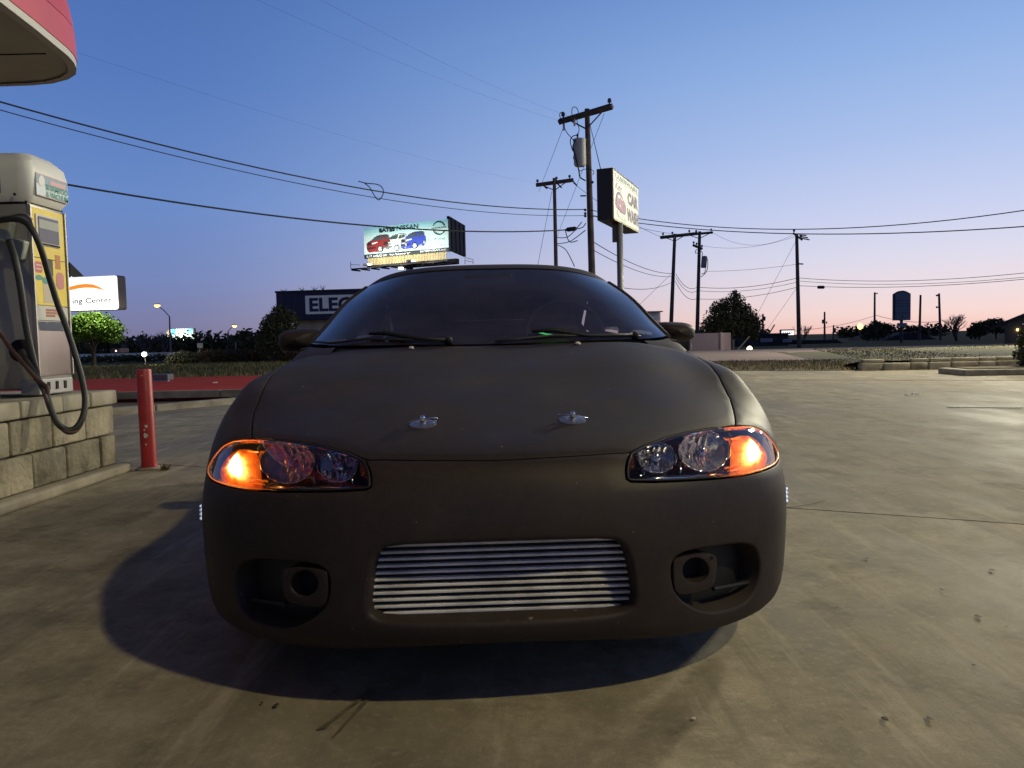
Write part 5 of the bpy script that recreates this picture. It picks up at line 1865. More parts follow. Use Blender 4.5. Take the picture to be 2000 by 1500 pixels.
# trees on the right horizon
for (px, py, Y, bl, n, sd, lab) in (
        (1715, 676, 85, [(0, 0, 1.1, 1.5, 1.2, 1.0), (-1.0, 0, .8, 1.0, 1, .8), (.9, 0, 1.3, .8, .8, .7), (-.3, 0, 1.8, .6, .6, .5)], 1800, 61, 'dark tree left of the arched sign'),
        (1912, 672, 72, [(0, 0, 1.0, .9, .9, .75), (-.5, 0, .7, .6, .6, .6), (.6, 0, 1.3, .6, .6, .5)], 1600, 62, 'dark tree right of the leafless pinkish tree'),
        (1945, 672, 74, [(0, 0, 1.3, 1.1, .9, .75), (.7, 0, 1.1, .7, .7, .6), (-.6, 0, 1.5, .5, .5, .4)], 1600, 63, 'dark spreading tree beside the house on the right')):
    b = gz(px, py, Y)
    tree('small_tree', lab, b, bl, n, .16, M_LEAF_D, .7, .08, sd, 'trees on the right horizon')
tl = MB(); B = []
for k in range(30):
    p = at(1640 + k * 7, 672, 160)
    B.append((p.x, p.y, .8, 1.6, 1.6, 1.3 + .5 * abs(math.sin(k * 2.3))))
for k in range(26):
    p = at(1290 + k * 8, 675, 150)
    B.append((p.x, p.y, .9, 2.0, 1.6, 1.2 + .6 * abs(math.sin(k * 1.9))))
o = crown_mb(B, 4500, .45, 42, shell=.3).build('treeline', M_LEAF_D, kind='stuff', recalc=False)
tag(o, 'distant dark line of trees on the right horizon', 'trees')

# ------------------------------------------------------------------ lit sign, left
def frame_from(TL, TR, BL):
    o_ = Vector(BL)
    ax = Vector((TR[0] - TL[0], TR[1] - TL[1], 0))
    w = ax.length
    return o_, ax.normalized(), w


sL, sR = at(60, 605, 43.8), at(233, 604, 42.5)
ax = Vector((sR.x - sL.x, sR.y - sL.y, 0)); W_ = ax.length; ax.normalize()
az = Vector((0, 0, 1)); nn = ax.cross(az)            # towards the viewer
zb, zt = at(233, 604.5, 42.5).z, at(233, 537, 42.5).z
H_ = zt - zb
M_SIGNLIT = mat('lit_white_acrylic', (.9, .9, .9), rough=.4, emit=(1, 1, 1), estr=1.12)
M_CAB = mat('sign_cabinet', (.10, .085, .07), rough=.5)
o_ = Vector((sL.x, sL.y, zb))
ls = thing('lit_sign', 'lit white box sign with an orange arc and black lettering above the green tree', 'sign', (o_.x + W_ / 2, o_.y, 0))
pl = rrect(0, 0, W_ - .02, H_, .14)
MB().prism([(p[0], p[1]) for p in pl], o_ - nn * .62, ax, az, nn, .60).build('cabinet', M_CAB, ls)
MB().prism([(p[0], p[1]) for p in rrect(.015, .02, W_ - .05, H_ - .02, .13)], o_ - nn * .02, ax, az, nn, .05).build('lit_face', M_SIGNLIT, ls)
k_ = W_ / (233 - 60)
def sp(px, py):       # photo pixel -> sign plane coordinates
    return ((px - 60) * k_, (604.5 - py - .006 * (233 - px)) / 67.5 * H_)
arc_o = [sp(100 + 0, 566), sp(120, 560), sp(140, 555.5), sp(158, 552), sp(172, 551.2), sp(186, 553), sp(198, 558.5), sp(206, 564), sp(211, 568)]
arc_i = [sp(209, 566), sp(200, 563.5), sp(188, 560), sp(172, 558.5), sp(158, 559.5), sp(140, 562.5), sp(120, 566), sp(100, 571)]
poly_mb(arc_o + arc_i, o_, ax, az, .034).build('orange_arc', mat('lit_orange', (.9, .4, .05), rough=.4, emit=(1, .30, .015), estr=.9), ls)
c = sp(181.5, 585)
text_mb('ing Center', o_ + ax * sp(145, 0)[0] + az * (sp(181, 586)[1]), ax, az, width=(221 - 145) * k_, height=13.5 / 67.5 * H_, align='LEFT', proud=.046, bold=.012).build('lettering', mat('sign_black', (.02, .02, .025), rough=.5), ls)
MB().tube([o_ + ax * .9 - nn * .3 + az * .02, Vector((o_.x, o_.y, -.1)) + ax * .9 - nn * .3], .09, 8).build('post', M_CAB, ls)
# flood lamp above it
fl = at(141, 537, 41.6)
fo = thing('flood_light', 'small bright flood light above the top edge of the lit white sign', 'lamp', fl)
MB().box(fl, (.34, .2, .22), bev=.04).build('housing', M_CAB, fo)
MB().lathe([(.11, 0), (.08, .05), (0, .07)], fl + Vector((0, -.1, -.02)), (0, -1, -.25), 14).build('lens', mat('flood_glow', (1, 1, 1), rough=.4, emit=(1, .96, .85), estr=9), fo)
pl_ = bpy.data.lights.new('flood_light', 'SPOT'); pl_.energy = 900; pl_.color = (1, .95, .72); pl_.shadow_soft_size = .12; pl_.spot_size = R(125); pl_.spot_blend = .6
po = bpy.data.objects.new('flood_light', pl_); COL.objects.link(po); po.location = at(185, 560, 39.6)
po.rotation_euler = (Vector((at(185, 660, 41).x, 41, 1.6)) - po.location).to_track_quat('-Z', 'Y').to_euler()

# ------------------------------------------------------------------ white barrier and small far things on the left
b0, b1 = at(128, 700, 70), at(352, 699, 70)
bar = thing('highway_barrier', 'long pale concrete highway barrier behind the green tree and shrubs', 'barrier', ((b0.x + b1.x) / 2, 70, 0))
n = 6
for k in range(n):
    xa, xb = b0.x + (b1.x - b0.x) * k / n, b0.x + (b1.x - b0.x) * (k + 1) / n - .03
    MB().prism([(-.3, -.6), (.3, -.6), (.24, -.1), (.12, .1), (.10, .62), (-.10, .62), (-.12, .1), (-.24, -.1)], (xa, 70, -.1), (0, 1, 0), (0, 0, 1), (1, 0, 0), xb - xa).build('barrier_block', mat('barrier_concrete', (.85, .80, .78), rough=.85, col2=(.78, .73, .72), scale=.4), bar)
p = at(212, 692, 69)
tr_ = thing('far_car', 'tiny far vehicle with one light passing above the barrier', 'car', (p.x, 71, .4))
MB().box((p.x, 71, .75), (.9, 1.8, .5), bev=.12).build('body', mat('far_red', (.2, .08, .06), rough=.5), tr_)
MB().box((p.x, 71.1, 1.12), (.7, 1.0, .36), bev=.12).build('cabin', M_DARK, tr_)
MB().lathe([(.07, 0), (.05, .03), (0, .04)], (p.x + .12, 70.1, .75), (0, -1, 0), 10).build('headlight', mat('far_lamp', (1, 1, 1), emit=(1, .85, .6), estr=4), tr_)

p = at(283, 692, 43.5)
fo = thing('ground_flood_light', 'bright white flood light low among the shrubs behind the red bollard', 'lamp', (p.x, p.y, 0))
MB().box(p, (.30, .2, .22), bev=.04).build('housing', M_CAB, fo)
MB().lathe([(.13, 0), (.11, .04), (0, .06)], p + Vector((0, -.1, 0)), (0, -1, 0), 14).build('lens', mat('white_glow', (1, 1, 1), rough=.4, emit=(1, 1, .96), estr=10), fo)
MB().tube([p, (p.x, p.y, -.05)], .03, 6).build('stake', M_CAB, fo)
sl = bpy.data.lights.new('ground_flood', 'POINT'); sl.energy = 60; sl.color = (1, 1, .9); sl.shadow_soft_size = .1
so = bpy.data.objects.new('ground_flood', sl); COL.objects.link(so); so.location = p + Vector((.2, -.35, .15))

# second billboard, small and far
BA, BB_ = at(335, 668, 190), at(380, 667, 186)
zt2, zb2 = at(357, 642, 188).z, at(357, 667, 188).z
bb2 = thing('far_billboard', 'small far billboard lit from below on a dark post above the shrubs', 'billboard', ((BA.x + BB_.x) / 2, 188, 0))
ax2 = Vector((BB_.x - BA.x, BB_.y - BA.y, 0)); w2 = ax2.length; ax2.normalize(); n2_ = ax2.cross(az)
o2 = Vector((BA.x, BA.y, zb2))
MB().prism([(-.0, 0), (w2, 0), (w2, zt2 - zb2), (0, zt2 - zb2)], o2 - n2_ * .5, ax2, az, n2_, .45).build('cabinet', M_CAB, bb2)
poly_mb([(0, 0), (w2 - .3, 0), (w2 - .3, zt2 - zb2), (0, zt2 - zb2)], o2, ax2, az, .02).build('poster', mat('poster_pale', (.62, .78, .74), rough=.6), bb2)
for (fx0, fz0, fx1, fz1, c_) in ((.02, .55, .22, .98, (.10, .45, .60)), (.30, .35, .55, .80, (.55, .55, .42)), (.6, .55, .92, .72, (.25, .45, .45)), (.75, .72, .94, .98, (.2, .55, .7)), (.35, .1, .9, .3, (.8, .84, .8)), (.08, .12, .26, .42, (.75, .8, .65))):
    poly_mb([(fx0 * w2, fz0 * (zt2 - zb2)), (fx1 * w2, fz0 * (zt2 - zb2)), (fx1 * w2, fz1 * (zt2 - zb2)), (fx0 * w2, fz1 * (zt2 - zb2))], o2, ax2, az, .04).build('poster_patch', mat('poster_%d' % int(fx0 * 100 + fz0 * 10), c_, rough=.6), bb2)
sf = MB().prism(ellipse(0, 0, .5 * (zt2 - zb2) * .95, .5 * (zt2 - zb2) * .95, 14), o2 - ax2 * 1.2 + az * (zt2 - zb2) * .55 - n2_ * 1.2, (ax2 * .35 - n2_ * .94).normalized(), az, (n2_ * .35 + ax2 * .94).normalized(), .15).build('side_poster', mat('poster_cream', (.65, .5, .36), rough=.6), bb2)
pm = o2 + ax2 * w2 * .45 - n2_ * .3
MB().tube([(pm.x, pm.y, -.1), (pm.x, pm.y, zb2)], .55, 10).build('post', M_CAB, bb2)
for f in (-.08, .42):
    q = o2 + ax2 * w2 * f + n2_ * 1.3 - az * .5
    MB().box(q, (1.3, .5, .35), bev=.1).build('flood_lamp', mat('far_flood', (1, 1, 1), emit=(1, 1, .95), estr=4), bb2)
    ld = bpy.data.lights.new('billboard_lamp', 'SPOT'); ld.energy = 3500; ld.color = (.95, 1, .92); ld.shadow_soft_size = .4; ld.spot_size = R(130); ld.spot_blend = .5
    lo = bpy.data.objects.new('billboard_lamp', ld); COL.objects.link(lo); lo.location = q + n2_ * 2.2 - az * .2
    lo.rotation_euler = ((o2 + ax2 * w2 * (.25 if f < 0 else .7) + az * 1.6) - lo.location).to_track_quat('-Z', 'Y').to_euler()

# road-side lamps with warm heads
M_SODIUM = mat('sodium_lamp', (1, .6, .3), rough=.4, emit=(1, .42, .10), estr=7)
M_POLE = mat('galvanised_pole', (.10, .10, .115), rough=.5, metal=.3)
for (hx, hy, bx, by, gx_, gy_, Y, lab) in ((307, 597, 331, 618, 333, 690, 85, 'street lamp with a glowing orange head and long arm above the small far billboard'),
                                          (458, 637, 445, 648, 444, 690, 110, 'street lamp with a glowing orange head left of the navy shop')):
    h, e, g_ = at(hx, hy, Y), at(bx, by, Y), at(gx_, gy_, Y)
    t = thing('street_lamp', lab, 'street lamp', (g_.x, Y, -.1), 'street lamps')
    MB().tube([(g_.x, Y, -.1), (e.x, Y, e.z)], [.12, .07], 8).build('pole', M_POLE, t)
    MB().tube([e, (e + h) / 2 + Vector((0, 0, .15)), h], .05, 6).build('arm', M_POLE, t)
    MB().box(h + Vector((0, 0, .14)), (.62, .32, .14), bev=.05).build('lamp_head', M_POLE, t)
    MB().lathe([(.30, 0), (.30, -.10), (.2, -.22), (0, -.27)], h + Vector((0, 0, .08)), (0, 0, 1), 12).build('lamp_glass', M_SODIUM, t)
# thin posts in the scrub on the left
for (px, py0, py1, Y, w_, cat, lab, nm, plate) in (
        (391.5, 670, 712, 45, .035, 'sign post', 'thin post with a small blank road sign in front of the brown bushes', 'road_sign', (.32, .28)),
        (460.5, 668, 692, 80, .05, 'sign post', 'thin far post with a narrow plate left of the shop tree', 'road_sign', (.16, .5))):
    p0, p1 = at(px, py0, Y), at(px, py1, Y)
    t = thing(nm, lab, cat, (p1.x, Y, -.05))
    MB().tube([(p1.x, Y, -.05), (p1.x, Y, p0.z)], w_, 6).build('post', mat('grey_post', (.22, .20, .20), rough=.6), t)
    MB().box((p0.x, Y - .06, p0.z - plate[1] / 2), (plate[0], .02, plate[1])).build('sign_plate', mat('sign_back', (.20, .19, .20), rough=.5), t)

# ------------------------------------------------------------------ navy shop
SY = 45.0
sa = at(541, 625, SY)
zbot, ztop = at(541, 626, SY).z, at(541, 572, SY).z
shop = thing('electric_shop', 'low shop with a deep navy fascia and white wall left of the car', 'building', (sa.x + 7, SY + 4, 0))
ysl = .10    # facade runs slightly away to the right
dxs = Vector((1, -ysl, 0)).normalized(); nns = dxs.cross(az)
M_NAVY = mat('navy_fascia', (.022, .022, .065), rough=.6, col2=(.028, .028, .075), scale=.6)
MB().prism([(0, 0), (15, 0), (15, ztop - zbot), (0, ztop - zbot)], Vector((sa.x, SY, zbot)) - nns * 7, dxs, az, nns, 7).build('fascia', M_NAVY, shop)
for k in range(38):
    q = Vector((sa.x, SY, zbot)) + dxs * (.15 + .4 * k)
    MB().box(q + az * (ztop - zbot) / 2 + nns * .012, (.03, .03, ztop - zbot - .05), rot=Matrix.Rotation(-math.atan(ysl), 3, 'Z')).build('fascia_rib', M_NAVY, shop)
MB().prism([(-.05, 0), (15.05, 0), (15.05, .1), (-.05, .1)], Vector((sa.x, SY, ztop)) - nns * 7, dxs, az, nns, 7.06).build('roof_edge', mat('dark_edge', (.02, .02, .03), rough=.6), shop)
wa = at(575, 630, SY + 1)
MB().prism([(0, 0), (14, 0), (14, zbot + .1), (0, zbot + .1)], Vector((wa.x, SY + .95, -.1)) - nns * 5.6, dxs, az, nns, 5.6).build('wall', mat('shop_wall', (.74, .68, .62), rough=.85, col2=(.42, .38, .35), scale=.8), shop)
tl_, br_ = at(597, 578, SY - .1), at(597, 614, SY - .1)
sbo = Vector((tl_.x, SY - ysl * (tl_.x - sa.x), br_.z))
sh = tl_.z - br_.z
MB().prism([(0, 0), (5.6, 0), (5.6, sh), (0, sh)], sbo, dxs, az, nns, .05).build('sign_board', mat('board_white', (.86, .86, .88), rough=.6), shop)
kx = SY / FPX
text_mb('ELEC', sbo + dxs * (8 * kx) + az * sh * .5, dxs, az, height=sh * .76, width=84 * kx, align='LEFT', bold=.035, proud=.055).build('lettering', mat('sign_navy_print', (.02, .022, .07), rough=.6), shop)
for (px, hh, sd) in ((592, .22, 1), (615, .28, 2), (633, .36, 3), (556, .12, 4)):
    mb = MB(); rg = random.Random(sd)
    base = Vector((at(px, 572, SY).x, SY - .2, ztop + .08))
    for k in range(7):
        mb.tube([base, base + Vector((rg.uniform(-.25, .25), rg.uniform(-.1, .1), hh * rg.uniform(.5, 1)))], [.015, .006], 4)
    w_ = mb.build('roof_weed', M_LEAF_D, origin=base)
    tag(w_, ['small weed on the roof edge of the navy shop, second from left', 'weed on the navy shop roof above the sign board start', 'tallest weed on the navy shop roof', 'tiny weed near the left corner of the navy shop roof'][sd - 1], 'weed', 'weeds on the shop roof')

# ------------------------------------------------------------------ big lit billboard
YL, YR = 133.0, 125.0
TL, TR, BL, BR = at(710.4, 445.8, YL), at(877, 427.8, YR), at(712, 504.6, YL), at(877, 492, YR)
ax = Vector((BR.x - BL.x, BR.y - BL.y, 0)); Wb = ax.length; ax.normalize(); nb = ax.cross(az)
zb = (BL.z + BR.z) / 2; Hb = (TL.z + TR.z) / 2 - zb
ob_ = Vector((BL.x, BL.y, zb))
bill = thing('billboard', 'large floodlit billboard with three cars and dealer lettering above the car roof', 'billboard', (ob_.x + Wb / 2, ob_.y - 4, 0))


def bb(x, y):          # billboard crop coordinates -> (u, v) metres on the board
    f = (x - 170) / 1390.0
    yt, yb = 215 - 150 * f, 705 - 105 * f
    return (f * Wb, (yb - y) / (yb - yt) * Hb)


def bpoly(pts, name, m, proud, parent=None):
    return poly_mb([bb(*p) for p in pts], ob_, ax, az, proud).build(name, m, parent or bill)


MB().prism([(0, 0), (Wb, 0), (Wb, Hb), (0, Hb)], ob_ - nb * .5, ax, az, nb, .45).build('board', M_CAB, bill)
def pm_(name, c, **k):
    return mat('print_' + name, c, rough=.6, **k)
post_ = bpoly([(172, 214), (1558, 66), (1558, 600), (172, 704)], 'poster', pm_('mint', (.60, .80, .76), col2=(.68, .84, .78), scale=.25), .03)
for k, c in enumerate(((.30, .62, .68), (.40, .70, .74), (.50, .76, .76))):
    y_ = 215 + 45 * k
    bpoly([(172, y_), (1558, y_ - 148), (1558, y_ - 148 + 46), (172, y_ + 45)], 'poster_sky', pm_('sky%d' % k, c), .07)
PB = pm_('black', (.015, .02, .022))
bpoly([(172, 640), (1558, 535), (1558, 601), (172, 705)], 'caption_strip', PB, .10)
def btext(t, x0, x1, y0, y1, m, **k):
    u0_, v0 = bb(x0, y0 * 1.0); u1_, _ = bb(x1, y0)
    xm = (x0 + x1) / 2
    um, vm = bb(xm, (y0 + y1) / 2)
    f = (xm - 170) / 1390.0
    hh = abs(y1 - y0) / ((705 - 105 * f) - (215 - 150 * f)) * Hb
    return text_mb(t, ob_ + ax * um + az * vm, ax, az, width=u1_ - u0_, height=hh, proud=.16, **k)
# text heights are given at the centre of each line
btext('BATES', 445, 710, 209, 277, PB, bold=.05).build('lettering', PB, bill)
btext('NISSAN', 740, 1090, 164, 236, PB, bold=.004).build('lettering', PB, bill)
wp = pm_('white', (.82, .86, .84))
btext('EXIT AHEAD 287 \u00b7 Stan Schlueter LP', 218, 948, 628, 662, wp, bold=.015).build('lettering', wp, bill)
btext('BATESNISSAN.com', 1118, 1528, 562, 596, wp, bold=.015).build('lettering', wp, bill)
gp = pm_('grey', (.30, .36, .34))
btext('Go Rogue.', 1230, 1512, 380, 432, gp, bold=-.015).build('lettering', gp, bill)
gp2 = pm_('palegrey', (.45, .52, .49))
btext('The all-new', 1235, 1415, 452, 476, gp2).build('lettering', gp2, bill)
btext('2021 Nissan Rogue', 1235, 1500, 488, 512, gp2).build('lettering', gp2, bill)
# maker's emblem: open ring with the name across it
for (a0, a1) in ((20, 160), (200, 340)):
    o1 = [(1420 + 100 * math.cos(R(t)), 216 - 112 * math.sin(R(t))) for t in np.linspace(a0, a1, 22)]
    i1 = [(1420 + 86 * math.cos(R(t)), 216 - 98 * math.sin(R(t))) for t in np.linspace(a1, a0, 22)]
    bpoly(o1 + i1, 'emblem_ring', PB, .15)
btext('NISSAN', 1308, 1530, 197, 229, PB, bold=.01, space=1.15).build('emblem_name', PB, bill)


def print_car(dx, dy, body, dark, nm):
    """flat printed picture of a parked sport-utility car, three-quarter view"""
    S = lambda pts: [(x + dx, y + dy) for x, y in pts]
    sh = bpoly(S([(5, 262), (40, 292), (160, 280), (300, 246), (400, 214), (395, 196), (200, 236), (60, 252)]), 'print_shadow', pm_('shadow', (.30, .36, .34)), .13)
    bo = bpoly(S([(2, 150), (18, 128), (60, 110), (92, 92), (140, 48), (190, 22), (270, 4), (350, 0), (380, 12), (388, 60), (410, 90), (412, 150), (396, 190), (385, 230), (360, 236), (350, 200), (300, 214), (270, 262), (205, 276), (150, 268), (60, 282), (20, 268), (5, 220)]), 'print_body', body, .17)
    bpoly(S([(98, 92), (145, 50), (192, 28), (266, 12), (252, 70), (228, 84)]), 'print_windscreen', pm_('glass', (.06, .075, .08)), .21)
    bpoly(S([(262, 84), (286, 22), (318, 14), (326, 66)]), 'print_window', pm_('glass', (.06, .075, .08)), .21)
    bpoly(S([(330, 64), (326, 14), (368, 12), (380, 52)]), 'print_window', pm_('glass', (.06, .075, .08)), .21)
    bpoly(S([(20, 132), (86, 126), (80, 172), (28, 178)]), 'print_grille', PB, .21)
    bpoly(S([(96, 134), (188, 110), (196, 126), (104, 156)]), 'print_headlight', wp, .21)
    bpoly(S([(12, 208), (150, 196), (170, 216), (60, 240), (16, 232)]), 'print_bumper', dark, .21)
    for (wx, wy, rx, ry) in ((238, 226, 44, 54), (392, 172, 16, 36)):
        bpoly(S([(wx + rx * math.cos(t), wy - ry * math.sin(t)) for t in np.linspace(0, 6.28, 20, endpoint=False)]), 'print_tyre', PB, .22)
        bpoly(S([(wx + rx * .72 * math.cos(t), wy - ry * .72 * math.sin(t)) for t in np.linspace(0, 6.28, 20, endpoint=False)]), 'print_rim', pm_('rim', (.70, .74, .72)), .26)
        for k in range(5):
            t = 2 * math.pi * k / 5
            bpoly(S([(wx + rx * .6 * math.cos(t + s), wy - ry * .6 * math.sin(t + s)) for s in (-.2, 0, .2)] + [(wx + rx * .15 * math.cos(t), wy - ry * .15 * math.sin(t))]), 'print_spoke_gap', PB, .30)


print_car(222, 322, pm_('red', (.28, .02, .02)), pm_('dkred', (.04, .02, .02)), 'red')
print_car(500, 308, pm_('pearl', (.74, .80, .74)), pm_('dkgrey', (.16, .18, .17)), 'pearl')
print_car(795, 272, pm_('blue', (.03, .06, .42)), pm_('dkblue', (.02, .02, .10)), 'blue')
# lattice apron under the board, catwalk, rails, lamps, second face and post
M_APR = mat('apron_slat', (.62, .48, .18), rough=.7, col2=(.48, .36, .12), scale=.4)
zap0, zap1 = at(715, 517, YL).z, at(712, 505.5, YL).z
for k in range(52):
    u = .8 + (Wb - 1.5) * k / 51
    MB().box(ob_ + ax * u + az * ((zap0 + zap1) / 2 - zb) - nb * .10, (.20, .06, zap1 - zap0 + .35), rot=Matrix.Rotation(math.atan2(ax.y, ax.x), 3, 'Z')).build('apron_slat', M_APR, bill)
rz = Matrix.Rotation(math.atan2(ax.y, ax.x), 3, 'Z')
M_IRON = mat('dark_iron', (.022, .016, .018), rough=.7)
MB().box(ob_ + ax * Wb * .5 + az * (zap0 - zb - .38) - nb * .2, (Wb - .8, .25, .45), rot=rz).build('apron_beam', M_IRON, bill)
MB().box(ob_ + ax * (Wb * .5 - .6) + az * (zap0 - zb - .75) + nb * 1.2, (Wb + 2.0, 1.3, .12), rot=rz).build('catwalk', M_IRON, bill)
for k in range(10):
    u = -1.3 + (Wb + 1.5) * k / 9
    MB().box(ob_ + ax * u + az * (zap0 - zb - .95) + nb * .8, (.14, 2.3, .25), rot=rz).build('catwalk_bracket', M_IRON, bill)
q = ob_ - ax * 1.6 + az * (zap0 - zb - .7)
MB().tube([q + nb * 1.8, q + nb * 1.8 + az * 1.15], .05, 5).build('rail_post', M_IRON, bill)
MB().tube([q + nb * 1.8 + az * .7, q + ax * 2.0 + nb * 1.8 + az * .5], .04, 5).build('rail', M_IRON, bill)
for f in (.10, .62):
    q = ob_ + ax * Wb * f + az * (zap0 - zb - .25) + nb * 1.9
    MB().box(q, (.8, .55, .4), bev=.12, rot=rz).build('flood_lamp', M_IRON, bill)
    MB().box(q + ax * .75 - nb * .1, (.7, .4, .22), bev=.08, rot=rz).build('flood_glass', mat('big_flood', (1, 1, 1), emit=(1, 1, .92), estr=3), bill)
for f, e_ in ((.16, 1), (.5, 1), (.84, 1)):
    ld = bpy.data.lights.new('billboard_lamp', 'SPOT'); ld.energy = 1750; ld.color = (.97, 1, .92); ld.shadow_soft_size = .3; ld.spot_size = R(140); ld.spot_blend = .4
    lo = bpy.data.objects.new('billboard_lamp', ld); COL.objects.link(lo); lo.location = ob_ + ax * Wb * f + nb * 4.6 - az * .9
    lo.rotation_euler = ((ob_ + ax * Wb * f + az * Hb * .6) - lo.location).to_track_quat('-Z', 'Y').to_euler()
q = at(783, 524, 127)
MB().box(q, (.85, .5, .4), bev=.12).build('flood_glass', mat('big_flood2', (1, 1, 1), emit=(1, 1, .95), estr=3), bill)
SR0, SR1 = at(877.5, 440, YR + .3), at(908.5, 440.5, 136)
ax3 = Vector((SR1.x - SR0.x, SR1.y - SR0.y, 0)); w3 = ax3.length; ax3.normalize(); n3 = ax3.cross(az)
zr0, zr1 = at(908, 501.6, 136).z, at(908, 440.5, 136).z
o3 = Vector((SR0.x, SR0.y, zr0))
MB().prism([(0, 0), (w3, 0), (w3, zr1 - zr0), (0, zr1 - zr0)], o3 - n3 * .4, ax3, az, n3, .4).build('rear_face', mat('rear_board', (.018, .016, .022), rough=.8), bill)
for k in range(4):
    MB().box(o3 + ax3 * w3 * (.12 + .25 * k) + az * (zr1 - zr0) / 2 + n3 * .06, (.14, .12, zr1 - zr0 - .1), rot=Matrix.Rotation(math.atan2(ax3.y, ax3.x), 3, 'Z')).build('rear_stud', M_IRON, bill)
for px in (882, 886):
    a = at(px, 441, 128)
    MB().tube([a, a + Vector((0, 0, .8))], .04, 4).build('lightning_rod', M_IRON, bill)
pa = at(800, 520, 133)
MB().tube([(pa.x, pa.y, -.2), (pa.x, pa.y, pa.z + .6)], .62, 12).build('post', M_IRON, bill)
MB().box((pa.x + 3.2, pa.y - .6, pa.z + .3), (12, 1.0, .9), rot=rz).build('torsion_beam', M_IRON, bill)
rl = [(908, 516), (908, 503), (924, 507), (924, 516), (908, 509), (924, 512)]
R3 = [at(x, y, 130) for x, y in rl]
MB().tube(R3[:4], .05, 5).build('rail', M_IRON, bill); MB().tube(R3[4:], .04, 5).build('rail', M_IRON, bill)

# ------------------------------------------------------------------ utility poles
M_WOOD = mat('creosote_pole', (.15, .11, .09), rough=.9, col2=(.09, .068, .058), scale=3, bump=.4, bscale=25)
M_GREYCAN = mat('transformer_grey', (.58, .58, .54), rough=.5)
M_INS = mat('porcelain', (.10, .085, .10), rough=.3)
M_BWIRE = mat('black_wire', (.012, .012, .014), rough=.6)
POLES = {}


def pole(label, top, bot, Y, r0_, r1_, group='wooden utility poles'):
    p0 = at(top[0], top[1], Y); p1 = at(bot[0], bot[1], Y)
    d = (p0 - p1); base = p1 - d * ((p1.z + .1) / d.z)
    t = thing('utility_pole', label, 'utility pole', base, group)
    MB().tube([base, (base + p0) / 2, p0], [r0_, (r0_ + r1_) / 2, r1_], 10).build('shaft', M_WOOD, t, smooth=30)
    return t


def arm(t, A, B, Y, YB=None, th=.11, ins=(), braces=True, pole_px=None, drop=.5):
    a, b = at(*A, Y), at(*B, YB or Y)
    MB().tube([a, b], th, 4).build('crossarm', M_WOOD, t)
    for f in ins:
        q = a + (b - a) * f + Vector((0, 0, th))
        MB().lathe([(.03, 0), (.03, .06), (.09, .07), (.07, .13), (.09, .15), (.05, .22), (0, .23)], q, (0, 0, 1), 8).build('insulator', M_INS, t)
    if braces and pole_px is not None:
        f0 = (pole_px - A[0]) / (B[0] - A[0])
        c = a + (b - a) * f0
        for s in (-1, 1):
            e = c + (b - a).normalized() * .75 * s
            MB().tube([e - Vector((0, 0, .08)), c - Vector((0, 0, drop + .25))], .03, 4).build('arm_brace', M_WOOD, t)


big = pole('tall wooden pole with transformer can standing behind the car roof right of centre', (1146.5, 213), (1156, 530), 32, .17, .105)
arm(big, (1092, 238), (1196, 208), 32.6, 31.2, th=.13, ins=(.08, .95), pole_px=1146, drop=.35)
arm(big, (1094, 236), (1192, 206), 32.9, 31.5, th=.09, braces=False)
ca, cb = at(1133, 322, 31.75), at(1131.5, 272, 31.75)
MB().lathe([(.20, -.06), (.25, .02), (.255, (cb - ca).length - .06), (.265, (cb - ca).length - .05), (.265, (cb - ca).length), (.06, (cb - ca).length + .03), (0, (cb - ca).length + .03)], ca, cb - ca, 20).build('transformer_can', M_GREYCAN, big, smooth=40)
for (px, py) in ((1128, 270), (1126, 280)):
    q = at(px, py, 31.6)
    MB().lathe([(.05, 0), (.03, .06), (.05, .1), (.03, .18), (0, .2)], q, (0, 0, 1), 8).build('bushing', M_INS, big)
for pts, r_ in (([(1100, 240), (1093, 226), (1096, 219), (1100, 222), (1102, 236), (1103, 250), (1108, 260), (1115, 268), (1122, 276)], .016),
                ([(1121, 235), (1117, 222), (1118, 211), (1124, 209), (1129, 216), (1129, 224), (1127, 236), (1131, 252), (1128, 266)], .016),
                ([(1127, 264), (1119, 266), (1114, 274), (1117, 290), (1122, 300), (1120, 308), (1122, 312)], .02),
                ([(1124, 274), (1119, 286), (1122, 298), (1125, 310), (1128, 322), (1131, 335), (1133, 346), (1144, 353)], .028),
                ([(1130, 330), (1134, 334), (1140, 331), (1150, 330), (1158, 333), (1160, 338), (1157, 341)], .014)):
    MB().tube(smooth_path([at(x, y, 31.5) for x, y in pts], 5), r_, 5).build('jumper_wire', M_BWIRE, big, smooth=True)
for (px, py) in ((1101, 246), (1122, 237)):
    q = at(px, py, 31.6)
    MB().tube([q + Vector((0, 0, .1)), q - Vector((0, 0, .18))], .045, 6).build('fuse_cutout', mat('cutout', (.42, .40, .34), rough=.5), big)
q = at(1139, 382.5, 31.8); MB().tube([q - Vector((.12, 0, 0)), q + Vector((.12, 0, 0))], .03, 4).build('step_bracket', M_WOOD, big)
for (px, py) in ((1143, 410), (1143, 417), (1143, 422), (1157, 356)):
    q = at(px, py, 31.7); MB().lathe([(.05, -.06), (.06, 0), (.05, .06), (0, .07)], q, (0, -1, 0), 8).build('spool', M_INS, big)

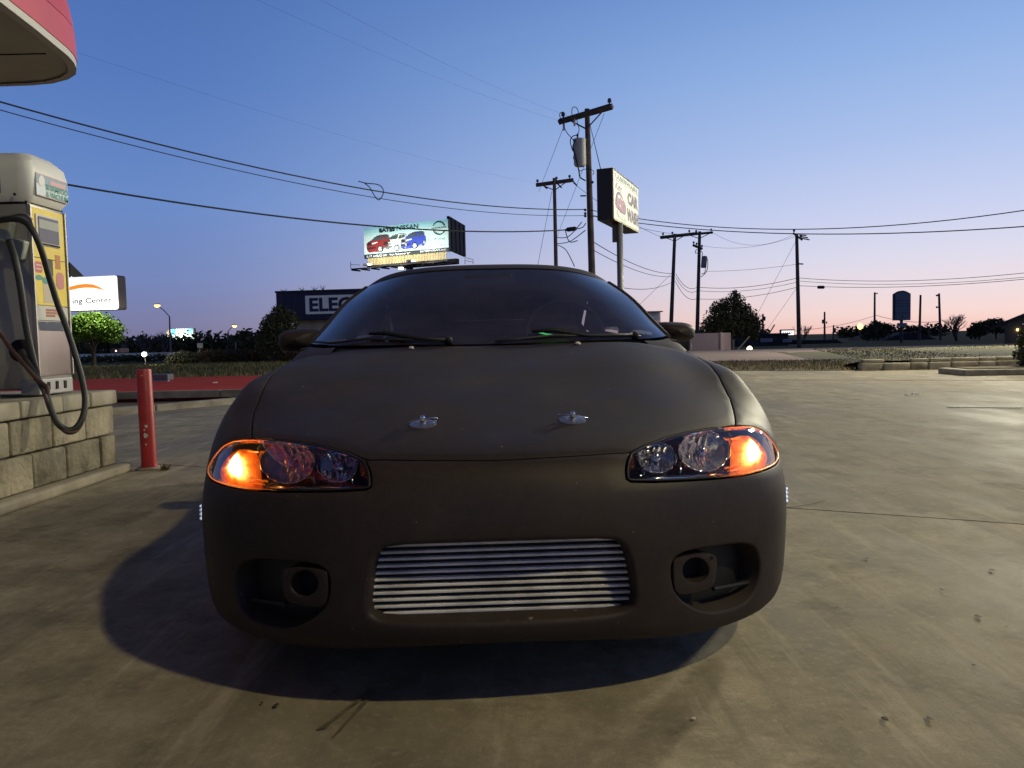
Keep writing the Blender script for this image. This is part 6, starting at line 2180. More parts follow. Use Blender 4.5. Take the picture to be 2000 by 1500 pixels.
p2 = pole('thinner wooden pole with crossarm left of the tall transformer pole', (1082.5, 348), (1086, 525), 50, .15, .11)
arm(p2, (1047, 361.5), (1120, 351.5), 50.4, 49.8, th=.13, ins=(.04, .55, .9), pole_px=1083, drop=.25)
for (a, b) in (((1061, 362), (1069, 369)), ((1119, 354), (1127, 363)), ((1089, 359), (1097, 367))):
    MB().tube([at(*a, 50), at(*b, 50)], .05, 5).build('dead_end', M_INS, p2)
p3 = pole('wooden pole with crossarm directly right of the mirror, left of the pair', (1318, 457), (1311, 628), 60, .17, .12)
arm(p3, (1290, 464), (1362, 456), 60.3, 61, th=.13, ins=(.07, .32, .78), pole_px=1318, drop=.15)
p4 = pole('wooden pole with grey transformer box rising behind the big tree', (1366.5, 452), (1362, 640), 63, .17, .12)
arm(p4, (1358, 457), (1392.5, 454), 63.2, 63, th=.10, ins=(.05, .9), pole_px=1366, drop=.15)
arm(p4, (1353, 478.5), (1372, 486.5), 62.5, 62.5, th=.10, ins=(.1, .4, .95), braces=False)
q0, q1 = at(1374, 523, 62.4), at(1376, 501, 62.4)
MB().lathe([(.20, 0), (.22, .03), (.23, (q1 - q0).length), (.1, (q1 - q0).length + .05), (0, (q1 - q0).length + .05)], q0, q1 - q0, 16).build('transformer_can', mat('can_blue_grey', (.26, .30, .32), rough=.5), p4, smooth=40)
for pts in ([(1382, 505), (1382, 522), (1378, 533), (1369, 541)], [(1371, 500), (1372, 494), (1368, 490), (1360, 488), (1358, 494), (1362, 494)], [(1378, 524), (1376, 533), (1370, 535)]):
    MB().tube(smooth_path([at(x, y, 62.2) for x, y in pts], 4), .03, 5).build('jumper_wire', M_BWIRE, p4)
p5 = pole('wooden pole with end-on crossarm standing at the lane right of the big tree', (1556, 458), (1561, 684), 55, .15, .11)
arm(p5, (1550, 456), (1566, 468), 54.2, 57, th=.09, ins=(.05, .9), braces=False)
for (a, b) in (((1561, 459), (1575, 460)), ((1562, 462), (1578, 464.5)), ((1563, 465), (1581, 468.5))):
    MB().tube([at(*a, 55), at(*b, 55)], .045, 5).build('dead_end', M_INS, p5)
q = at(1566, 515, 55); MB().tube([q - Vector((.3, 0, 0)), q + Vector((.1, 0, -.03))], .05, 5).build('bracket', M_WOOD, p5)
for (top, bot, Y, lab, kind) in (((1610.5, 609), (1610.5, 663), 95, 'small far pole with a transformer can left of the yellow lamp', 1), ((1628, 635), (1627.5, 663), 110, 'short far pole with a small box nearest the yellow lamp', 2),
                                 ((1648, 659), (1648, 668), 140, 'tiny far pole with a crossarm beside the yellow lamp', 3), ((1708.5, 571), (1708, 655), 88, 'far pole left of the arched sign', 4),
                                 ((1798, 576), (1796, 650), 80, 'bare far pole just right of the arched sign', 0), ((1834, 573), (1837, 668), 78, 'far pole with two small knobs left of the leafless tree', 5),
                                 ((1814, 641), (1814, 656), 120, 'tiny far pole between the two bare poles right of the arched sign', 0), ((428, 657), (431, 688), 150, 'small far pole with a crossarm among the trees on the left horizon', 6),
                                 ((1490, 613), (1490, 660), 90, 'far pole with a box at the right edge of the big tree', 2), ((1684.5, 646), (1684, 668), 118, 'short far post beside the yellow lamp', 0)):
    t = pole(lab, top, bot, Y, .13, .10, 'far utility poles')
    if kind in (1, 2):
        q = at(top[0] + (-2.5 if kind == 1 else 2.5), top[1] + (19 if kind == 1 else 9), Y - .2)
        MB().lathe([(.16, -.25), (.17, .2), (.05, .25), (0, .25)], q, (0, 0, 1), 10).build('transformer_can', M_CAB, t)
        if kind == 1:
            q = at(top[0] + 4, top[1] + 21, Y); MB().lathe([(.08, -.12), (.08, .12), (0, .14)], q, (0, 0, 1), 8).build('bushing', M_CAB, t)
    if kind in (3, 6):
        w_ = 6 if kind == 3 else 4
        MB().tube([at(top[0] - w_, top[1] + 1, Y), at(top[0] + w_, top[1] + 1, Y)], .09, 4).build('crossarm', M_WOOD, t)
    if kind == 4:
        MB().tube([at(top[0] - 1.5, top[1] + 3, Y), at(top[0] + 6, top[1] + 2, Y)], .06, 4).build('crossarm', M_WOOD, t)
    if kind == 5:
        for dy in (4, 27):
            q = at(top[0] - 4, top[1] + dy, Y); MB().lathe([(.09, -.08), (.1, 0), (.09, .08), (0, .09)], q, (0, -1, 0), 8).build('insulator', M_INS, t)
            MB().tube([q, at(top[0], top[1] + dy, Y)], .03, 4).build('pin', M_INS, t)

# ------------------------------------------------------------------ overhead lines
NW = 0


def wire(label, A, B, sag=0.0, r=.012, extra=None, n=24):
    """A, B: (px, py, Y)"""
    a, b = at(*A), at(*B)
    pts = [a + (b - a) * (k / n) - Vector((0, 0, 4 * sag * (k / n) * (1 - k / n))) for k in range(n + 1)]
    if A[0] < 0 or A[1] < 0:                 # lines that leave the view go on beyond it
        pts = [pts[0] + (pts[0] - pts[1]).normalized() * 18] + pts
    if B[0] > 2000:
        pts = pts + [pts[-1] + (pts[-1] - pts[-2]).normalized() * 22]
    o = MB().tube(pts, r, 5).build('overhead_line', M_BWIRE, origin=(a + b) / 2, smooth=True)
    return tag(o, label, 'cable', 'overhead lines')


wire('upper thick cable sagging from the top left edge to the transformer pole', (-60, 182, 15), (1143, 409, 31.8), .62, .019)
wire('lower thin cable running just under the upper one from the left edge', (-60, 198, 15), (1143, 421, 31.8), .62, .011)
wire('thick single cable from behind the vacuum hood across the billboard to the splice', (-80, 322, 16), (1106, 449, 31.6), .52, .024)
sp_ = MB()
a, b = at(1104, 449, 31.6), at(1128, 446, 31.6)
sp_.tube([a, a + (b - a) * .2, a + (b - a) * .8, b], [.03, .09, .09, .03], 8)
o = sp_.build('cable_splice', M_BWIRE, origin=a, smooth=True); tag(o, 'dark cable splice case beside the transformer pole', 'cable splice')
for k, (A, M, B) in enumerate((((1127, 447), (1138, 444), (1144, 436)), ((1104, 450), (1112, 472), (1128, 470)), ((1088, 464), (1110, 462), (1136, 434)), ((1086, 476), (1112, 472), (1143, 450)), ((1088, 478), (1105, 488), (1122, 520)))):
    o = MB().tube(smooth_path([at(*A, 31.9 if k < 2 else 40), at(*M, 31.7 if k < 2 else 36), at(*B, 31.8)], 6), .02, 5).build('overhead_line', M_BWIRE, origin=at(*A, 32), smooth=True)
    tag(o, ('short cable lead from the splice case up to the transformer pole', 'drooping loop under the cable splice case', 'curved lead between the two poles just under the splice', 'lower curved lead between the two poles under the splice', 'lead falling to the right below the splice, lowest of them')[k], 'cable', 'overhead lines')
lp = [at(x, y, 22.4) for x, y in ((700, 354), (716, 358), (736, 360), (746, 366), (749, 376), (744, 387), (738, 390), (730, 380), (722, 366), (712, 358))]
o = MB().tube(smooth_path(lp, 5), .014, 5).build('overhead_line', M_BWIRE, origin=lp[0], smooth=True); tag(o, 'slack loop of wire hanging between the two left cables', 'cable', 'overhead lines')
wire('hair-thin line from the canopy corner to the left pole crossarm', (120, 92, 20), (1050, 358, 50), .35, .0022)
wire('hair-thin line rising from the left end of the tall pole arm', (460, -20, 20), (1092, 236, 32.5), .2, .0022)
wire('hair-thin line from the tall pole arm up out of the top of the frame', (590, -20, 18), (1120, 230, 32.5), .2, .0022)
wire('upper of two cables leaving the transformer pole to the right edge', (1148, 409, 32), (2070, 400, 22), .75, .016)
wire('lower of two cables leaving the transformer pole to the right edge', (1150, 421, 32), (2070, 437, 20), .48, .016)
wire('thin wire from the left pole behind the shop sign to the paired poles', (1120, 358, 50), (1292, 463, 60), .3, .014)
wire('faint wire from the car wash sign down to the paired pole arm', (1158, 420, 32), (1345, 458, 60), .2, .012)
wire('upper communication cable from the transformer pole to the next pole', (1158, 472, 32), (1313, 534, 59.8), .35, .018)
wire('lower communication cable from the transformer pole to the next pole', (1158, 488, 32), (1312, 540, 59.8), .35, .016)
wire('cable sagging behind the sign post towards the paired poles', (1158, 548, 32), (1312, 551, 59.8), .45, .016)
wire('top cable drooping between the two paired poles', (1320, 535, 59.8), (1361, 561, 63), .5, .02)
wire('middle cable drooping between the two paired poles', (1320, 542, 59.8), (1361, 568, 63), .5, .018)
wire('lowest cable drooping between the two paired poles', (1319, 549, 59.8), (1361, 583, 63), .55, .02)
wire('top cable from the box pole to the lane pole', (1365, 561, 63), (1557, 543, 55), .32, .02)
wire('middle cable from the box pole to the lane pole', (1365, 568, 63), (1557, 551, 55), .30, .016)
wire('lowest cable from the box pole to the lane pole', (1365, 584, 63), (1557, 561, 55), .28, .018)
wire('top cable from the lane pole to the right edge', (1561, 543, 55), (2080, 524, 42), .42, .017)
wire('middle cable from the lane pole to the right edge', (1561, 549, 55), (2080, 533, 42), .40, .014)
wire('lowest cable from the lane pole to the right edge', (1561, 558, 55), (2080, 537, 42), .34, .017)
q0, q1 = at(1596, 561, 54), at(1611, 561, 53.7)
o = MB().tube([q0, q0 + (q1 - q0) * .12, q0 + (q1 - q0) * .88, q1], [.03, .11, .11, .03], 8).build('cable_splice', M_BWIRE, origin=q0, smooth=True); tag(o, 'dark splice case hanging on the cable right of the lane pole', 'cable splice')
wire('thin upper conductor between the box pole and the lane pole', (1392, 454, 63), (1552, 457, 54.6), .9, .010)
wire('thin lower conductor between the box pole and the lane pole', (1372, 480, 63), (1553, 462, 54.6), .45, .010)
wire('single grey line halfway up from the box pole to the lane pole', (1380, 530, 62.5), (1557, 516, 55), .12, .012)
wire('guy wire slanting from the lane pole top towards the container', (1555, 470, 55), (1443, 682, 50), 0, .011)
wire('guy wire slanting from the lane pole middle towards the lit lamp', (1556, 562, 55), (1476, 676, 51), 0, .010)
wire('guy wire from the paired pole slanting left behind the car pillar', (1310, 536, 59.5), (1240, 604, 56), 0, .012)
wire('guy wire falling from the tall pole arm to the left', (1100, 250, 32), (1052, 375, 49), 0, .010)
wire('guy wire falling from the tall pole arm past the shop sign', (1180, 222, 31.5), (1085, 470, 48), 0, .010)
wire('guy wire dropping from the left pole to the billboard side', (1078, 374, 50), (1050, 520, 46), 0, .013)
wire('wire from the transformer pole top down to the car wash sign', (1152, 242, 32), (1173, 330, 20.2), 0, .012)
wire('far line from the lane pole over the low roofs to the arched sign pole', (1563, 645, 70), (1707, 617, 88), .25, .02)
wire('far cable from the arched sign pole behind the sign to the bare poles', (1709, 615, 88), (1836, 628, 78), .35, .025)
for (A, B, Y, lab) in (((1440, 684), (1464, 657), 50, 'pale guy guard tube leaning beside the container, longer one'), ((1428, 662), (1439, 647), 52, 'pale guy guard tube leaning at the container corner'), ((1502, 652), (1513, 634), 52, 'grey guy guard tube above the low dark building')):
    a, b = at(*A, Y), at(*B, Y)
    o = MB().tube([a, b], .045, 8).build('guy_guard', mat('guard_pale', (.45, .38, .24), rough=.5), origin=a); tag(o, lab, 'guy guard', 'guy wire guards')

# ------------------------------------------------------------------ car wash sign
YS = 20.0
c0 = at(1197.5, 428, YS); c1 = at(1247.5, 455.5, 22.75)
ax = Vector((c1.x - c0.x, c1.y - c0.y, 0)); Ws = ax.length; ax.normalize(); ns = ax.cross(az)
zb = c0.z; Hs = at(1197.5, 327, YS).z - zb
cw = thing('car_wash_sign', 'tall car wash sign box on a grey post right of the transformer pole', 'sign', (c0.x + ax.x * Ws * .5, c0.y + ax.y * Ws * .5, 0))
o_ = Vector((c0.x, c0.y, zb))
M_BOX = mat('dark_sign_box', (.022, .022, .026), rough=.5)
MB().prism([(0, 0), (Ws, 0), (Ws, Hs), (0, Hs)], o_ - ns * .42, ax, az, ns, .40).build('sign_box', M_BOX, cw)
M_FACE = mat('aged_acrylic', (.74, .72, .60), rough=.35, emit=(1, .95, .74), estr=.12)  # faint emission added to brighten the sign face
MB().prism([(.05, .05), (Ws - .05, .05), (Ws - .05, Hs - .05), (.05, Hs - .05)], o_ - ns * .02, ax, az, ns, .03).build('sign_face', M_FACE, cw)
M_BRASS = mat('pale_rim', (.45, .40, .26), rough=.5)
for (x, z, w_, h_) in ((Ws / 2, .025, Ws, .05), (.025, Hs / 2, .05, Hs)):
    MB().prism([(x - w_ / 2, z - h_ / 2), (x + w_ / 2, z - h_ / 2), (x + w_ / 2, z + h_ / 2), (x - w_ / 2, z + h_ / 2)], o_ - ns * .015, ax, az, ns, .035).build('face_rim', M_BRASS, cw)
MB().prism([(0, Hs - .05), (Ws, Hs - .05), (Ws, Hs), (0, Hs)], o_ - ns * .015, ax, az, ns, .03).build('top_rim', M_BOX, cw)


def cwp(u, v):
    return (u * Ws, v * Hs)


def cpoly(pts, nm, m, proud):
    return poly_mb([cwp(*p) for p in pts], o_, ax, az, proud).build(nm, m, cw)


M_PV = mat('faded_violet', (.085, .07, .115), rough=.5)
M_TEAL = mat('faded_teal', (.14, .28, .29), rough=.5)
M_MAUVE = mat('faded_mauve', (.26, .12, .20), rough=.5)
cpoly([(.04, .805), (.97, .805), (.97, .812), (.04, .812)], 'header_line', M_PV, .016)
text_mb('LASERWASH', o_ + ax * Ws * .50 + az * Hs * .885, ax, az, width=Ws * .86, height=Hs * .095, bold=.03, proud=.016).build('lettering', M_TEAL, cw)
text_mb('Key', o_ + ax * Ws * .20 + az * Hs * .68, ax, az, width=Ws * .25, height=Hs * .20, shear=.35, proud=.016, bold=-.005).build('lettering', mat('script_brown', (.10, .085, .07), rough=.5), cw)
text_mb('CAR', o_ + ax * Ws * .745 + az * Hs * .605, ax, az, width=Ws * .43, height=Hs * .26, bold=.06, proud=.016).build('lettering', M_PV, cw)
text_mb('WASH', o_ + ax * Ws * .735 + az * Hs * .26, ax, az, width=Ws * .47, height=Hs * .27, bold=.05, proud=.016).build('lettering', M_PV, cw)
cpoly(smooth_poly([(.07, .36), (.09, .27), (.16, .24), (.24, .22), (.26, .20), (.33, .22), (.40, .20), (.45, .25), (.47, .36), (.44, .44), (.36, .50), (.30, .58), (.20, .62), (.12, .56), (.08, .46)], 2), 'printed_car_outline', M_PV, .015)
cpoly(smooth_poly([(.085, .36), (.10, .285), (.16, .26), (.24, .235), (.26, .215), (.33, .235), (.40, .22), (.435, .26), (.45, .36), (.42, .425), (.35, .48), (.28, .54), (.20, .55), (.13, .51), (.10, .44)], 2), 'printed_car', M_MAUVE, .018)
for pts in ([(.14, .50), (.19, .545), (.25, .535), (.24, .485), (.17, .47)], [(.28, .53), (.33, .50), (.35, .46), (.29, .47)], [(.22, .33), (.25, .37), (.26, .31)]):
    cpoly(pts, 'printed_glass', mat('print_cream', (.72, .72, .66), rough=.5), .020)
cpoly(smooth_poly([(.10, .24), (.13, .14), (.22, .07), (.42, .05), (.46, .10), (.45, .20), (.38, .17), (.30, .19), (.22, .16), (.14, .22)], 2), 'printed_suds', mat('suds_teal', (.46, .60, .56), rough=.5), .017)
cpoly(smooth_poly([(.13, .22), (.17, .13), (.30, .10), (.40, .12), (.42, .17), (.36, .15), (.28, .17), (.20, .16)], 2), 'printed_foam', mat('print_cream2', (.68, .70, .64), rough=.5), .020)
pm0 = o_ + ax * Ws * .22 - ns * .22
pp = at(1211, 500, 20.7)
MB().tube([(pp.x, pp.y, -.1), (pp.x, pp.y, zb)], .085, 14).build('post', mat('sign_post', (.20, .20, .20), rough=.5, metal=.4), cw, smooth=True)
MB().box((pp.x - .12, pp.y + .03, zb - .25), (.14, .1, .5)).build('post_bracket', M_BOX, cw)

# ------------------------------------------------------------------ right background: container, low buildings, signs
a, b, c2 = at(1352, 692, 50), at(1408, 692, 49), at(1427.5, 691, 51)
zt = at(1408, 650, 49).z
M_CONT = mat('container_grey', (.84, .62, .54), rough=.85, col2=(.76, .56, .49), scale=1)
ct = thing('storage_container', 'pale ribbed storage container beside the right mirror', 'container', ((a.x + c2.x) / 2, 50, 0))
v1 = Vector((b.x - a.x, b.y - a.y, 0)); v2 = Vector((c2.x - b.x, c2.y - b.y, 0))
foot = [(a.x - 1.0, a.y + .6), (b.x, b.y), (c2.x, c2.y), (c2.x - v1.x, c2.y - v1.y + 1.0)]
MB().add([(x, y, -.2) for x, y in foot] + [(x, y, zt) for x, y in foot], [(0, 1, 2, 3), (7, 6, 5, 4)] + [(i, (i + 1) % 4, (i + 1) % 4 + 4, i + 4) for i in range(4)]).build('shell', M_CONT, ct)
for k in range(8):
    q = Vector((b.x, b.y, 0)) + v2 * (.08 + .12 * k)
    MB().box((q.x + .03, q.y - .02, zt / 2 - .1), (.03, .03, zt + .1)).build('rib', mat('rib_pale', (.88, .66, .57), rough=.7), ct)
MB().tube([(b.x, b.y - .03, -.1), (b.x, b.y - .03, zt + .05)], .04, 5).build('corner_post', mat('rib_pale', (.88, .66, .57)), ct)
# dark thing next to the mirror foot: parked vehicle tail with a light
p = at(1346, 687, 46)
dk = thing('parked_truck', 'dark parked truck front with one lit lamp just behind the right mirror', 'truck', (p.x, 46.5, 0))
MB().box((p.x - .55, 47.2, .55), (1.3, 2.2, 1.1), bev=.12).build('body', M_DARK, dk)
q = at(1345, 690, 45.9); MB().lathe([(.11, 0), (.08, .05), (0, .06)], q, (0, -1, 0), 12).build('headlight', mat('truck_lamp', (1, 1, 1), emit=(1, .92, .65), estr=6), dk)
q = at(1350, 677, 45.9); MB().box(q, (.07, .05, .34)).build('chrome_strip', M_CHROME, dk)
# glowing lamp right of the container
q = at(1464, 681, 47)
gl_ = thing('lamp', 'glowing yellow-white yard light near the ground right of the container', 'lamp', (q.x, q.y, 0))
MB().lathe([(.03, -.14), (.15, -.06), (.16, .05), (.05, .15), (0, .16)], q, (0, 0, 1), 14).build('globe', mat('yellow_glow', (1, 1, 1), emit=(1, .93, .45), estr=6), gl_, smooth=True)
MB().tube([(q.x, q.y, -.1), q - Vector((0, 0, .12))], .04, 6).build('post', M_CAB, gl_)
# utility box post near the container
q = at(1432.5, 690, 49.5)
o = MB().box((q.x, q.y, .25), (.10, .10, .75)).build('marker_post', mat('marker_grey', (.16, .13, .11), rough=.7), origin=(q.x, q.y, 0)); tag(o, 'short grey marker post at the right corner of the container', 'post')


def hut(name, label, x0, x1, ytop, ybot, Y, m, roof='flat', depth=8, parent_parts=()):
    a, b = at(x0, ybot, Y), at(x1, ybot, Y)
    zt = at((x0 + x1) / 2, ytop, Y).z
    t = thing(name, label, 'building', ((a.x + b.x) / 2, Y + depth / 2, 0))
    MB().box(((a.x + b.x) / 2, Y + depth / 2, zt / 2 - .1), (b.x - a.x, depth, zt + .2)).build('wall', m, t)
    if roof == 'flat':
        MB().box(((a.x + b.x) / 2, Y + depth / 2, zt + .06), (b.x - a.x + .3, depth + .3, .12)).build('roof', mat('dark_roof', (.03, .026, .028), rough=.8), t)
    return t, zt


M_DKW = mat('dark_wall', (.055, .04, .05), rough=.85, col2=(.045, .033, .04), scale=.6)
M_DKW2 = mat('brown_wall', (.06, .045, .035), rough=.9, col2=(.045, .035, .03), scale=.6)
t, zt = hut('dark_building', 'low dark shop building with two small white sign boards right of the big tree', 1428, 1540, 654, 690, 70, M_DKW)
M_SB = mat('small_board', (.42, .40, .46), rough=.6)
M_SBT = mat('board_text', (.16, .15, .22), rough=.6)
for (x0, x1, y0, y1) in ((1486, 1509, 661, 668), (1529.5, 1547, 662, 668.5)):
    a, b = at(x0, y1, 69.8), at(x1, y0, 69.8)
    bd = MB().box(((a.x + b.x) / 2, 69.9, (a.z + b.z) / 2), (b.x - a.x, .08, b.z - a.z)).build('sign_board', M_SB, t)
    for k in range(5):
        f = .15 + .15 * k
        MB().box((a.x + (b.x - a.x) * f, 69.84, (a.z + b.z) / 2), ((b.x - a.x) * .1, .02, (b.z - a.z) * .3)).build('board_mark', M_SBT, bd)
for k in range(4):
    a = at(1450 + 22 * k, 676, 69.9)
    MB().box((a.x, 69.95, a.z), (.8, .06, .9)).build('window', mat('dim_window', (.03, .03, .045), rough=.15), t)
t2, zt2 = hut('long_low_building', 'long low brown building with a sloping end roof behind the lane pole', 1545, 1636, 664, 690, 78, M_DKW2, roof='none', depth=9)
a, b, c_ = at(1540, 664, 77.8), at(1634, 664, 77.8), at(1656, 674, 77.8)
MB().add([(a.x, 77.7, a.z), (b.x, 77.7, b.z), (c_.x, 77.7, c_.z), (c_.x, 77.7, c_.z - .15), (a.x, 77.7, a.z - .2), (a.x, 87, a.z), (b.x, 87, b.z), (c_.x, 87, c_.z), (c_.x, 87, c_.z - .15), (a.x, 87, a.z - .2)],
         [(0, 1, 2, 3, 4), (9, 8, 7, 6, 5), (0, 5, 6, 1), (1, 6, 7, 2), (2, 7, 8, 3), (3, 8, 9, 4), (4, 9, 5, 0)]).build('roof', mat('brown_roof', (.05, .038, .032), rough=.9), t2)
for k in range(4):
    q = at(1568 + 18 * k, 680, 77.9)
    MB().box((q.x, 77.95, q.z), (.7, .06, .6)).build('window', mat('dim_window', (.03, .03, .045)), t2)
t3, zt3 = hut('peaked_building', 'dark building with a wide peaked roof behind the arched sign', 1742, 1838, 664, 680, 92, M_DKW, roof='none', depth=10)
P = [at(x, y, 91.8) for x, y in ((1724, 667), (1738, 659), (1765, 650), (1793, 649), (1822, 660), (1856, 669))]
pts = [(p.x, p.z) for p in P]
mb = MB(); n = len(P)
mb.add([(x, 91.7, z) for x, z in pts] + [(x, 102, z) for x, z in pts] + [(pts[0][0], 91.7, pts[0][1] - .3), (pts[-1][0], 91.7, pts[-1][1] - .3), (pts[0][0], 102, pts[0][1] - .3), (pts[-1][0], 102, pts[-1][1] - .3)],
       [tuple(list(range(n)) + [2 * n + 1, 2 * n]), tuple([2 * n + 2, 2 * n + 3] + list(range(2 * n - 1, n - 1, -1)))] + [(i, i + 1, n + i + 1, n + i) for i in range(n - 1)] + [(2 * n, 2 * n + 1, 2 * n + 3, 2 * n + 2)])
mb.build('roof', mat('slate_roof', (.035, .028, .034), rough=.9), t3)
# house at the right edge with wall lamps
a = at(1955, 668, 48)
hs = thing('house', 'dark house gable at the right edge with a warm wall lamp', 'house', (a.x, 48, 0))
M_HW = mat('house_wall', (.10, .105, .10), rough=.85)
HZ = at(1955, 637, 48).z
MB().box((a.x + 4.2, 52, HZ / 2 - .1), (8.0, 8, HZ + .15)).build('wall', M_HW, hs)
MB().prism([(-.3, 0), (4.4, 2.1), (9.1, 0), (9.1, -.18), (4.4, 1.92), (-.3, -.18)], (a.x - .2, 47.6, HZ), (1, 0, 0), (0, 0, 1), (0, 1, 0), 8.6).build('roof', mat('house_roof', (.05, .045, .045), rough=.9), hs)
MB().prism([(.2, -.2), (8.6, -.2), (8.6, .02), (4.4, 1.9), (.2, .02)], (a.x - .2, 47.98, HZ), (1, 0, 0), (0, 0, 1), (0, 1, 0), .2).build('gable', M_HW, hs)
M_WARM = mat('warm_lamp', (1, .8, .5), emit=(1, .62, .18), estr=5)
for dx_ in (.85, 2.9):
    q = Vector((a.x + dx_, 47.9, HZ - .25))
    MB().box(q, (.12, .12, .14), bev=.03).build('wall_lamp', M_WARM, hs)
    ld = bpy.data.lights.new('wall_lamp', 'SPOT'); ld.energy = 40; ld.color = (1, .62, .2); ld.shadow_soft_size = .06; ld.spot_size = R(75); ld.spot_blend = .5
    lo = bpy.data.objects.new('wall_lamp', ld); COL.objects.link(lo); lo.parent = hs; lo.location = q + Vector((0, -.12, -.05)) - Vector((a.x, 48, 0)); lo.rotation_euler = (R(-18), 0, 0)
MB().box((a.x + 1.9, 47.97, HZ - .95), (.8, .05, .8)).build('window', mat('dim_window', (.03, .03, .045), rough=.15), hs)
hs.rotation_euler = (0, 0, -R(32.5))
# pale sign-board end seen over the mirror
a, b = at(1255, 627, 38), at(1294.5, 608, 38)
o5 = Vector((a.x, 38, a.z))
pv = thing('pale_kiosk', 'small pale structure with a blue-grey panel showing above the right mirror', 'kiosk', ((a.x + b.x) / 2, 39, 0))
MB().box(((a.x + b.x) / 2, 39, (b.z) / 2 - .1), (b.x - a.x - .12, 1.4, b.z + .1)).build('body', mat('kiosk_pale', (.62, .50, .46), rough=.7), pv)
MB().box(((a.x + b.x) / 2, 38.9, b.z + .0), (b.x - a.x + .04, 1.7, .05)).build('roof', mat('kiosk_trim', (.20, .13, .12), rough=.7), pv)
pa_, pb_ = at(1262, 624, 38.2), at(1288, 610, 38.2)
MB().box(((pa_.x + pb_.x) / 2, 38.27, (pa_.z + pb_.z) / 2), (pb_.x - pa_.x, .03, pb_.z - pa_.z)).build('panel', mat('kiosk_blue', (.26, .32, .44), rough=.4), pv)
# small lit sign behind the lane pole
a, b = at(1524, 656, 85), at(1552, 643, 85)
lt = thing('small_lit_sign', 'small glowing white sign on a dark post left of the lane pole', 'sign', ((a.x + b.x) / 2, 85, 0))
MB().box(((a.x + b.x) / 2, 85.15, (a.z + b.z) / 2), (b.x - a.x, .3, b.z - a.z), bev=.05).build('cabinet', M_CAB, lt)
MB().box(((a.x + b.x) / 2 + .03, 84.98, (a.z + b.z) / 2 - .03), ((b.x - a.x) * .86, .06, (b.z - a.z) * .68), bev=.02).build('lit_face', mat('lit_cream', (1, 1, 1), emit=(1, .97, .92), estr=1.4), lt)
for k in range(5):
    MB().box((a.x + (b.x - a.x) * (.2 + .14 * k), 84.94, (a.z + b.z) / 2), ((b.x - a.x) * .07, .02, (b.z - a.z) * .25)).build('sign_mark', mat('lit_mark', (.5, .4, .35), emit=(.7, .5, .45), estr=.6), lt)
MB().tube([((a.x + b.x) / 2, 85.1, -.1), ((a.x + b.x) / 2, 85.1, a.z)], .12, 6).build('post', M_CAB, lt)
# arched tenant sign
YA = 70
a, b = at(1746, 626, YA), at(1778.5, 626.5, YA)
zt_, zc2 = at(1762, 574, YA).z, at(1762, 570, YA).z
ar = thing('arched_sign', 'tall grey-blue tenant sign with an arched top on a dark post', 'sign', ((a.x + b.x) / 2, YA, 0))
w_ = b.x - a.x
arch = [(0, 0), (w_, 0), (w_, zt_ - a.z)] + [(w_ * (1 - k / 10), zt_ - a.z + (zc2 - zt_ + .12) * math.sin(math.pi * k / 10)) for k in range(1, 10)] + [(0, zt_ - a.z)]
MB().prism(arch, (a.x, YA + .3, a.z), (1, 0, 0), (0, 0, 1), (0, -1, 0), .3).build('cabinet', mat('sign_edge', (.03, .028, .04), rough=.6), ar)
M_PANE = mat('tenant_panel', (.19, .20, .25), rough=.45, col2=(.16, .17, .21), scale=2)
rows_ = [(.02, .27), (.285, .54), (.555, .64), (.655, .74)]
for k, (f0, f1) in enumerate(rows_):
    H2 = zt_ - a.z
    for (g0, g1) in (((.06, .49), (.51, .97)) if k == 0 else ((.06, .97),)):
        MB().box((a.x + w_ * (g0 + g1) / 2, YA - .02, a.z + H2 * (f0 + f1) / 2), (w_ * (g1 - g0), .05, H2 * (f1 - f0))).build('tenant_panel', M_PANE, ar)
up_ = [(w_ * .06, H2 * .755), (w_ * .97, H2 * .755), (w_ * .97, H2 * .99)] + [(w_ * (.97 - .91 * k / 8), H2 * .99 + (zc2 - zt_ + .02) * math.sin(math.pi * k / 8)) for k in range(1, 8)] + [(w_ * .06, H2 * .99)]
MB().prism(up_, (a.x, YA - .0, a.z), (1, 0, 0), (0, 0, 1), (0, -1, 0), .045).build('tenant_panel', M_PANE, ar)
MB().tube([(a.x + w_ * .5, YA + .15, -.2), (a.x + w_ * .5, YA + .15, a.z)], .13, 10).build('post', MATS['sign_edge'], ar)
a2, b2 = at(1753.5, 638.5, YA), at(1770.5, 630.5, YA)
MB().box(((a2.x + b2.x) / 2, YA, (a2.z + b2.z) / 2), (b2.x - a2.x, .2, b2.z - a2.z)).build('lower_sign', mat('lower_sign', (.28, .25, .28), rough=.5), ar)
# yellow street lamp on the right horizon
q = at(1680, 637, 100)
sl2 = thing('street_lamp', 'far street lamp with a round glowing yellow head left of the arched sign', 'street lamp', (q.x, 100, -.1), 'street lamps')
MB().tube([(q.x, 100, -.1), (q.x, 100, q.z)], .1, 6).build('pole', M_CAB, sl2)
MB().lathe([(.08, -.42), (.30, -.25), (.34, .05), (.16, .34), (0, .38)], q, (0, 0, 1), 14).build('globe', mat('yellow_lamp', (1, 1, .5), emit=(1, .86, .18), estr=3.5), sl2, smooth=True)
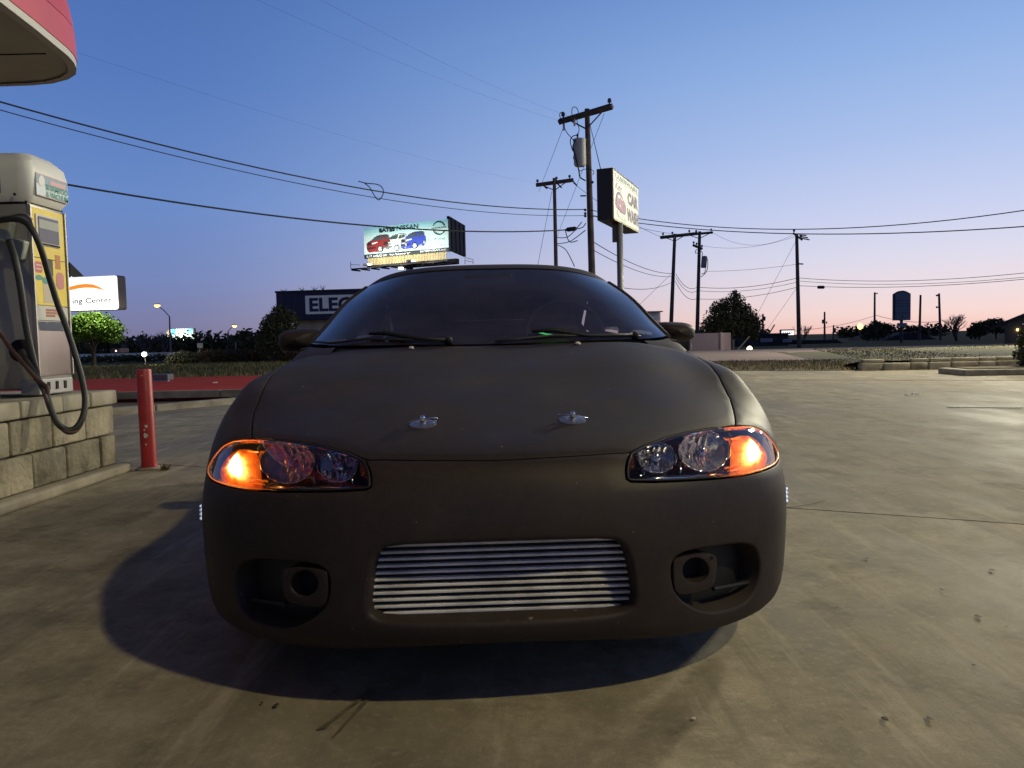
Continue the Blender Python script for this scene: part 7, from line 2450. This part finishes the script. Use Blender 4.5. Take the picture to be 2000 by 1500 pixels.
# ------------------------------------------------------------------ litter and small things
def scrap(px, py, w, h, m, label, sd, z=.006, nm='litter', cat='litter', flat_=.35):
    p = onz(px, py)
    rg = random.Random(sd)
    n = 7
    g = [[(p.x + w * (i / (n - 1) - .5) + rg.uniform(-.1, .1) * w, p.y + h * (j / 3 - .5) * 2.2 + rg.uniform(-.1, .1) * h, z + h * flat_ * rg.random() * (1 if 0 < j < 3 else .3)) for i in range(n)] for j in range(4)]
    o = MB().grid(g).build(nm, m, origin=p)
    return tag(o, label, cat, 'scraps on the ground')


M_PAPER = mat('paper_scrap', (.62, .60, .54), rough=.7)
M_LEAFB = mat('dead_leaf', (.06, .045, .03), rough=.8)
scrap(1776, 773, .09, .05, M_PAPER, 'crumpled white paper scrap lying left part of the pair on the right lot', 1, flat_=.5)
scrap(1790, 771, .08, .05, M_PAPER, 'white wrapper scrap touching the paper on the right lot', 2, flat_=.5)
# small grey box on the edge of the red-lit lane
p = onz(307, 746, .14)
bx = thing('junction_box', 'small grey metal box on the far edge of the red-lit lane behind the bollard', 'utility box', (p.x, p.y, .14))
MB().box((p.x + .05, p.y + .12, .235), (.42, .3, .15), bev=.03).build('lid', mat('grey_lid', (.12, .12, .13), rough=.5), bx)
MB().box((p.x + .04, p.y - .02, .155), (.46, .10, .03), bev=.008).build('bright_foot', mat('worn_metal', (.7, .7, .72), rough=.25, metal=.9), bx)
q = onz(420, 748, .14)
MBx = MB().box((q.x, q.y, .15), (.10, .05, .02), rot=Matrix.Rotation(.6, 3, 'Z')).build('litter', M_PAPER, origin=q)
tag(MBx, 'white scrap on the red-lit lane right of the bollard', 'litter', 'scraps on the ground')
leafs = [(1693, 1093, .02), (1938, 1117, .03), (1910, 1208, .025), (1816, 1408, .02), (1840, 1155, .02), (1728, 1410, .02), (1635, 1190, .012), (1902, 1303, .014), (316, 1050, .010), (235, 1100, .013), (1355, 1408, .014), (540, 1382, .02), (512, 1378, .012), (1965, 1228, .012)]
SPOT = ['on the right slab just past the car corner', 'far right, flat and wide', 'at the right, rounded one', 'near the lower right corner, upright one', 'below the wide flat leaf', 'left of the upright leaf, lower right', 'close beside the right bumper corner', 'right slab, in the middle of the open floor',
        'tiny one inside the shadow at left', 'tiny one at the rim of the car shadow', 'bottom centre, pale streaked one', 'left of the oil dribbles', 'leftmost crumb below the car shadow', 'furthest right crumb near the joint']
for k, (px, py, s_) in enumerate(leafs):
    p = onz(px, py); rg = random.Random(k)
    n = 7
    pts = [(p.x + s_ * .42 * math.cos(6.28 * i / n) * rg.uniform(.5, 1.2), p.y + s_ * .6 * math.sin(6.28 * i / n) * rg.uniform(.5, 1.2), .006 + rg.uniform(0, s_ * .12)) for i in range(n)]
    o = MB().add(pts + [(p.x, p.y, 0.006 + s_ * .1)], [(i, (i + 1) % n, n) for i in range(n)]).build('debris', M_PAPER if k in (8, 9, 10) else M_LEAFB, origin=p)
    tag(o, 'small debris speck ' + SPOT[k], 'litter', 'scraps on the ground')
